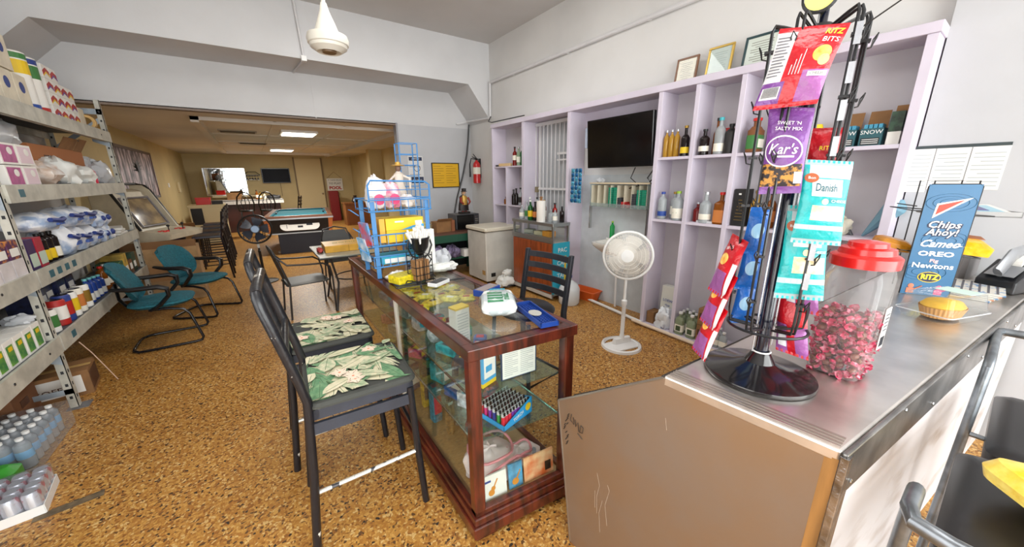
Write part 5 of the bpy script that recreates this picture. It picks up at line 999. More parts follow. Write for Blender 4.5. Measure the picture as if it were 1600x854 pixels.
tag(MB().box(-1.40, 5.64, Z3, -1.34, 5.69, Z3+.1).build('yellow_packet', lab_y), 'small yellow packet beside the hot pink bottle', 'packet')
# third shelf, right bay
for k, (y, c_, lb) in enumerate(((3.93, (60, 40, 90), 'dark purple topped bottle pack with pale base beside the middle upright, third shelf'), (4.06, (170, 40, 60), 'green and red labelled bottle pack, second from the middle upright, third shelf'))):
    t2 = carton(lb, (-1.38, y, Z2), .12, .11, .21, mat('dark wrap %d' % k, c_, .4)); MB().box(.061, -.05, .02, .0625, .05, .11).build('label', mat('pale green label', (190, 206, 190), .5), t2)
for k, y in enumerate((4.22, 4.32, 4.42)):
    bottle('dark syrup bottle with %s label on the third shelf, %s of three' % (('yellow', 'yellow', 'white')[k], ORD[k]), (-1.37, y, Z2), .22, .038, G_dark, black, (lab_y, lab_y, lab_w)[k], .25, lab=(.1, .45))
dia = mat('white diaper film', (226, 228, 232), .35, c2=(150, 170, 200), nscale=9, lo=.5, hi=.62)
for k, (y, z, r) in enumerate(((4.35, Z2+.23, (.15, .2, .14)), (4.60, Z2, (.14, .14, .26)), (4.86, Z2, (.14, .17, .22)), (4.80, Z2+.22, (.14, .2, .16)), (5.16, Z2, (.14, .16, .20)), (5.12, Z2+.20, (.14, .2, .18)))):
    lb = ('grey white soft pack lying above the dark syrup bottles, third shelf', 'tall white soft pack right of the syrup bottles, third shelf', 'white diaper pack with blue script, lower middle of the third shelf', 'white diaper pack with blue stripe, upper middle of the third shelf', 'white soft pack with blue letters, lower right of the third shelf', 'white soft pack, upper right of the third shelf')[k]
    t2 = T('diaper_pack', lb, 'pack', (-1.42, y, z)); MB().lump((0, 0, 0), r, 120+k, .12, 20, 14).build('pack', dia, t2, smooth=True)
    MB().tube([(r[0]*.93, -r[1]*.6, r[2]*.62), (r[0]*1.04, 0, r[2]*.52), (r[0]*.93, r[1]*.6, r[2]*.56)], .018, 6).build('stripe', navy, t2, smooth=True)
    for q in range(3): MB().box(r[0]*.9, -.05+q*.04, r[2]*.3, r[0]*1.06, -.025+q*.04, r[2]*.42).build('lettering', mat('print blue', (60, 90, 160), .5), t2)
for k in range(4):
    t2 = T('water_pouch_pack', 'clear wrapped pack with blue print right of the diapers on the third shelf, %s' % ('lower left', 'lower right', 'upper left', 'upper right')[k], 'pack', (-1.38, 5.42+.17*(k % 2), Z2+.15*(k//2))); MB().lump((0, 0, 0), (.1, .085, .15), 130+k, .2).build('pack', dia, t2, smooth=True); MB().ell((.09, 0, .08), (.02, .04, .03)).build('print', navy, t2)
for k in range(3): tag(MB().at((-1.40, 6.0, Z2+.03*k), .1*k).box(-.1, -.18, 0, .1, .18, .028, c=.01).build('paper_packet', mat('white sack', (214, 212, 206), .6)), 'flat white packet at the right end of the third shelf, %s of three stacked' % ('bottom', 'middle', 'top')[k], 'packet')
# third shelf, left bay: purple and white cartons
for k in range(6):
    i, j = k % 3, k//3; y = 3.64-i*.15
    t2 = T('juice_carton', 'white pack with purple top, third shelf, %s row, %s from the middle upright' % (('front', 'back')[j], ORD[i]), 'carton', (-1.35-j*.14, y, Z2)); MB().box(-.06, -.068, 0, .06, .068, .12).build('base', mat('white wrap', (222, 216, 218), .4, noise=.1), t2); MB().box(-.058, -.066, .12, .058, .066, .24, c=.006).build('top', mat('purple foil', (84, 44, 84), .35, c2=(200, 130, 60), nscale=22, lo=.5, hi=.6), t2); MB().box(.0585, -.05, .14, .0595, .05, .19).build('print', paper, t2)
# fourth shelf, right bay
def can(lb, loc, r, h, bm_, lm2, top=chrome, rz=0, group=None):
    t = tag(MB().lathe([(r*.9, 0), (r, .006), (r, h-.012), (r*.86, h-.002), (r*.84, h)], seg=16).build('can', bm_, smooth=True, loc=loc), lb, 'can', group)
    if lm2: MB().lathe([(r*1.01, h*.25), (r*1.015, h*.26), (r*1.015, h*.75), (r*1.01, h*.76)], seg=16, caps=False).build('label', lm2, t, smooth=True)
    MB().lathe([(r*.82, h-.004), (r*.82, h+.0008), (0, h+.001)], seg=16, caps=False).build('lid', top, t); return t
for k, (y, h, bm_, lm2, lb) in enumerate(((3.92, .17, paper, lab_g, 'white bottle pack with pale green print beside the middle upright, fourth shelf'), (3.92, .15, paper, navy, ''), (4.10, .20, lab_r, paper, 'red and white slim can, fourth shelf'), (4.21, .21, navy, lab_r, 'blue tall can with red label, fourth shelf'), (4.33, .2, paper, lab_y, 'white can with gold picture left of centre, fourth shelf'), (4.46, .2, lab_w, lab_o, 'white can with orange picture in the centre of the fourth shelf'), (4.60, .2, paper, cap_g, 'white and gold can right of centre, fourth shelf'))):
    if k == 1: continue
    can(lb, (-1.36, y, Z1), .052, h, bm_, lm2)
for k in range(4):
    y = 4.74+k*.11
    b = bottle('%s blue bottle with turquoise cap on the fourth shelf, counting towards the teal chair' % ORD[k], (-1.36, y, Z1), .22-.01*k, .036, mat('detergent blue', (40, 70, 150), .3), mat('pale turquoise cap', (120, 196, 196), .4), paper, .28, lab=(.1, .4))
for k, (y, x) in enumerate(((4.2, -1.52), (4.38, -1.54), (4.56, -1.52), (4.74, -1.52))): t2 = carton('dark navy pack in the back row of the fourth shelf, %s from the middle upright' % ORD[k], (x, y, Z1), .16, .16, .27, mat('navy wrap', (36, 44, 90), .35, noise=.5, nscale=25)); MB().box(.081, -.05, .15, .083, .05, .22).build('label', paper, t2)
for k, (y, g_c) in enumerate(((5.25, G_amber), (5.37, G_amber), (5.5, G_dark))): bottle('%s cooking oil bottle behind the teal chair on the fourth shelf, %s of three' % (('amber', 'amber', 'dark')[k], ORD[k]), (-1.38, y, Z1), .24, .04, g_c, [red, cap_w, cap_k][k], lab_w, .28)
for k in range(4): t2 = carton(('green', 'yellow', 'brown', 'dark green')[k]+' grocery pack at the right end of the fourth shelf', (-1.42, 5.72+.17*k, Z1), .18, .15, (.2, .26, .16, .22)[k], mat('grocery %d' % k, [(60, 110, 70), (206, 170, 70), (120, 80, 50), (40, 70, 50)][k], .5, noise=.3, nscale=15)); MB().box(.091, -.04, .05, .093, .04, .12).build('label', paper, t2)
# fourth shelf, left bay: green juice boxes
jg = mat('juice box green', (40, 120, 60), .4, c2=(120, 170, 60), nscale=24)
for k in range(6):
    y = 3.62-k*.112; t2 = T('juice_box', 'white and green juice box, fourth shelf front row, %s from the middle upright' % ORD[k], 'carton', (-1.365, y, Z1)); MB().box(-.05, -.053, 0, .05, .053, .165, c=.002).build('box', paper, t2); MB().box(.0505, -.038, .015, .0515, .032, .135).build('print', jg, t2); MB().box(.0516, -.02, .1, .0522, .022, .125).build('emblem', lab_y, t2)
for k in range(6):
    y = 3.62-k*.112; t2 = tag(MB().box(-.05, -.053, 0, .05, .053, .165, c=.002).build('juice_box', paper, loc=(-1.47, y, Z1)), 'white juice box in the second row of the fourth shelf, behind the front row', 'carton', 'second row juice boxes')
t2 = T('plastic_wrap', 'crumpled clear wrap over the juice boxes beside the upright', 'wrap', (-1.38, 3.64, Z1+.168)); MB().lump((0, 0, 0), (.07, .05, .06), 140, .3).build('wrap', clearb, t2, smooth=True)
for k, (y, c_, lb) in enumerate(((3.35, (206, 210, 212), 'white soft pack on the juice boxes, nearer the camera'), (3.12, (196, 204, 208), 'pale blue soft pack on the juice boxes at the picture edge'))): tag(MB().lump((-1.48, y, Z1+.168), (.12, .11, .17), 142+k, .2).build('tissue_pack', mat('tissue %d' % k, c_, .5, noise=.15, nscale=18), smooth=True), lb, 'pack')
# under the shelving
t2 = T('cardboard_box', 'brown cardboard box with dark printed end on the floor under the shelving', 'box', (-1.42, 4.05, 0), .12); MB().box(-.22, -.12, 0, .14, .16, .20).build('box', card, t2); MB().box(-.20, -.1225, .03, .10, -.1205, .17).build('label', paper, t2); MB().box(.1405, -.10, .03, .142, .14, .17).build('print', mat('dark brown print'), t2); text('COFFEE', .06, mat('dark brown print'), t2, (-.05, -.124, .08), (PI/2, 0, 0)); MB().box(-.22, .0, .2, .14, .04, .202).build('tape', mat('tan tape'), t2)
t2 = T('cardboard_box', 'dark brown carton with a handle hole farther back under the shelving', 'box', (-1.60, 3.70, 0)); MB().box(-.14, -.2, 0, .12, .10, .26).build('box', mat('deep brown carton', (120, 78, 48), .8), t2); MB().box(.1205, -.12, .15, .122, -.02, .2).build('print', mat('dark brown print'), t2)  # carton in a darker brown than the plain cardboard
tag(MB().tube([(-1.27, 3.98, .42), (-1.24, 4.03, .3), (-1.2, 4.08, .12), (-1.17, 4.1, .004)], .0035, 6).build('string', mat('pink string', (200, 170, 150), .7), smooth=True), 'pale pink string hanging from the lowest shelf to the floor', 'string')
# floor packs near the camera
t2 = T('can_tray', 'white cardboard tray on the floor, holding wrapped cans, at the left edge', 'tray', (-1.16, 2.52, 0), -.02); t2.rotation_euler = (0, 0, .12)
MB().box(-.30, 0, 0, .06, .26, .004).box(-.30, -.003, 0, .06, 0, .05).box(.06, 0, 0, .063, .26, .05).box(-.30, .26, 0, .06, .263, .05).box(-.303, 0, 0, -.30, .26, .05).build('tray', white2, t2)
cm = mat('silver white can', (206, 208, 214), .3, .4, c2=(190, 120, 130), nscale=22, lo=.56, hi=.6)
text('T', .035, ink, t2, (-.12, -.004, .025), (PI/2, 0, 0))
R12 = Matrix.Rotation(.12, 3, 'Z'); nth = 0
cb_ = None
for i in range(5):
    for j in range(4):
        p = Vector((-1.16, 2.52, .005))+R12 @ Vector((.028-i*.067, .033+j*.065, 0))
        if cb_ is None:
            cb_ = tag(MB().lathe([(.024, 0), (.032, .008), (.032, .108), (.027, .12), (.026, .122)], seg=16).build('can', cm, smooth=True, loc=p), 'silver white drink can in the white tray at the left edge', 'can', 'cans in the white floor tray'); MB().lathe([(.025, .121), (.0235, .119), (0, .1195)], seg=16, caps=False).build('lid', cap_s, cb_)
        else: dup(cb_, loc=p)
o = tag(MB().at((-1.16, 2.52, 0), .12).box(-.298, .003, .05, .058, .258, .13).build('shrink_wrap', glass('shrink film', (240, 242, 246), .93, .15)), 'clear shrink film around the cans in the white tray', 'film')
t2 = T('water_bottle_pack', 'shrink-wrapped pack of water bottles with blue labels on the floor behind the can tray', 'pack', (-1.62, 3.0, 0), .0)
MB().box(-.02, 0, .0, .30, .48, .003).build('tray', mat('grey tray', (150, 150, 150), .6), t2)
wb = None
for i in range(4):
    for j in range(6):
        p = (-1.56+i*.075+.02, 3.05+j*.075, .004)
        if wb is None: wb = bottle('small clear water bottle with blue label in the wrapped floor pack', p, .19, .034, G_clear, cap_w, mat('pale blue label', (120, 176, 214), .4), .25, group='bottles in the wrapped water pack', lab=(.35, .6))
        else: dup(wb, loc=p)
tag(MB().box(-1.60, 2.99, .004, -1.25, 3.49, .175).build('shrink_wrap', glass('shrink film'), None), 'clear shrink film around the water bottle pack', 'film')
tag(MB().rlathe([(.03, 0), (0, .02), (0, .10), (.03, .13)], .1, .06, .03, c=(-1.38, 2.88, 0)).build('green_packet', mat('bright green', (60, 150, 50), .4), smooth=True), 'bright green packet between the water pack and the can tray', 'packet')
# ============================================================ back room
t = T('framed_picture', 'dark red and white abstract palm picture in a brown frame on the cream wall', 'picture frame', (XL, 10.35, 1.25)); w, h = 1.42, .98
MB().box(0, -w, 0, .03, -w+.05, h).box(0, w-.05, 0, .03, w, h).box(0, -w, 0, .03, w, .05).box(0, -w, h-.05, .03, w, h).build('frame', mat('picture frame brown', (74, 40, 24), .4), t)
MB().box(.005, -w+.05, .05, .015, w-.05, h-.05).build('canvas', mat('abstract print', (60, 26, 38), .5, c2=(226, 206, 214), nscale=3.2, stretch=(1, 2.6, .9), lo=.42, hi=.62, detail=6), t)
g = MB()
for k in range(9): a = .3+k*.33; g.poly([(.0155, 0, .55), (.0155, .42*math.cos(a)*.5-.02, .55+.2*math.sin(a)), (.0155, .5*math.cos(a), .5+.3*math.sin(a)), (.0155, .42*math.cos(a)*.5+.03, .55+.17*math.sin(a))], .001, 'x')
g.box(.0155, -.03, .1, .0165, .03, .55).build('palm', mat('dark plum print', (44, 26, 40), .5), t)
tag(MB().box(XL, 13.2, 1.45, XL+.02, 13.32, 1.56, c=.004).build('wall_switch', white2), 'small light switch on the cream wall, nearer of two', 'switch'); tag(MB().box(XL, 14.6, 1.28, XL+.05, 14.85, 1.58, c=.008).build('wall_box', mat('beige box', (206, 190, 150), .5)), 'beige wall box right of the small switch on the cream wall', 'switch box')
# arcade machine
t = T('arcade_machine', 'beige and black arcade machine with tilted screen behind the shelving', 'arcade machine', (-1.22, 7.35, 0), -.42)
bg = mat('arcade beige', (196, 186, 164), .45, noise=.08); ak = mat('arcade black', (20, 18, 22), .5)
MB().poly([(-.44, -.35, 0), (.10, -.35, 0), (.10, -.35, .78), (-.44, -.35, .78)], .70, 'y').build('base', ak, t)
MB().poly([(-.44, -.34, .78), (-.02, -.34, .92), (-.29, -.34, 1.46), (-.44, -.34, 1.50)], .68, 'y').build('screen_housing', bg, t)
for y in (-.37, .33): MB().poly([(-.46, y, .74), (.34, y, .80), (.36, y, .88), (.04, y, .93), (-.22, y, 1.48), (-.30, y, 1.55), (-.46, y, 1.56)], .035, 'y').build('side_panel', bg, t)
MB().tube([(.02, -.36, .94), (-.22, -.36, 1.47), (-.28, -.36, 1.54), (-.40, -.36, 1.57), (-.40, .36, 1.57), (-.28, .36, 1.54), (-.22, .36, 1.47), (.02, .36, .94)], .018, 8).build('rim_rail', black, t, smooth=True)
MB().add([(-.028, -.23, 1.0), (-.028, .23, 1.0), (-.21, .23, 1.36), (-.21, -.23, 1.36)], [(0, 1, 2, 3)]).build('screen', mat('arcade screen', (150, 130, 96), .1, c2=(60, 50, 50), nscale=5, emit=(120, 100, 70), es=.15), t)
g = MB()
for a, c_ in (((.012, -.30), (-.245, 1.44)),): pass
g.tube([(-.018, -.25, .985), (-.018, .25, .985), (-.21, .25, 1.38), (-.21, -.25, 1.38)], .016, 6, closed=True).build('screen_bezel', mat('bezel grey', (120, 116, 120), .4), t)
MB().poly([(.0, -.34, .80), (.34, -.34, .80), (.34, -.34, .87), (.0, -.34, .93)], .68, 'y').build('control_panel', bg, t)
g = MB()
for k in range(2):
    for j in range(4): g.lathe([(.018, .0), (.018, .02), (.0, .024)], (.14+.05*(j % 2), -.22+k*.34+j*.03, .895), 10)
g.build('buttons', red, t)
for k in range(2): MB().tube([(.2, -.12+k*.3, .88), (.2, -.12+k*.3, .97)], .007).ell((.2, -.12+k*.3, .98), (.02, .02, .02)).build('joystick', black, t, smooth=True)
vl = mat('violet lamp', (130, 90, 240), .4, emit=(120, 80, 255), es=3.0)
for k, y in enumerate((-.2, .16)): MB().box(.105, y, .62, .12, y+.09, .70, c=.006).build('coin_lamp', vl, t)
MB().box(.10, -.05, .3, .11, .1, .68).build('coin_door', mat('bezel grey'), t)
t = T('cardboard_box', 'wide opened cardboard box behind the teal chairs below the arcade machine', 'box', (-1.22, 6.72, 0)); MB().box(-.28, -.2, 0, .46, .12, .74).build('box', mat('pale carton', (176, 140, 96), .8, noise=.2, nscale=7), t); MB().at((.09, -.2, .74), 0, -.4).box(-.37, -.0, 0, .37, .006, .10).build('flap', cardd, t); MB().box(-.3, -.2015, .3, .36, -.2005, .5).build('print', mat('faded brown print', (150, 110, 70), .8), t)
t = T('cardboard_box', 'large flattened cardboard with folded flaps standing behind the arcade machine', 'box', (-1.35, 9.4, 0)); MB().box(-.42, -.3, 0, .36, .3, .60).build('box', mat('pale carton'), t); MB().at((0, -.3, .60), 0, .5).box(-.42, 0, 0, .36, .01, .28).build('flap', card, t); MB().at((-.42, 0, .6), 0, 0, .1).box(-.01, -.3, 0, 0, .3, .34).build('flap', card, t)
t = T('cream_sideboard', 'cream topped cupboard at the far left by the cream wall', 'cupboard', (-1.40, 12.3, 0)); MB().box(0, 0, 0, .72, .5, .95).build('body', mat('cream cupboard', (214, 200, 160), .5), t); MB().box(-.02, -.02, .95, .74, .52, 1.0).build('top', mat('cream cupboard'), t)
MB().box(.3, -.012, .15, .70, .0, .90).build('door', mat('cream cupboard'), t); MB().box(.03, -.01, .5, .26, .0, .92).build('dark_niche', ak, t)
t = T('red_box', 'red plastic box on the cream cupboard', 'box', (-1.25, 12.45, 1.0)); MB().box(0, 0, 0, .30, .2, .16, c=.01).build('box', red, t); MB().box(-.01, -.01, .16, .31, .21, .18).build('lid', red, t)
tag(MB().box(-.93, 12.4, 1.0, -.70, 12.6, 1.09, c=.01).build('black_box', ak), 'flat black box right of the red box on the cream cupboard', 'box')
# wooden chairs / bar stools in a row (slatted backs)
def slat_stool(lb, loc, rz):
    t = T('slatted_stool', lb, 'bar stool', loc, rz, 'dark slat-back bar stools in a row'); dw = mat('near black wood', (28, 22, 24), .4)
    MB().box(-.19, -.19, .70, .19, .19, .74, c=.01).build('seat', mat('dark grey vinyl', (52, 54, 62), .35), t)
    for sx in (-1, 1):
        for sy in (-1, 1):
            if sx > 0: MB().tube([(.17, sy*.17, .70), (.20, sy*.19, 0)], .015, 6).build('leg', dw, t)
            else: MB().tube([(-.24, sy*.19, 0), (-.18, sy*.18, .70), (-.25, sy*.18, 1.12)], .016, 6).build('leg', dw, t)
    for z in (.84, .94, 1.04): MB().box(-.235-(z-.84)*.14, -.18, z, -.215-(z-.84)*.14, .18, z+.05).build('back_slat', dw, t)
    g = MB()
    for z in (.25, .45): g.tube([(-.21, -.185, z), (.19, -.185, z), (.19, .185, z), (-.21, .185, z)], .010, 5, closed=True)
    g.build('stretchers', dw, t); return t
for k, (x, y) in enumerate(((-.72, 7.75), (-.74, 8.45), (-.75, 9.15), (-.75, 9.85))):
    slat_stool('dark slat-back bar stool, %s in the row behind the teal chairs' % ORD[k], (x, y, 0), PI)
# pool table
t = T('pool_table', 'bar pool table with turquoise cloth, black sides and orange corners', 'pool table', (.88, 10.3, 0), -.12)
cl = mat('turquoise cloth', (30, 140, 158), .85); oc = mat('orange wood corner', (206, 122, 66), .4); pk2 = mat('pool black panel', (20, 22, 28), .35)
PW, PL = .66, 1.18
MB().box(-PW+.12, -PL+.12, .80, PW-.12, PL-.12, .812).build('playing_cloth', cl, t)
MB().box(-PW+.10, -PL+.10, .80, -PW+.145, PL-.10, .845).box(PW-.145, -PL+.10, .80, PW-.10, PL-.10, .845).box(-PW+.10, -PL+.10, .80, PW-.10, -PL+.145, .845).box(-PW+.10, PL-.145, .80, PW-.10, PL-.10, .845).build('cushion', mat('cushion cloth', (24, 112, 128), .85), t)
rw = mat('wood rail', (120, 74, 50), .35)
MB().box(-PW, -PL, .79, -PW+.10, PL, .85).box(PW-.10, -PL, .79, PW, PL, .85).box(-PW+.1, -PL, .79, PW-.1, -PL+.10, .85).box(-PW+.1, PL-.10, .79, PW-.1, PL, .85).build('rail', rw, t, bevel=.005)
MB().box(-PW-.012, -PL-.012, .775, PW+.012, PL+.012, .805).box(-PW+.03, -PL+.03, .46, PW-.03, PL-.03, .485).build('metal_trim', al, t)
MB().add([(-PW+.06, -PL+.06, .48), (PW-.06, -PL+.06, .48), (PW-.06, PL-.06, .48), (-PW+.06, PL-.06, .48), (-PW, -PL, .78), (PW, -PL, .78), (PW, PL, .78), (-PW, PL, .78)], [(0, 3, 2, 1), (4, 5, 6, 7), (0, 1, 5, 4), (1, 2, 6, 5), (2, 3, 7, 6), (3, 0, 4, 7)]).build('side_panels', pk2, t)
for sx in (-1, 1):
    for sy in (-1, 1):
        x, y = sx*PW, sy*PL; a, b_ = sx*.09, sy*.09
        MB().add([(x+sx*.006, y+sy*.006, .80), (x-a, y+sy*.006, .80), (x-a, y-b_, .80), (x+sx*.006, y-b_, .80), (x-sx*.05, y-sy*.05, .46), (x-a-sx*.02, y-sy*.05, .46), (x-a-sx*.02, y-b_-sy*.02, .46), (x-sx*.05, y-b_-sy*.02, .46)], [(0, 1, 2, 3), (7, 6, 5, 4), (0, 4, 5, 1), (1, 5, 6, 2), (2, 6, 7, 3), (3, 7, 4, 0)]).build('corner', oc, t)
for x in (-PW+.12, PW-.12):
    for y in (-PL+.12, 0, PL-.12): MB().lathe([(.055, .8135), (.055, .8465), (.045, .8505)], (x, y, 0), 16).build('pocket', black, t)
o = MB()
pts = [(.26+.12*math.cos(a), .10*math.sin(a)) for a in [(-PI/2+PI*k/10) for k in range(11)]]+[(-.26+.12*math.cos(a), .10*math.sin(a)) for a in [(PI/2+PI*k/10) for k in range(11)]]
o.M = Matrix.Translation((0, -PL+.022, .63)) @ Matrix.Rotation(-.2, 4, 'X'); o.poly([(x, -.008, z) for x, z in pts], .02, 'y').build('scoreboard', paper, t)
o = MB(); o.M = Matrix.Translation((0, -PL+.022, .63)) @ Matrix.Rotation(-.2, 4, 'X'); o.box(-.22, -.0105, .03, .24, -.0085, .05).box(.12, -.0105, .0, .24, -.0085, .05).box(-.05, -.0105, -.04, .05, -.0085, .0).box(-.26, -.0105, -.05, -.25, -.0085, .03).build('scoreboard_print', ink, t)
for y0 in (-.98, .42): MB().box(-.46, y0, .0, .46, y0+.55, .47).build('pedestal_leg', mat('navy black panel', (16, 22, 44), .4), t)
MB().lathe([(.03, .02), (.035, .05), (.02, .07)], (-.49, -.95, 0), 10).lathe([(.03, .02), (.035, .05), (.02, .07)], (.49, -.95, 0), 10).build('foot_leveller', al, t)
# bar counter, mirror, far television
t = T('bar_counter', 'far bar counter with white tiled top and dark wood front', 'bar', (-1.05, 14.3, 0)); MB().box(0, .1, 0, 1.75, .7, .98).build('front', mat('dark red wood', (70, 30, 20), .45, noise=.3, nscale=3), t)
MB().box(-.05, 0, .98, 1.85, .8, 1.0).box(-.05, 0, .88, 1.85, .02, 1.0).build('tiled_top', mat('white tile', (214, 210, 204), .3), t)
g = MB()
for k in range(9): g.box(.1+k*.2, -.002, .885, .105+k*.2, .0, .995)
g.box(-.05, -.002, .938, 1.85, 0, .942).build('grout', mat('grout', (150, 140, 130), .7), t)
t = T('wall_mirror', 'large tilted mirror above the far bar, reflecting the bright shopfront', 'mirror', (-.70, 16.2, 1.12)); t.rotation_euler = (.004, 0, 0)
w, h = .56, .88
MB().box(-w, -.01, 0, w, .01, h).build('glass', mat('mirror silver', (235, 240, 242), .02, 1.0), t); MB().box(-w-.02, -.015, -.02, w+.02, .012, 0).box(-w-.02, -.015, h, w+.02, .012, h+.02).box(-w-.02, -.015, 0, -w, .012, h).box(w, -.015, 0, w+.02, .012, h).build('frame', chrome, t)
tag(MB().box(-1.15, 16.1, 1.04, .2, 16.4, 1.10).build('wall_ledge', mat('cream ledge', (206, 190, 150), .5)), 'narrow ledge carrying the large mirror behind the far bar', 'shelf'); S(MB().box(-1.1, 16.4, 0, .15, YE, 1.1).build('trim_14', wally))
t = T('television', 'smaller black television on the far cream wall of the back room', 'television', (.84, YE-.06, 1.50)); MB().box(-.46, -.04, 0, .46, .0, .54, c=.008).build('screen_frame', mat('gloss black'), t); MB().box(-.44, -.0415, .02, .44, -.0402, .52).build('screen', mat('far screen', (14, 18, 28), .5, spec=.15), t); MB().box(-.1, .0, .15, .1, .06, .4).build('wall_bracket', blackm, t)
t = T('wine_glass_rack', 'small black wall rack holding upside-down glasses left of the far television', 'rack', (.08, YE-.15, 1.78)); MB().box(-.24, -.05, .0, .24, .15, .02).tube([(-.24, -.05, .02), (-.12, -.05, .13), (.12, -.05, .13), (.24, -.05, .02)], .012, 6).build('shelf', blackm, t)
MB().box(-.22, 0, -.16, .22, .14, -.15).build('glass_shelf', pane, t)
for k in range(5): MB().lathe([(.03, .0), (.03, .003), (.004, .01), (.004, -.07), (.03, -.1), (.028, -.14)], (-.17+k*.085, .0, -.01), 10, caps=False).build('wine_glass', liq('smoky glass', (120, 120, 126), .5), t, smooth=True)
for k, (x, y, h, g_c, lb) in enumerate(((.10, 14.65, .30, G_amber, 'amber bottle on the far bar beside the mirror'), (.19, 14.72, .24, G_gold, 'golden short bottle on the far bar'), (.30, 14.6, .20, mat('cream bottle', (220, 210, 180), .5), 'cream bottle on the far bar right of the golden one'))): bottle(lb, (x, y, 1.0), h, .045, g_c, cap_k, lab_w, .38)
tag(MB().lump((.55, 14.65, 1.0), (.2, .12, .13), 160, .25).build('black_bag', mat('soft black', (30, 30, 32), .6), smooth=True), 'dark soft bag lying on the far bar', 'bag')
tag(MB().box(-.7, 14.9, 1.0, -.3, 15.1, 1.22).build('cardboard_box', card), 'cardboard box standing on the far bar in front of the mirror', 'box')
tag(MB().lathe([(.10, 0), (.11, .02), (.11, .5), (.09, .52)], (-.98, 13.9, .0), 14).build('trash_can', al, smooth=True), 'grey metal bin at the left end of the far bar', 'bin').scale = (1, 1, 2.0)
def loop_chair(lb, loc, rz):
    t = T('hooped_stool', lb, 'bar stool', loc, rz, 'black loop-back bar stools at the far bar')
    MB().lathe([(.17, .72), (.19, .74), (.17, .77), (0, .775)], seg=20).build('seat', black, t, smooth=True)
    MB().tube([(-.17, -.17, .74), (-.21, -.20, .95), (-.23, -.17, 1.15), (-.235, -.09, 1.25), (-.235, 0, 1.28), (-.235, .09, 1.25), (-.23, .17, 1.15), (-.21, .20, .95), (-.17, .17, .74)], .018, 8).build('back_loop', blackm, t, smooth=True)
    MB().tube([(-.2, -.06, .78), (-.235, -.1, 1.0), (-.235, -.04, 1.16), (-.235, 0, 1.18)], .01, 6).tube([(-.2, .06, .78), (-.235, .1, 1.0), (-.235, .04, 1.16), (-.235, 0, 1.18)], .01, 6).tube([(-.2, 0, .78), (-.235, 0, 1.1)], .01, 6).build('back_scroll', blackm, t, smooth=True)
    for sx in (-1, 1):
        for sy in (-1, 1): MB().tube([(sx*.13, sy*.13, .74), (sx*.2, sy*.2, 0)], .014, 6).build('leg', blackm, t)
    MB().tube([(.17*math.cos(k*PI/8), .17*math.sin(k*PI/8), .3) for k in range(16)], .009, 5, closed=True).build('foot_ring', blackm, t); return t
loop_chair('black loop-back bar stool at the left of the far bar', (-.22, 13.15, 0), PI/2); loop_chair('black loop-back bar stool with scroll back, middle of the far bar', (.27, 13.0, 0), PI/2+.1)
t = slat_stool('dark slat-back bar stool standing sideways at the right end of the far bar', (.95, 13.3, 0), PI-.3); t['group'] = ''; del t['group']
# red cabinet, sign, brown cabinet
t = T('red_cabinet', 'tall narrow dark red cabinet beside the cream door of the back room', 'cabinet', (2.44, 15.9, 0)); MB().box(0, 0, 0, .34, .4, 1.17, c=.01).build('body', mat('dark red paint', (120, 24, 26), .4), t); MB().box(.02, -.008, .06, .32, 0, 1.1).build('door', mat('dark red paint'), t)
t = T('hanging_sign', 'small white hanging sign with red and black lettering reading POOL', 'sign', (2.88, YE-.03, 1.15)); MB().box(-.30, -.015, 0, .30, 0, .50).build('board', paper, t)
MB().tube([(-.28, -.008, .5), (0, -.008, .76), (.28, -.008, .5)], .006, 5).build('cord', mat('brown cord', (110, 80, 50), .7), t)
text('IT TAKES BALLS', .06, ink, t, (0, -.017, .43), (PI/2, 0, 0), w=.5); text('TO PLAY', .11, ink, t, (0, -.017, .29), (PI/2, 0, 0), w=.46); text('POOL', .17, lab_r, t, (0, -.017, .11), (PI/2, 0, 0), w=.48, bold=.008)
t = T('brown_cupboard', 'brown wooden cupboard at the right of the back room', 'cupboard', (2.60, 13.9, 0)); MB().box(0, 0, 0, .8, .5, .76).box(-.03, -.03, .76, .83, .53, .80).build('body', mat('mid brown wood', (150, 92, 44), .45, noise=.25, nscale=4, stretch=(4, 1, 1)), t); MB().box(.05, -.01, .06, .38, 0, .72).build('door', mat('door brown', (120, 68, 32), .45), t); MB().box(.42, -.01, .06, .75, 0, .72).build('door', mat('door brown'), t)
tag(MB().lathe([(.10, 0), (.13, .05), (.09, .16), (.05, .2), (.07, .24)], (3.0, 14.1, .80), 14).build('vase', mat('dark vase', (44, 34, 34), .3), smooth=True), 'dark round vase on the brown cupboard', 'vase')
tag(MB().tube([(2.86, 16.2, 0), (2.95, 16.9, 1.1)], .02, 8).build('broom_stick', blackm, smooth=True), 'black broom stick leaning beside the red cabinet', 'broom')
# ============================================================ steel counter
A, B, Cc, D = (.953, .541), (.985, .124), (3.47, -.145), (3.47, .402)
t = T('steel_counter', 'sheet-steel covered service counter with brown end panel in the foreground', 'counter', (0, 0, 0))
def prism(pts, z0, z1): return MB().poly([(x, y, z0) for x, y in pts], z1-z0, 'z')
ctop = mat('counter steel', (226, 220, 214), .30, .9, noise=.16, nscale=5, bump=.10, bscale=7)
prism([A, B, Cc, D], .965, 1.0).build('worktop', ctop, t, bevel=.006)
u = Vector((Cc[0]-B[0], Cc[1]-B[1], 0)).normalized(); nn = Vector((-u.y, u.x, 0))
g = MB(); b0 = Vector((B[0], B[1], 0)); c0 = Vector((Cc[0], Cc[1], 0))
q = [b0-nn*.012, c0-nn*.012, c0, b0]; g.poly([(p.x, p.y, .872) for p in q], .125, 'z').build('front_lip', mat('scratched lip steel', (158, 156, 154), .33, .9, noise=.3, nscale=9, bump=.1, bscale=14), t, bevel=.004)
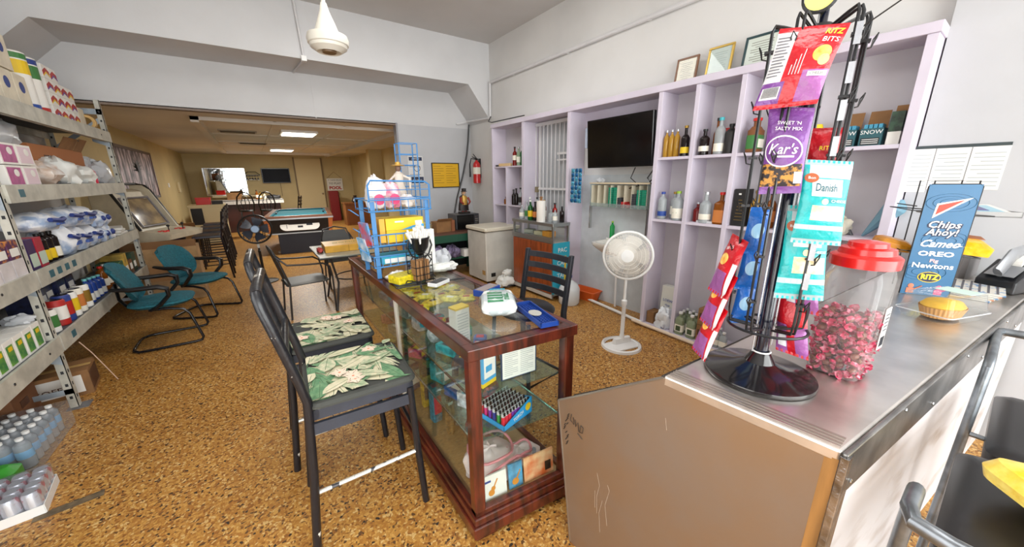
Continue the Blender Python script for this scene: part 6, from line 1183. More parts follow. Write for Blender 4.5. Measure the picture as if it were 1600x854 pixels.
stain = mat('stained white panel', (208, 206, 208), .5, c2=(150, 132, 116), nscale=2.2, stretch=(1.2, 1.2, 3), lo=.55, hi=.8)
q = [b0+nn*.02+u*.03, c0+nn*.02, c0+nn*.04, b0+nn*.04+u*.03]; MB().poly([(p.x, p.y, 0) for p in q], .90, 'z').build('front_panel', stain, t)
for k in range(9):
    p = b0-nn*.0135+u*(.06+k*.30); MB().ell((p.x, p.y, .985 if k % 2 else .90), (.006, .003, .006), 8, 6).build('rivet', chrome, t)
# inner carcass seen from the far side
MB().poly([(.985, .50, .0), (3.47, .36, 0), (3.47, .38, 0), (.985, .52, 0)], .96, 'z').build('carcass', mat('counter carcass', (120, 96, 70), .7), t)
# end panel: large sheet, its upper edge sloping down past the worktop corner
ep = mat('brown tinted sheet steel', (144, 132, 122), .38, .6, c2=(150, 122, 92), nscale=2.4, lo=.3, hi=.7, bump=.04, bscale=10, detail=6)
P5 = [(.984, .15, .985), (.953, .541, .99), (.920, .977, .681), (.927, .885, 0), (.987, .15, 0)]
MB().poly(P5, 1, axis=(.016, .0013, 0)).build('end_panel', ep, t)
g = MB()
for i in range(1, 3):
    a, c_ = Vector(P5[i]), Vector(P5[i+1]); g.tube([a+Vector((.004, 0, .002)), c_+Vector((.004, 0, .002))], .007, 6, flat=.8)
g.build('edge_flange', mat('flange steel', (150, 140, 128), .4, .7), t)
MB().tube([(.968, .545, .985), (.95, .75, .845), (.938, .90, .74)], .006, 6).build('black_edge_seal', black, t)
MB().box(.984, .124, 0, 1.0, .15, .975).build('wood_strip', mat('raw wood strip', (168, 120, 62), .6, noise=.2, nscale=8, stretch=(4, 4, .5)), t)
MB().box(.978, .108, 0, .99, .124, .99, c=.002).box(.99, .108, 0, 1.05, .114, .985).build('corner_wrap', mat('creased steel', (170, 166, 164), .25, .95, noise=.3, nscale=18, bump=.4, bscale=40), t)
g = MB()
for k in range(4):
    a = Vector((A[0]+.012+k*.014, A[1]-.006, 1.0002)); c_ = Vector((B[0]+.012+k*.014, B[1]+.006, 1.0002)); g.poly([a, c_, c_+Vector((.007, 0, 0)), a+Vector((.007, 0, 0))], .0022, 'z')
g.build('ribbed_strip', mat('ribbed steel', (186, 176, 168), .3, .9), t)
MB().tube([(A[0], A[1]+.004, .995), (2.2, .475, .995), (3.47, D[1]+.004, .995)], .004, 5).build('back_edge_seal', mat('dark seal', (50, 42, 36), .7), t)
# scratches and scribble on the panel
g = MB(); rg = random.Random(4)
def onp(y, z, off=-.0012):
    k = (y-.15)/(.541-.15); return (.9845-(.0315)*k+off, y, z)
sc = [[(.75, .28), (.755, .36), (.745, .42), (.76, .47)], [(.70, .26), (.715, .35), (.70, .43), (.71, .45)], [(.73, .2), (.74, .29), (.728, .36)], [(.76, .30), (.765, .38)], [(.52, .86), (.512, .82)]]
for s_ in sc: g.tube([onp(y, z) for y, z in s_], .0006, 4)
g.build('scratches', mat('pale scratch', (180, 164, 146), .5), t); g = MB()
for s_ in ([(.90, .66), (.905, .63), (.885, .62), (.89, .65)], [(.88, .645), (.875, .615), (.865, .64), (.86, .60)], [(.85, .635), (.855, .60), (.84, .605), (.838, .63), (.85, .635)], [(.865, .59), (.84, .575)]): g.tube([onp(y, z) for y, z in s_], .0016, 4)
for k in range(14): y, z = .93+rg.uniform(-.012, .012), .5+k*.011; g.tube([onp(y, z), onp(y-.008, z+.012)], .0018, 4)
g.build('pen_scribble', mat('dark scribble', (50, 42, 36), .6), t)
# ============================================================ snack rack
RO = (1.198, .377, 1.0015); RZ = math.atan2(-.954, .300)
t = T('snack_rack', 'black wire spinner rack on a round base, hung with snack bags, on the steel counter', 'rack', RO, RZ)
gb = mat('gloss black base', (20, 18, 20), .12, coat=.5); nv = mat('navy black pole', (14, 18, 34), .15, coat=.5)
MB().lathe([(.146, 0), (.148, .006), (.146, .013), (.125, .019), (.07, .032), (.04, .045), (.027, .07), (.024, .075)], seg=56).build('base', gb, t, smooth=True)
MB().lathe([(.0175, .06), (.0175, .93), (.010, .94), (.010, .985)], seg=18).build('pole', nv, t, smooth=True)
MB().tube([(.024*math.cos(k*PI/6), .024*math.sin(k*PI/6), .078) for k in range(12)], .0025, 5, closed=True).build('cable_tie', white2, t, smooth=True)
MB().tube([(-.022, -.012, .075), (-.018, -.012, .9)], .003, 5).tube([(.021, .006, .1), (.019, .006, .9)], .0025, 5).build('pole_stripe', mat('silver strip', (190, 194, 200), .25, .8), t)
wires = [(-.098, -.015), (-.072, .065), (-.040, -.085), (.066, -.05), (.088, .03), (.02, .095)]
hooks = MB(); lab = 0
for k, (x, y) in enumerate(wires):
    a = math.atan2(y, x); px, py = -math.sin(a)*.007, math.cos(a)*.007; g = MB()
    for s_ in (-1, 1):
        ox, oy = px*s_, py*s_
        g.tube([(ox*.6, oy*.6, .925), (x*.75+ox, y*.75+oy, .955), (x*.95+ox, y*.95+oy, .962), (x+ox, y+oy, .95), (x+ox, y+oy, .20), (x*.95+ox, y*.95+oy, .165), (x*.3+ox, y*.3+oy, .155)], .0036, 6)
    for j in range(6): z = .9-j*.13; g.box(x-.010, y-.010, z, x+.010, y+.010, z+.006)
    g.build('wire_arm', blackm, t, smooth=True)
    for j in range(6):
        g = MB()
        z = .885-j*.13; cx, cy = math.cos(a), math.sin(a)
        g.tube([(x, y, z), (x+cx*.014, y+cy*.014, z+.004), (x+cx*.018+px*.9, y+cy*.018+py*.9, z+.022), (x+cx*.023, y+cy*.023, z+.034), (x+cx*.018-px*.9, y+cy*.018-py*.9, z+.022), (x+cx*.014, y+cy*.014, z+.004)], .0018, 5).build('clip', blackm, t, smooth=True)
MB().lathe([(.02, .9), (.035, .915), (.035, .935), (.02, .95)], seg=16).build('hub', black, t, smooth=True)
MB().tube([(.10*math.cos(k*PI/12), .092*math.sin(k*PI/12), .16) for k in range(24)], .004, 6, closed=True).build('lower_ring', blackm, t, smooth=True)
MB().box(-.016, -.022, .845, .018, -.0185, .91).build('paper_label', mat('blue white label', (210, 220, 232), .5, c2=(90, 140, 200), nscale=30), t)
for z in (.88, .80, .72, .64, .56, .45, .38, .30): MB().box(.062, -.061, z, .074, -.0575, z+.045).build('price_strip', mat('silver strip'), t)
MB().lathe([(.03, 0), (.03, .008)], (0, 0, 0), 24).build('badge', mat('pale yellow badge', (232, 222, 120), .4), t).matrix_local = Matrix.Translation((-.012, -.02, 1.005)) @ Matrix.Rotation(PI/2, 4, 'X')
MB().lathe([(.031, 0), (.036, .002), (.036, .010), (.031, .012)], (0, 0, 0), 24, caps=False).build('badge_rim', black, t).matrix_local = Matrix.Translation((-.012, -.0185, 1.005)) @ Matrix.Rotation(PI/2, 4, 'X')
MB().tube([(.07, -.02, .92), (.13, -.03, .96), (.175, -.03, 1.02)], .0018, 5).build('loose_wire', blackm, t)
def film(name, c, c2=None, **k): return mat(name, c, .28, spec=.6, bump=.5, bscale=38, noise=.12 if not c2 else 0, c2=c2, nscale=22, **k)
def snack_bag(label, TL, TR, BR, BL, th, mats, fnc, crimp=.05, seed=1, name='snack_bag', nx=26, ny=34):
    """pillow bag hanging between four corners, mats[fnc(u, v)] on the front; u right, v up"""
    o = T(name, label, 'snack bag', RO, RZ)
    TL, TR, BR, BL = map(Vector, (TL, TR, BR, BL)); n = (BL-TL).cross(TR-TL); n.normalize()   # faces the viewer
    rg = random.Random(seed); ph = [(rg.uniform(6, 16), rg.uniform(6, 16), rg.uniform(0, 6)) for _ in range(4)]
    def S_(u, v, side=1, off=0):
        p = BL*(1-u)*(1-v)+BR*u*(1-v)+TL*(1-u)*v+TR*u*v
        vv = min(1, max(0, (v-crimp)/(1-2*crimp)))
        b_ = (max(0, math.sin(PI*u))**.55)*(max(0, math.sin(PI*vv))**.6)
        rip = sum(math.sin(a*u+c_*v+f_) for a, c_, f_ in ph)*.05*b_+(.02*math.sin(u*60) if v < crimp or v > 1-crimp else 0)
        pinch = (.5-u)*.10*math.sin(PI*vv)*(TR-TL).length
        return p+(TR-TL).normalized()*pinch*.6+n*(side*th*(b_+rip*.7)+off*side)
    vs = []; fs = []; ms = []
    for side in (1, -1):
        base_ = len(vs)
        for i in range(nx+1):
            for j in range(ny+1): vs.append(S_(i/nx, j/ny, side))
        for i in range(nx):
            for j in range(ny): a = base_+i*(ny+1)+j; fs.append((a, a+ny+1, a+ny+2, a+1)); ms.append(fnc((i+.5)/nx, (j+.5)/ny) if side > 0 else 0)
    b = MB(); b.v = vs; b.f = fs; b.m = ms; me = b.build('pouch', mats, o, smooth=False)
    me.data.polygons.foreach_set('use_smooth', [True]*len(me.data.polygons))
    W_, H_ = (TR-TL).length, (TL-BL).length
    def put(s, u, v, size, m, w=None, shear=0, bold=0, rot=0, name='lettering'):
        ca, sa = math.cos(rot), math.sin(rot)
        return text(s, size, m, o, (0, 0, 0), fn=lambda x, y: S_(u+(x*ca-y*sa)/W_, v+(x*sa+y*ca)/H_, 1, .0036), w=w, shear=shear, bold=bold, name=name)
    def oval(u, v, ru, rv, m, off=.0008, name='emblem', n_=28):
        q = MB(); pts = [S_(u, v, 1, off+.0003)]; rings = 4
        for r_ in range(1, rings+1): pts += [S_(u+ru*r_/rings*math.cos(2*PI*k/n_), v+rv*r_/rings*math.sin(2*PI*k/n_), 1, off) for k in range(n_)]
        f = [(0, 1+k, 1+(k+1) % n_) for k in range(n_)]+[(1+r_*n_+k, 1+(r_+1)*n_+k, 1+(r_+1)*n_+(k+1) % n_, 1+r_*n_+(k+1) % n_) for r_ in range(rings-1) for k in range(n_)]
        q.add(pts, f).build(name, m, o)
    def patch(u0, v0, u1, v1, m, off=.0007, name='label', k=6, skew=0):
        q = MB(); pts = [S_(u0+(u1-u0)*i/k+skew*((v0+(v1-v0)*j/k)-v0), v0+(v1-v0)*j/k, 1, off) for i in range(k+1) for j in range(k+1)]
        q.add(pts, [(i*(k+1)+j, (i+1)*(k+1)+j, (i+1)*(k+1)+j+1, i*(k+1)+j+1) for i in range(k) for j in range(k)]).build(name, m, o)
    return o, put, oval, patch
f_red = film('red film', (196, 20, 34)); f_pur = film('purple film', (124, 70, 150)); f_teal = film('teal film', (20, 176, 178)); f_blue = film('blue film', (20, 104, 196)); f_white = film('white film', (226, 226, 228)); f_pink = film('violet pink film', (160, 92, 160)); f_clear = glass('crinkled clear film', (224, 228, 230), .6, .2)
yel = mat('yellow lettering', (240, 220, 40), .5); wl = mat('white lettering', (240, 240, 240), .5); orr = mat('cracker orange', (226, 150, 50), .5, c2=(240, 200, 110), nscale=60)
def fr_(u, v):
    if v > .93 or v < .07: return 0
    if u < .30 and v > .33: return 1
    if v < .33 and u < .38: return 1 if (.12 < v < .27 and .05 < u < .33) else 2
    if v < .45 and u > .60: return 3
    return 0
o, put, oval, patch = snack_bag('big red cracker snack bag seen from its back, hanging topmost on the rack', (-.078, -.085, .935), (.050, -.10, .915), (.018, -.115, .755), (-.108, -.10, .755), .017, [f_red, f_white, f_pur, f_pink], fr_, .05, 3)
put('RITZ', .84, .90, .017, yel, w=.032, bold=.0004, rot=-.1); put('BITS', .84, .80, .015, wl, w=.03, rot=-.1); oval(.80, .64, .13, .10, orr); oval(.86, .56, .08, .07, mat('cream filling', (240, 214, 130), .5))
g_ = mat('grey small print', (96, 96, 104), .6)
for k in range(13): patch(.03, .40+k*.039, .22+.04*(k % 2), .412+k*.039, g_, .0009, 'print', 3)
for k in range(12): patch(.07+k*.022, .14, .08+k*.022, .26, ink, .001, 'barcode', 2)
for k in range(4): patch(.40+k*.05, .40, .41+k*.05, .52+.06*k, wl, .0009, 'print', 2)
patch(.70, .36, .98, .42, paper, .0009, 'label'); put('CHEESE', .84, .39, .009, ink, w=.026)
# trail mix
def fk(u, v):
    if v < .07: return 0
    if .08 < v < .34 and u < .95: return 2
    return 0
mix = mat('trail mix picture', (196, 140, 60), .5, c2=(34, 26, 30), nscale=55, lo=.44, hi=.52)
o, put, oval, patch = snack_bag('purple and white trail mix bag hanging below the red bag', (-.075, -.075, .765), (.017, -.085, .75), (.020, -.09, .553), (-.068, -.08, .548), .013, [f_pur, f_pur, mix], fk, .05, 5)
oval(.47, .50, .46, .185, wl, .0007); oval(.47, .50, .43, .168, f_pur, .0014); put("Kar's", .45, .52, .036, wl, w=.066, shear=.25, bold=.0003)
patch(.2, .43, .75, .45, wl, .0022, 'swash', 5, .3); put("SWEET 'N", .52, .82, .012, wl, w=.05); put('SALTY MIX', .52, .755, .012, wl, w=.058); patch(.80, .12, .98, .26, f_white, .001)
# danish bags
def fd(u, v):
    if v > .93: return 1
    if v > .80 and u > .1: return 3
    if .28 < v < .47 and .25 < u < .95: return 2
    if v < .06: return 1
    if .17 < v < .24: return 4
    return 0
cook = mat('cheese danish picture', (226, 196, 140), .5, c2=(240, 232, 206), nscale=45)
def danish(lb, c4, seed, crimp):
    o, put, oval, patch = snack_bag(lb, *c4, .014, [f_teal, f_clear, cook, mat('pale silver film', (190, 200, 204), .3), mat('pale teal film', (170, 216, 214), .3)], fd, crimp, seed)
    patch(.22, .58, .86, .78, paper, .0008, 'label', 6, -.15); put('Danish', .50, .68, .027, mat('teal lettering', (30, 90, 106), .5), w=.042, bold=.0004)
    oval(.17, .79, .15, .055, mat('brown emblem', (166, 84, 44), .5), .0011); put('Bon', .17, .79, .009, wl, w=.014)
    patch(.60, .50, .99, .56, mat('dark teal band', (20, 140, 146), .4), .0008); put('CHEESE', .80, .53, .009, wl, w=.03); oval(.52, .52, .07, .035, mat('cheese cream', (240, 226, 170), .5), .001)
    for k in range(4): oval(.22+k*.13, .205, .05, .018, wl, .0009, 'print', 10)
    return o
danish('turquoise danish pastry bag hanging at the front right of the rack, upper of two', ((.018, -.075, .634), (.109, -.055, .626), (.119, -.06, .424), (.018, -.085, .428)), 7, .05)
danish('turquoise danish pastry bag hanging partly behind the upper one, lower of two', ((.0, -.045, .52), (.09, -.03, .515), (.112, -.04, .272), (.005, -.06, .266)), 8, .05)
# side bags
def plain(lb, c4, th, base, second, fnc=None, seed=1, txt=None, tc=wl, name='snack_bag'):
    o, put, oval, patch = snack_bag(lb, *c4, th, [base, second, f_white], fnc or (lambda u, v: 1 if v < .42 else 0), .05, seed, nx=16, ny=22, name=name)
    if txt: put(txt, .5, .72, .02, tc, w=.05, bold=.0005, rot=.2)
    return o, put, oval, patch
fs3 = lambda u, v: 1 if v < .42 and u < .8 else (2 if u > .86 and v < .6 else 0)
for k in range(3):
    z = .425-k*.108; x = -.112-.012*k
    o, put, oval, patch = plain('red and violet cracker bag hanging at the left side of the rack, %s of three' % ('top', 'middle', 'bottom')[k], ((x-.012, .03-.01*k, z), (x+.038, -.045, z-.012), (x-.002, -.07, z-.185), (x-.055, .0, z-.18)), .015, f_red, f_pink, fs3, 20+k)
    oval(.4, .6, .22, .10, orr); put(('BITS', 'BITS', 'BITS')[k], .45, .8, .014, wl, w=.03, rot=.4)
for k in range(3):
    z = .505-k*.115
    o, put, oval, patch = plain('blue snack bag on the inner left of the rack, %s of three' % ('top', 'middle', 'bottom')[k], ((-.088, .045, z), (-.038, .075, z), (-.042, .06, z-.14), (-.098, .03, z-.14)), .018, f_blue, f_blue, None, 30+k)
    oval(.45, .5, .3, .16, mat('pale blue film', (150, 196, 226), .3))
o, put, oval, patch = plain('red cracker bag on the back of the rack, seen between the upper wires', ((.0, .07, .72), (.085, .06, .715), (.09, .06, .60), (.0, .07, .60)), .014, f_red, f_red, None, 41); put('RITZ', .7, .55, .016, yel, w=.03)
for k in range(2):
    z = .40-k*.14
    o, put, oval, patch = plain('red and violet snack bag low behind the danish bags, %s of two' % ('upper', 'lower')[k], ((.01, .05, z), (.085, .03, z), (.115, .02, z-.19), (.035, .04, z-.185)), .015, f_red, f_pink, (lambda u, v: 1 if v < .5 and (u < .4 or u > .62) else 0), 43+k); patch(.08, .12, .35, .32, f_white)
# ============================================================ candy jar
JL, JR = (1.425, .238, 1.0015), math.radians(-4.5)
t = T('candy_jar', 'clear square plastic jar with stepped red lid, full of pink wrapped sweets', 'jar', JL, JR)
hx, hy = .072, .062
MB().rlathe([(.012, 0), (.002, .006), (0, .02), (-.004, .16), (-.004, .30), (.004, .335), (.012, .345)], hx, hy, .02, n=5, caps=False).rlathe([(.012, 0.0005), (.03, .0006)], hx, hy, .02, n=5).build('body', glass('clear jar', (244, 246, 246), .93, .03), t, smooth=True)
MB().lathe([(.064, .338), (.078, .340), (.079, .368), (.072, .374), (.064, .376), (.062, .392), (.046, .396), (.044, .408), (.026, .412), (.0, .414)], seg=40).build('lid', mat('glossy red lid', (216, 32, 28), .25, coat=.3), t, smooth=True)
g = MB().box(-.082, -.052, .135, -.0795, -.004, .245); g.at().box(0, 0, 0, 0, 0, 0)
MB().box(.020, -hy-.0075, .09, .062, -hy-.0055, .22).build('label', paper, t); g = MB()
for k in range(9): g.box(.025+k*.0035, -hy-.0085, .10, .027+k*.0035, -hy-.0075, .13)
for k in range(5): g.box(.025, -hy-.0085, .15+k*.012, .055, -hy-.0075, .153+k*.012)
g.build('label_print', ink, t)
pinkw = mat('pink wrapper', (196, 56, 92), .3, c2=(236, 160, 176), nscale=90, lo=.5, hi=.68, bump=.3, bscale=200); choc = mat('toffee centre', (120, 62, 44), .35)
protos = []
for k in range(4):
    rg = random.Random(100+k); b = MB(); b.ell((0, 0, 0), (.011, .008, .0075), 10, 6, 1)
    b.lathe([(.0088, -.004), (.0092, 0), (.0088, .004)], (0, 0, 0), 10, 0, caps=False)
    for s_ in (-1, 1):
        vs = [(s_*.008, 0, 0)]; n = 10
        for q in range(n): a = 2*PI*q/n; rr = .0095*rg.uniform(.7, 1.2); vs.append((s_*(.015+.004*(q % 2)), rr*math.cos(a), rr*math.sin(a)))
        b.add(vs, [(0, 1+q, 1+(q+1) % n) for q in range(n)], 0)
    o = b.build('wrapped_sweet', [pinkw, choc]); protos.append(tag(o, 'pink wrapped toffee sweet in the square jar with the red lid', 'sweet', 'pink wrapped sweets in the jar'))
rg = random.Random(21); RJ = Matrix.Rotation(JR, 3, 'Z'); n = 0; first = 4
for lz in range(9):
    z = .014+lz*.0215
    for ix in range(5):
        for iy in range(4):
            if 0 < ix < 4 and 0 < iy < 3 and lz < 8: continue   # centre is hidden behind the outer sweets
            if lz == 8 and rg.random() < .35: continue
            if False: continue
            x, y = -.053+ix*.0265+rg.uniform(-.003, .003), -.043+iy*.0287+rg.uniform(-.003, .003)
            p = Vector(JL)+RJ @ Vector((x, y, z+rg.uniform(-.003, .003)))
            if first: first -= 1; o = protos[first]
            else: o = protos[rg.randrange(4)].copy(); COL.objects.link(o)
            o.location = p; o.rotation_euler = (rg.uniform(0, 6), rg.uniform(-.7, .7), rg.uniform(0, 6)); s_ = rg.uniform(1.15, 1.4); o.scale = (s_, s_, s_); n += 1
# ============================================================ pastry box, brand display, papers, terminal
t = T('pastry_container', 'clear hinged plastic box with a yellow sponge cake in pleated paper', 'container', (2.33, .115, 1.0015), -.35)
MB().rlathe([(.01, .0), (.0, .03), (-.004, .034), (-.004, .037), (.002, .04), (.012, .108), (.03, .11)], .13, .085, .02).build('shell', glass('clear shell', (244, 246, 246), .97, .05), t, smooth=True)
MB().rlathe([(-.006, .033), (-.006, .038)], .13, .085, .02, caps=False).build('rim', clearb, t)
MB().box(.02, -.06, .1105, .11, .05, .1115).build('label', mat('pale mint label', (200, 226, 216), .5), t)
k_ = T('sponge_cake', 'yellow sponge cake in a pleated tan paper cup inside the clear box', 'cake', (2.32, .115, 1.009), -.35)
b = MB(); N = 64; vs = []
for z, r0 in ((0, .052), (.045, .064)):
    for q in range(N): a = 2*PI*q/N; rr = r0*(1+.03*(q % 2)); vs.append((rr*1.35*math.cos(a), rr*math.sin(a), z))
b.add(vs, [(q, (q+1) % N, N+(q+1) % N, N+q) for q in range(N)]+[tuple(range(N-1, -1, -1))]).build('paper_cup', mat('pleated tan paper', (206, 150, 84), .6), k_)
MB().lathe([(.06, .040), (.062, .048), (.05, .066), (.02, .076), (0, .078)], seg=28, sx=1.35).build('cake', mat('yellow sponge', (240, 184, 40), .6, noise=.15, nscale=20), k_, smooth=True)
t = T('brand_display', 'tall blue display stand with a red triangle and white cookie lettering', 'display stand', (2.69, .205, 1.0015), math.radians(-63))
bp_ = mat('display blue', (22, 92, 134), .35); wv = mat('display light blue', (44, 122, 162), .4)
w, h = .088, .545
MB().box(-w, 0, 0, w, .006, h, c=.001).build('panel', bp_, t)
MB().tube([(-w, .003, 0), (-w, .003, h-.01), (-w+.01, .003, h), (w-.01, .003, h), (w, .003, h-.01), (w, .003, 0)], .0035, 6).build('edge_wire', black, t, smooth=True)
g = MB()
for cx, cz in ((.0, .46), (.02, .28), (-.03, .12)):
    for r0 in (.03, .05, .07):
        pts = [(max(-w+.004, min(w-.004, cx+r0*1.2*math.cos(2*PI*k/32))), -.0004, cz+r0*.6*math.sin(2*PI*k/32)) for k in range(32)]; g.tube(pts, .0022, 4, closed=True, flat=.2)
g.build('swirl_print', wv, t)
MB().poly([(-.05, -.0012, .385), (-.045, -.0012, .455), (.07, -.0012, .485)], .001, 'y').build('triangle_border', paper, t); MB().poly([(-.042, -.0020, .402), (-.038, -.0020, .448), (.045, -.0020, .474)], .001, 'y').build('triangle', mat('triangle red', (206, 60, 36), .5), t)
R0 = (PI/2, 0, 0)
navyl = mat('navy lettering', (20, 24, 60), .5)
for s_, z, sz, w_, m_, sh in (('Chips', .355, .045, .11, wl, .2), ('Ahoy!', .318, .045, .11, wl, .2)):
    text(s_, sz, navyl, t, (-.002, -.0008, z-.002), R0, w=w_*1.1, bold=.0035, shear=sh); text(s_, sz, m_, t, (-.002, -.0022, z), R0, w=w_, bold=.0006, shear=sh)
text('Cameo', .048, wl, t, (0, -.0015, .262), R0, w=.135, shear=.4, bold=.001); text('OREO', .032, wl, t, (0, -.0015, .212), R0, w=.125, bold=.001)
text('Fig', .022, mat('fig pink', (236, 190, 190), .5), t, (0, -.0015, .178), R0, w=.03, bold=.0005); text('Newtons', .036, wl, t, (0, -.0015, .152), R0, w=.145, bold=.0006)
q = MB(); q.lathe([(.036, 0), (.036, .001)], (0, 0, 0), 28, sx=1.15).build('oval_border', lab_y, t).matrix_local = Matrix.Translation((0, -.0012, .095)) @ Matrix.Rotation(PI/2, 4, 'X') @ Matrix.Diagonal((1, .75, 1, 1))
q = MB(); q.lathe([(.033, .0), (.033, .0014)], (0, 0, 0), 28, sx=1.15).build('oval', navyl, t).matrix_local = Matrix.Translation((0, -.0012, .095)) @ Matrix.Rotation(PI/2, 4, 'X') @ Matrix.Diagonal((1, .73, 1, 1))
text('RITZ', .034, yel, t, (0, -.0035, .095), R0, w=.062, bold=.0015)
for k, x in enumerate((-.055, .045)): MB().ell((x, -.002, .045), (.011, .001, .012)).box(x-.014, -.0025, .008, x+.014, -.001, .034).tube([(x+.014, -.002, .028), (x+.04, -.002, .048)], .003, 4).build('figure_print', mat('figure print %d' % k, [(200, 120, 90), (220, 60, 110)][k], .5), t)
# wire shelves behind the panel
g = MB()
for y in (.06, .20): g.tube([(-.05, y, 0), (-.05, y, h+.015), (.10, y, h+.015), (.10, y, 0)], .003, 6)
for z in (.42, .22): g.tube([(-.12, .02, z), (.16, .02, z-.02), (.16, .26, z-.02), (-.12, .26, z)], .0028, 6, closed=True)
g.tube([(-.10, .03, .44), (-.165, .06, .45)], .003, 6); g.build('wire_frame', blackm, t, smooth=True)
tt = MB(); tt.M = Matrix.Translation((0, 0, 0)); tt.box(-.02, .03, .395, .25, .24, .40).box(-.02, .03, .395, .25, .033, .42).box(.247, .03, .395, .25, .24, .42); tt.build('grey_tray', mat('grey tray'), t)
MM = Matrix.Translation((2.69, .205, 1.0015)) @ Matrix.Rotation(math.radians(-63), 4, 'Z')
def on_stand(x, y, z): return MM @ Vector((x, y, z))
m_ = tag(MB().box(0, 0, 0, .23, .19, .012, 1).box(.02, .02, .012, .21, .17, .013, 0).box(.06, .05, .013, .17, .15, .014, 2).build('magazine', [mat('pale blue cover', (150, 196, 214), .3), paper, mat('deep blue print', (24, 30, 130), .3)], loc=on_stand(.0, .04, .4015)), 'magazine with deep blue picture in the grey tray of the blue display', 'magazine'); m_.rotation_euler = (.15, 0, math.radians(-63)); text('LIFE', .05, wl, m_, (.05, .155, .015))
yb = T('snack_bag', 'yellow and brown cookie bag lying on the lower wire shelf right of the blue display', 'snack bag', on_stand(.08, .08, .225), math.radians(-63)); yb.rotation_euler = (.25, .12, math.radians(-63))
MB().rlathe([(.03, 0), (.0, .012), (.0, .05), (.03, .065)], .11, .07, .02).build('pouch', film('yellow bag film', (240, 184, 24)), yb, smooth=True); MB().box(-.10, .02, .0652, .10, .065, .0665).build('brown_band', mat('brown band', (160, 90, 36), .4), yb); MB().lathe([(.022, .0), (.022, .066)], (0, -.01, 0), 18, sx=1.3).build('cookie_print', mat('cookie orange', (214, 110, 30), .4), yb); MB().box(-.06, -.0705, .015, .0, -.0695, .05).build('barcode', paper, yb)
for k in range(6): MB().box(-.055+k*.009, -.0712, .02, -.051+k*.009, -.0704, .045).build('barcode_bars', ink, yb)
yb = T('snack_bag', 'yellow and brown bag poking out left of the blue display', 'snack bag', on_stand(-.13, .12, .21)); yb.rotation_euler = (.1, .25, math.radians(-63)); MB().rlathe([(.02, 0), (.0, .01), (.0, .04), (.02, .055)], .07, .06, .02).build('pouch', film('amber bag film', (214, 140, 24)), yb, smooth=True)
for k in range(5):
    p = (2.93+.012*k, .085-.004*k, 1.0015+.006*k); o = tag(MB().box(-.15, -.10, 0, .15, .10, .005).build('newspaper', mat('newsprint %d' % (k % 2), (216, 214, 206), .6, c2=[(90, 140, 190), (206, 130, 90)][k % 2], nscale=34, lo=.55, hi=.62), loc=p), 'printed paper sheet between the blue display and the terminal, %s from the stack bottom' % ORD[k], 'paper'); o.rotation_euler = (0, 0, -.12+.04*k)
    if k == 4:
        for q in range(6): MB().box(-.13, -.08+q*.028, .005, .13, -.072+q*.028, .0055).build('print', g_, o)
t = T('card_terminal', 'black and silver payment terminal with raised flap at the far right of the counter', 'terminal', (3.16, -.03, 1.0015), math.radians(-20))
MB().poly([(-.12, -.07, 0), (.12, -.07, 0), (.12, -.07, .13), (.02, -.07, .15), (-.12, -.07, .06)], .14, 'y').build('body', mat('terminal black', (22, 24, 28), .35), t, bevel=.008)
MB().tube([(-.12, 0, .10), (-.04, 0, .19), (.02, 0, .20), (.08, 0, .15), (.10, 0, .07)], .016, 8, flat=2.5).build('flap', mat('silver plastic', (150, 152, 156), .3, .5), t, smooth=True)
MB().lathe([(.045, 0), (.045, .06)], (0, 0, 0), 20).build('paper_roll', paper, t).matrix_local = Matrix.Translation((.03, .03, .14)) @ Matrix.Rotation(PI/2, 4, 'X')
MB().at((-.06, 0, .105), 0, 0, -.45).box(-.05, -.05, 0, .05, .05, .004).build('keypad', mat('silver plastic'), t)
tag(MB().at((3.3, .2, 1.0015), -.1).box(-.15, -.1, 0, .17, .12, .17, c=.02).build('grey_case', mat('grey case', (120, 116, 116), .5)), 'low grey case standing behind the payment terminal', 'case')
# papers on the pilaster
t = T('wall_notices', 'row of white printed sheets under a dark strip on the wall behind the counter', 'notice', (3.4985, .53, 1.50))
MB().box(-.004, -.42, .245, .0, 0, .262).build('dark_strip', mat('dark green strip', (50, 62, 64), .5), t)
for k in range(3):
    y = -.005-.14*k; MB().box(-.002, y-.135, -.02*(k == 0), -.0005, y, .243).build('sheet', paper, t); g = MB()
    for q in range(9): g.box(-.0027, y-.125, .02+q*.023, -.0021, y-.012-.03*(q % 3 == 0), .026+q*.023)
    g.build('print', mat('pale print'), t)
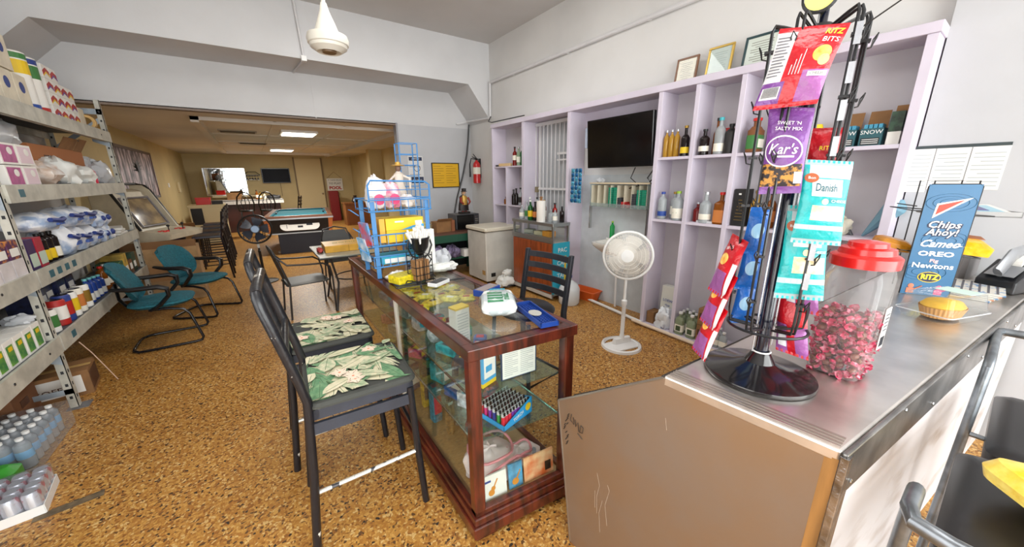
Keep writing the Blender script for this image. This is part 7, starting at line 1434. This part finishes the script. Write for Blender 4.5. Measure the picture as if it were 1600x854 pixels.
# ============================================================ padded tube stools before the counter
def tube_stool(label, cx, y1, xf, xb):
    """seat pad centred on cx with its counter-side edge at y1; the side rails run from xf (front post) to xb (back rail)"""
    t = T('padded_armchair', label, 'chair', (0, 0, 0), 0, 'black padded tube armchairs at the counter'); am = mat('worn aluminium tube', (140, 146, 152), .35, .8, noise=.2, nscale=20); bv = mat('black vinyl')
    y0 = y1-.50; ym = (y0+y1)/2; s_ = 1 if xb > xf else -1
    MB().rlathe([(.02, .685), (0, .70), (0, .735), (.02, .75), (.05, .754)], .275, .25, .04, c=(cx, ym, 0)).build('seat', bv, t, smooth=True)
    g = MB()
    a, b_ = y1+.045, y0-.045
    MB().tube([(xf, a, 0), (xf, a, .55), (xf, a, .90), (xf+s_*.012, a, .95), (xf+s_*.05, a, .972), (xb-s_*.05, a, .97), (xb-s_*.01, a-.012, .97), (xb, a-.06, .97), (xb, b_+.06, .97), (xb-s_*.01, b_+.012, .97), (xb-s_*.05, b_, .97), (xf+s_*.05, b_, .972), (xf+s_*.012, b_, .95), (xf, b_, .90), (xf, b_, 0)], .0135, 12, flat=1.2).build('arm_rail', am, t, smooth=True)
    for y in (y0+.04, y1-.04):
        for x in (cx-.23, cx+.23): MB().tube([(x, y, .69), (x, y, 0)], .012, 8).build('leg', am, t, smooth=True)
        MB().tube([(cx-.23, y, .25), (cx+.23, y, .25)], .009, 8).build('foot_rail', am, t, smooth=True)
    for y, yy in ((a, y1-.02), (b_, y0+.02)): MB().tube([(xf, y, .70), (xf, yy, .70), (cx, yy, .70)], .009, 6).build('seat_bracket', am, t, smooth=True)
tube_stool('black padded stool with a bent aluminium tube, nearer of two at the counter front', 1.455, -.035, 1.065, .90)
tube_stool('black padded stool with a bent aluminium tube, farther of two at the counter front', 2.045, -.085, 1.95, 2.42)
o = T('snack_bag', 'yellow bag of cheese puffs at the right edge, lying on the nearer padded stool', 'snack bag', (1.455, -.255, .762), .5); o.rotation_euler = (.25, -.12, .9)
MB().rlathe([(.06, 0), (.01, .02), (0, .045), (.01, .075), (.05, .10)], .17, .13, .04, n=5).build('pouch', mat('puff picture film', (240, 196, 40), .35, c2=(246, 222, 110), nscale=26, bump=.6, bscale=30), o, smooth=True); MB().box(-.16, -.134, .02, .16, -.128, .055).build('orange_edge', mat('orange film', (226, 130, 20), .35), o)
text('FLAVORED', .035, ink, o, (0, .05, .1008)); MB().box(-.06, -.02, .1002, .05, .07, .1006).build('label', paper, o)
# bananas or similar small dark crate under the chairs is not visible: floor left clear
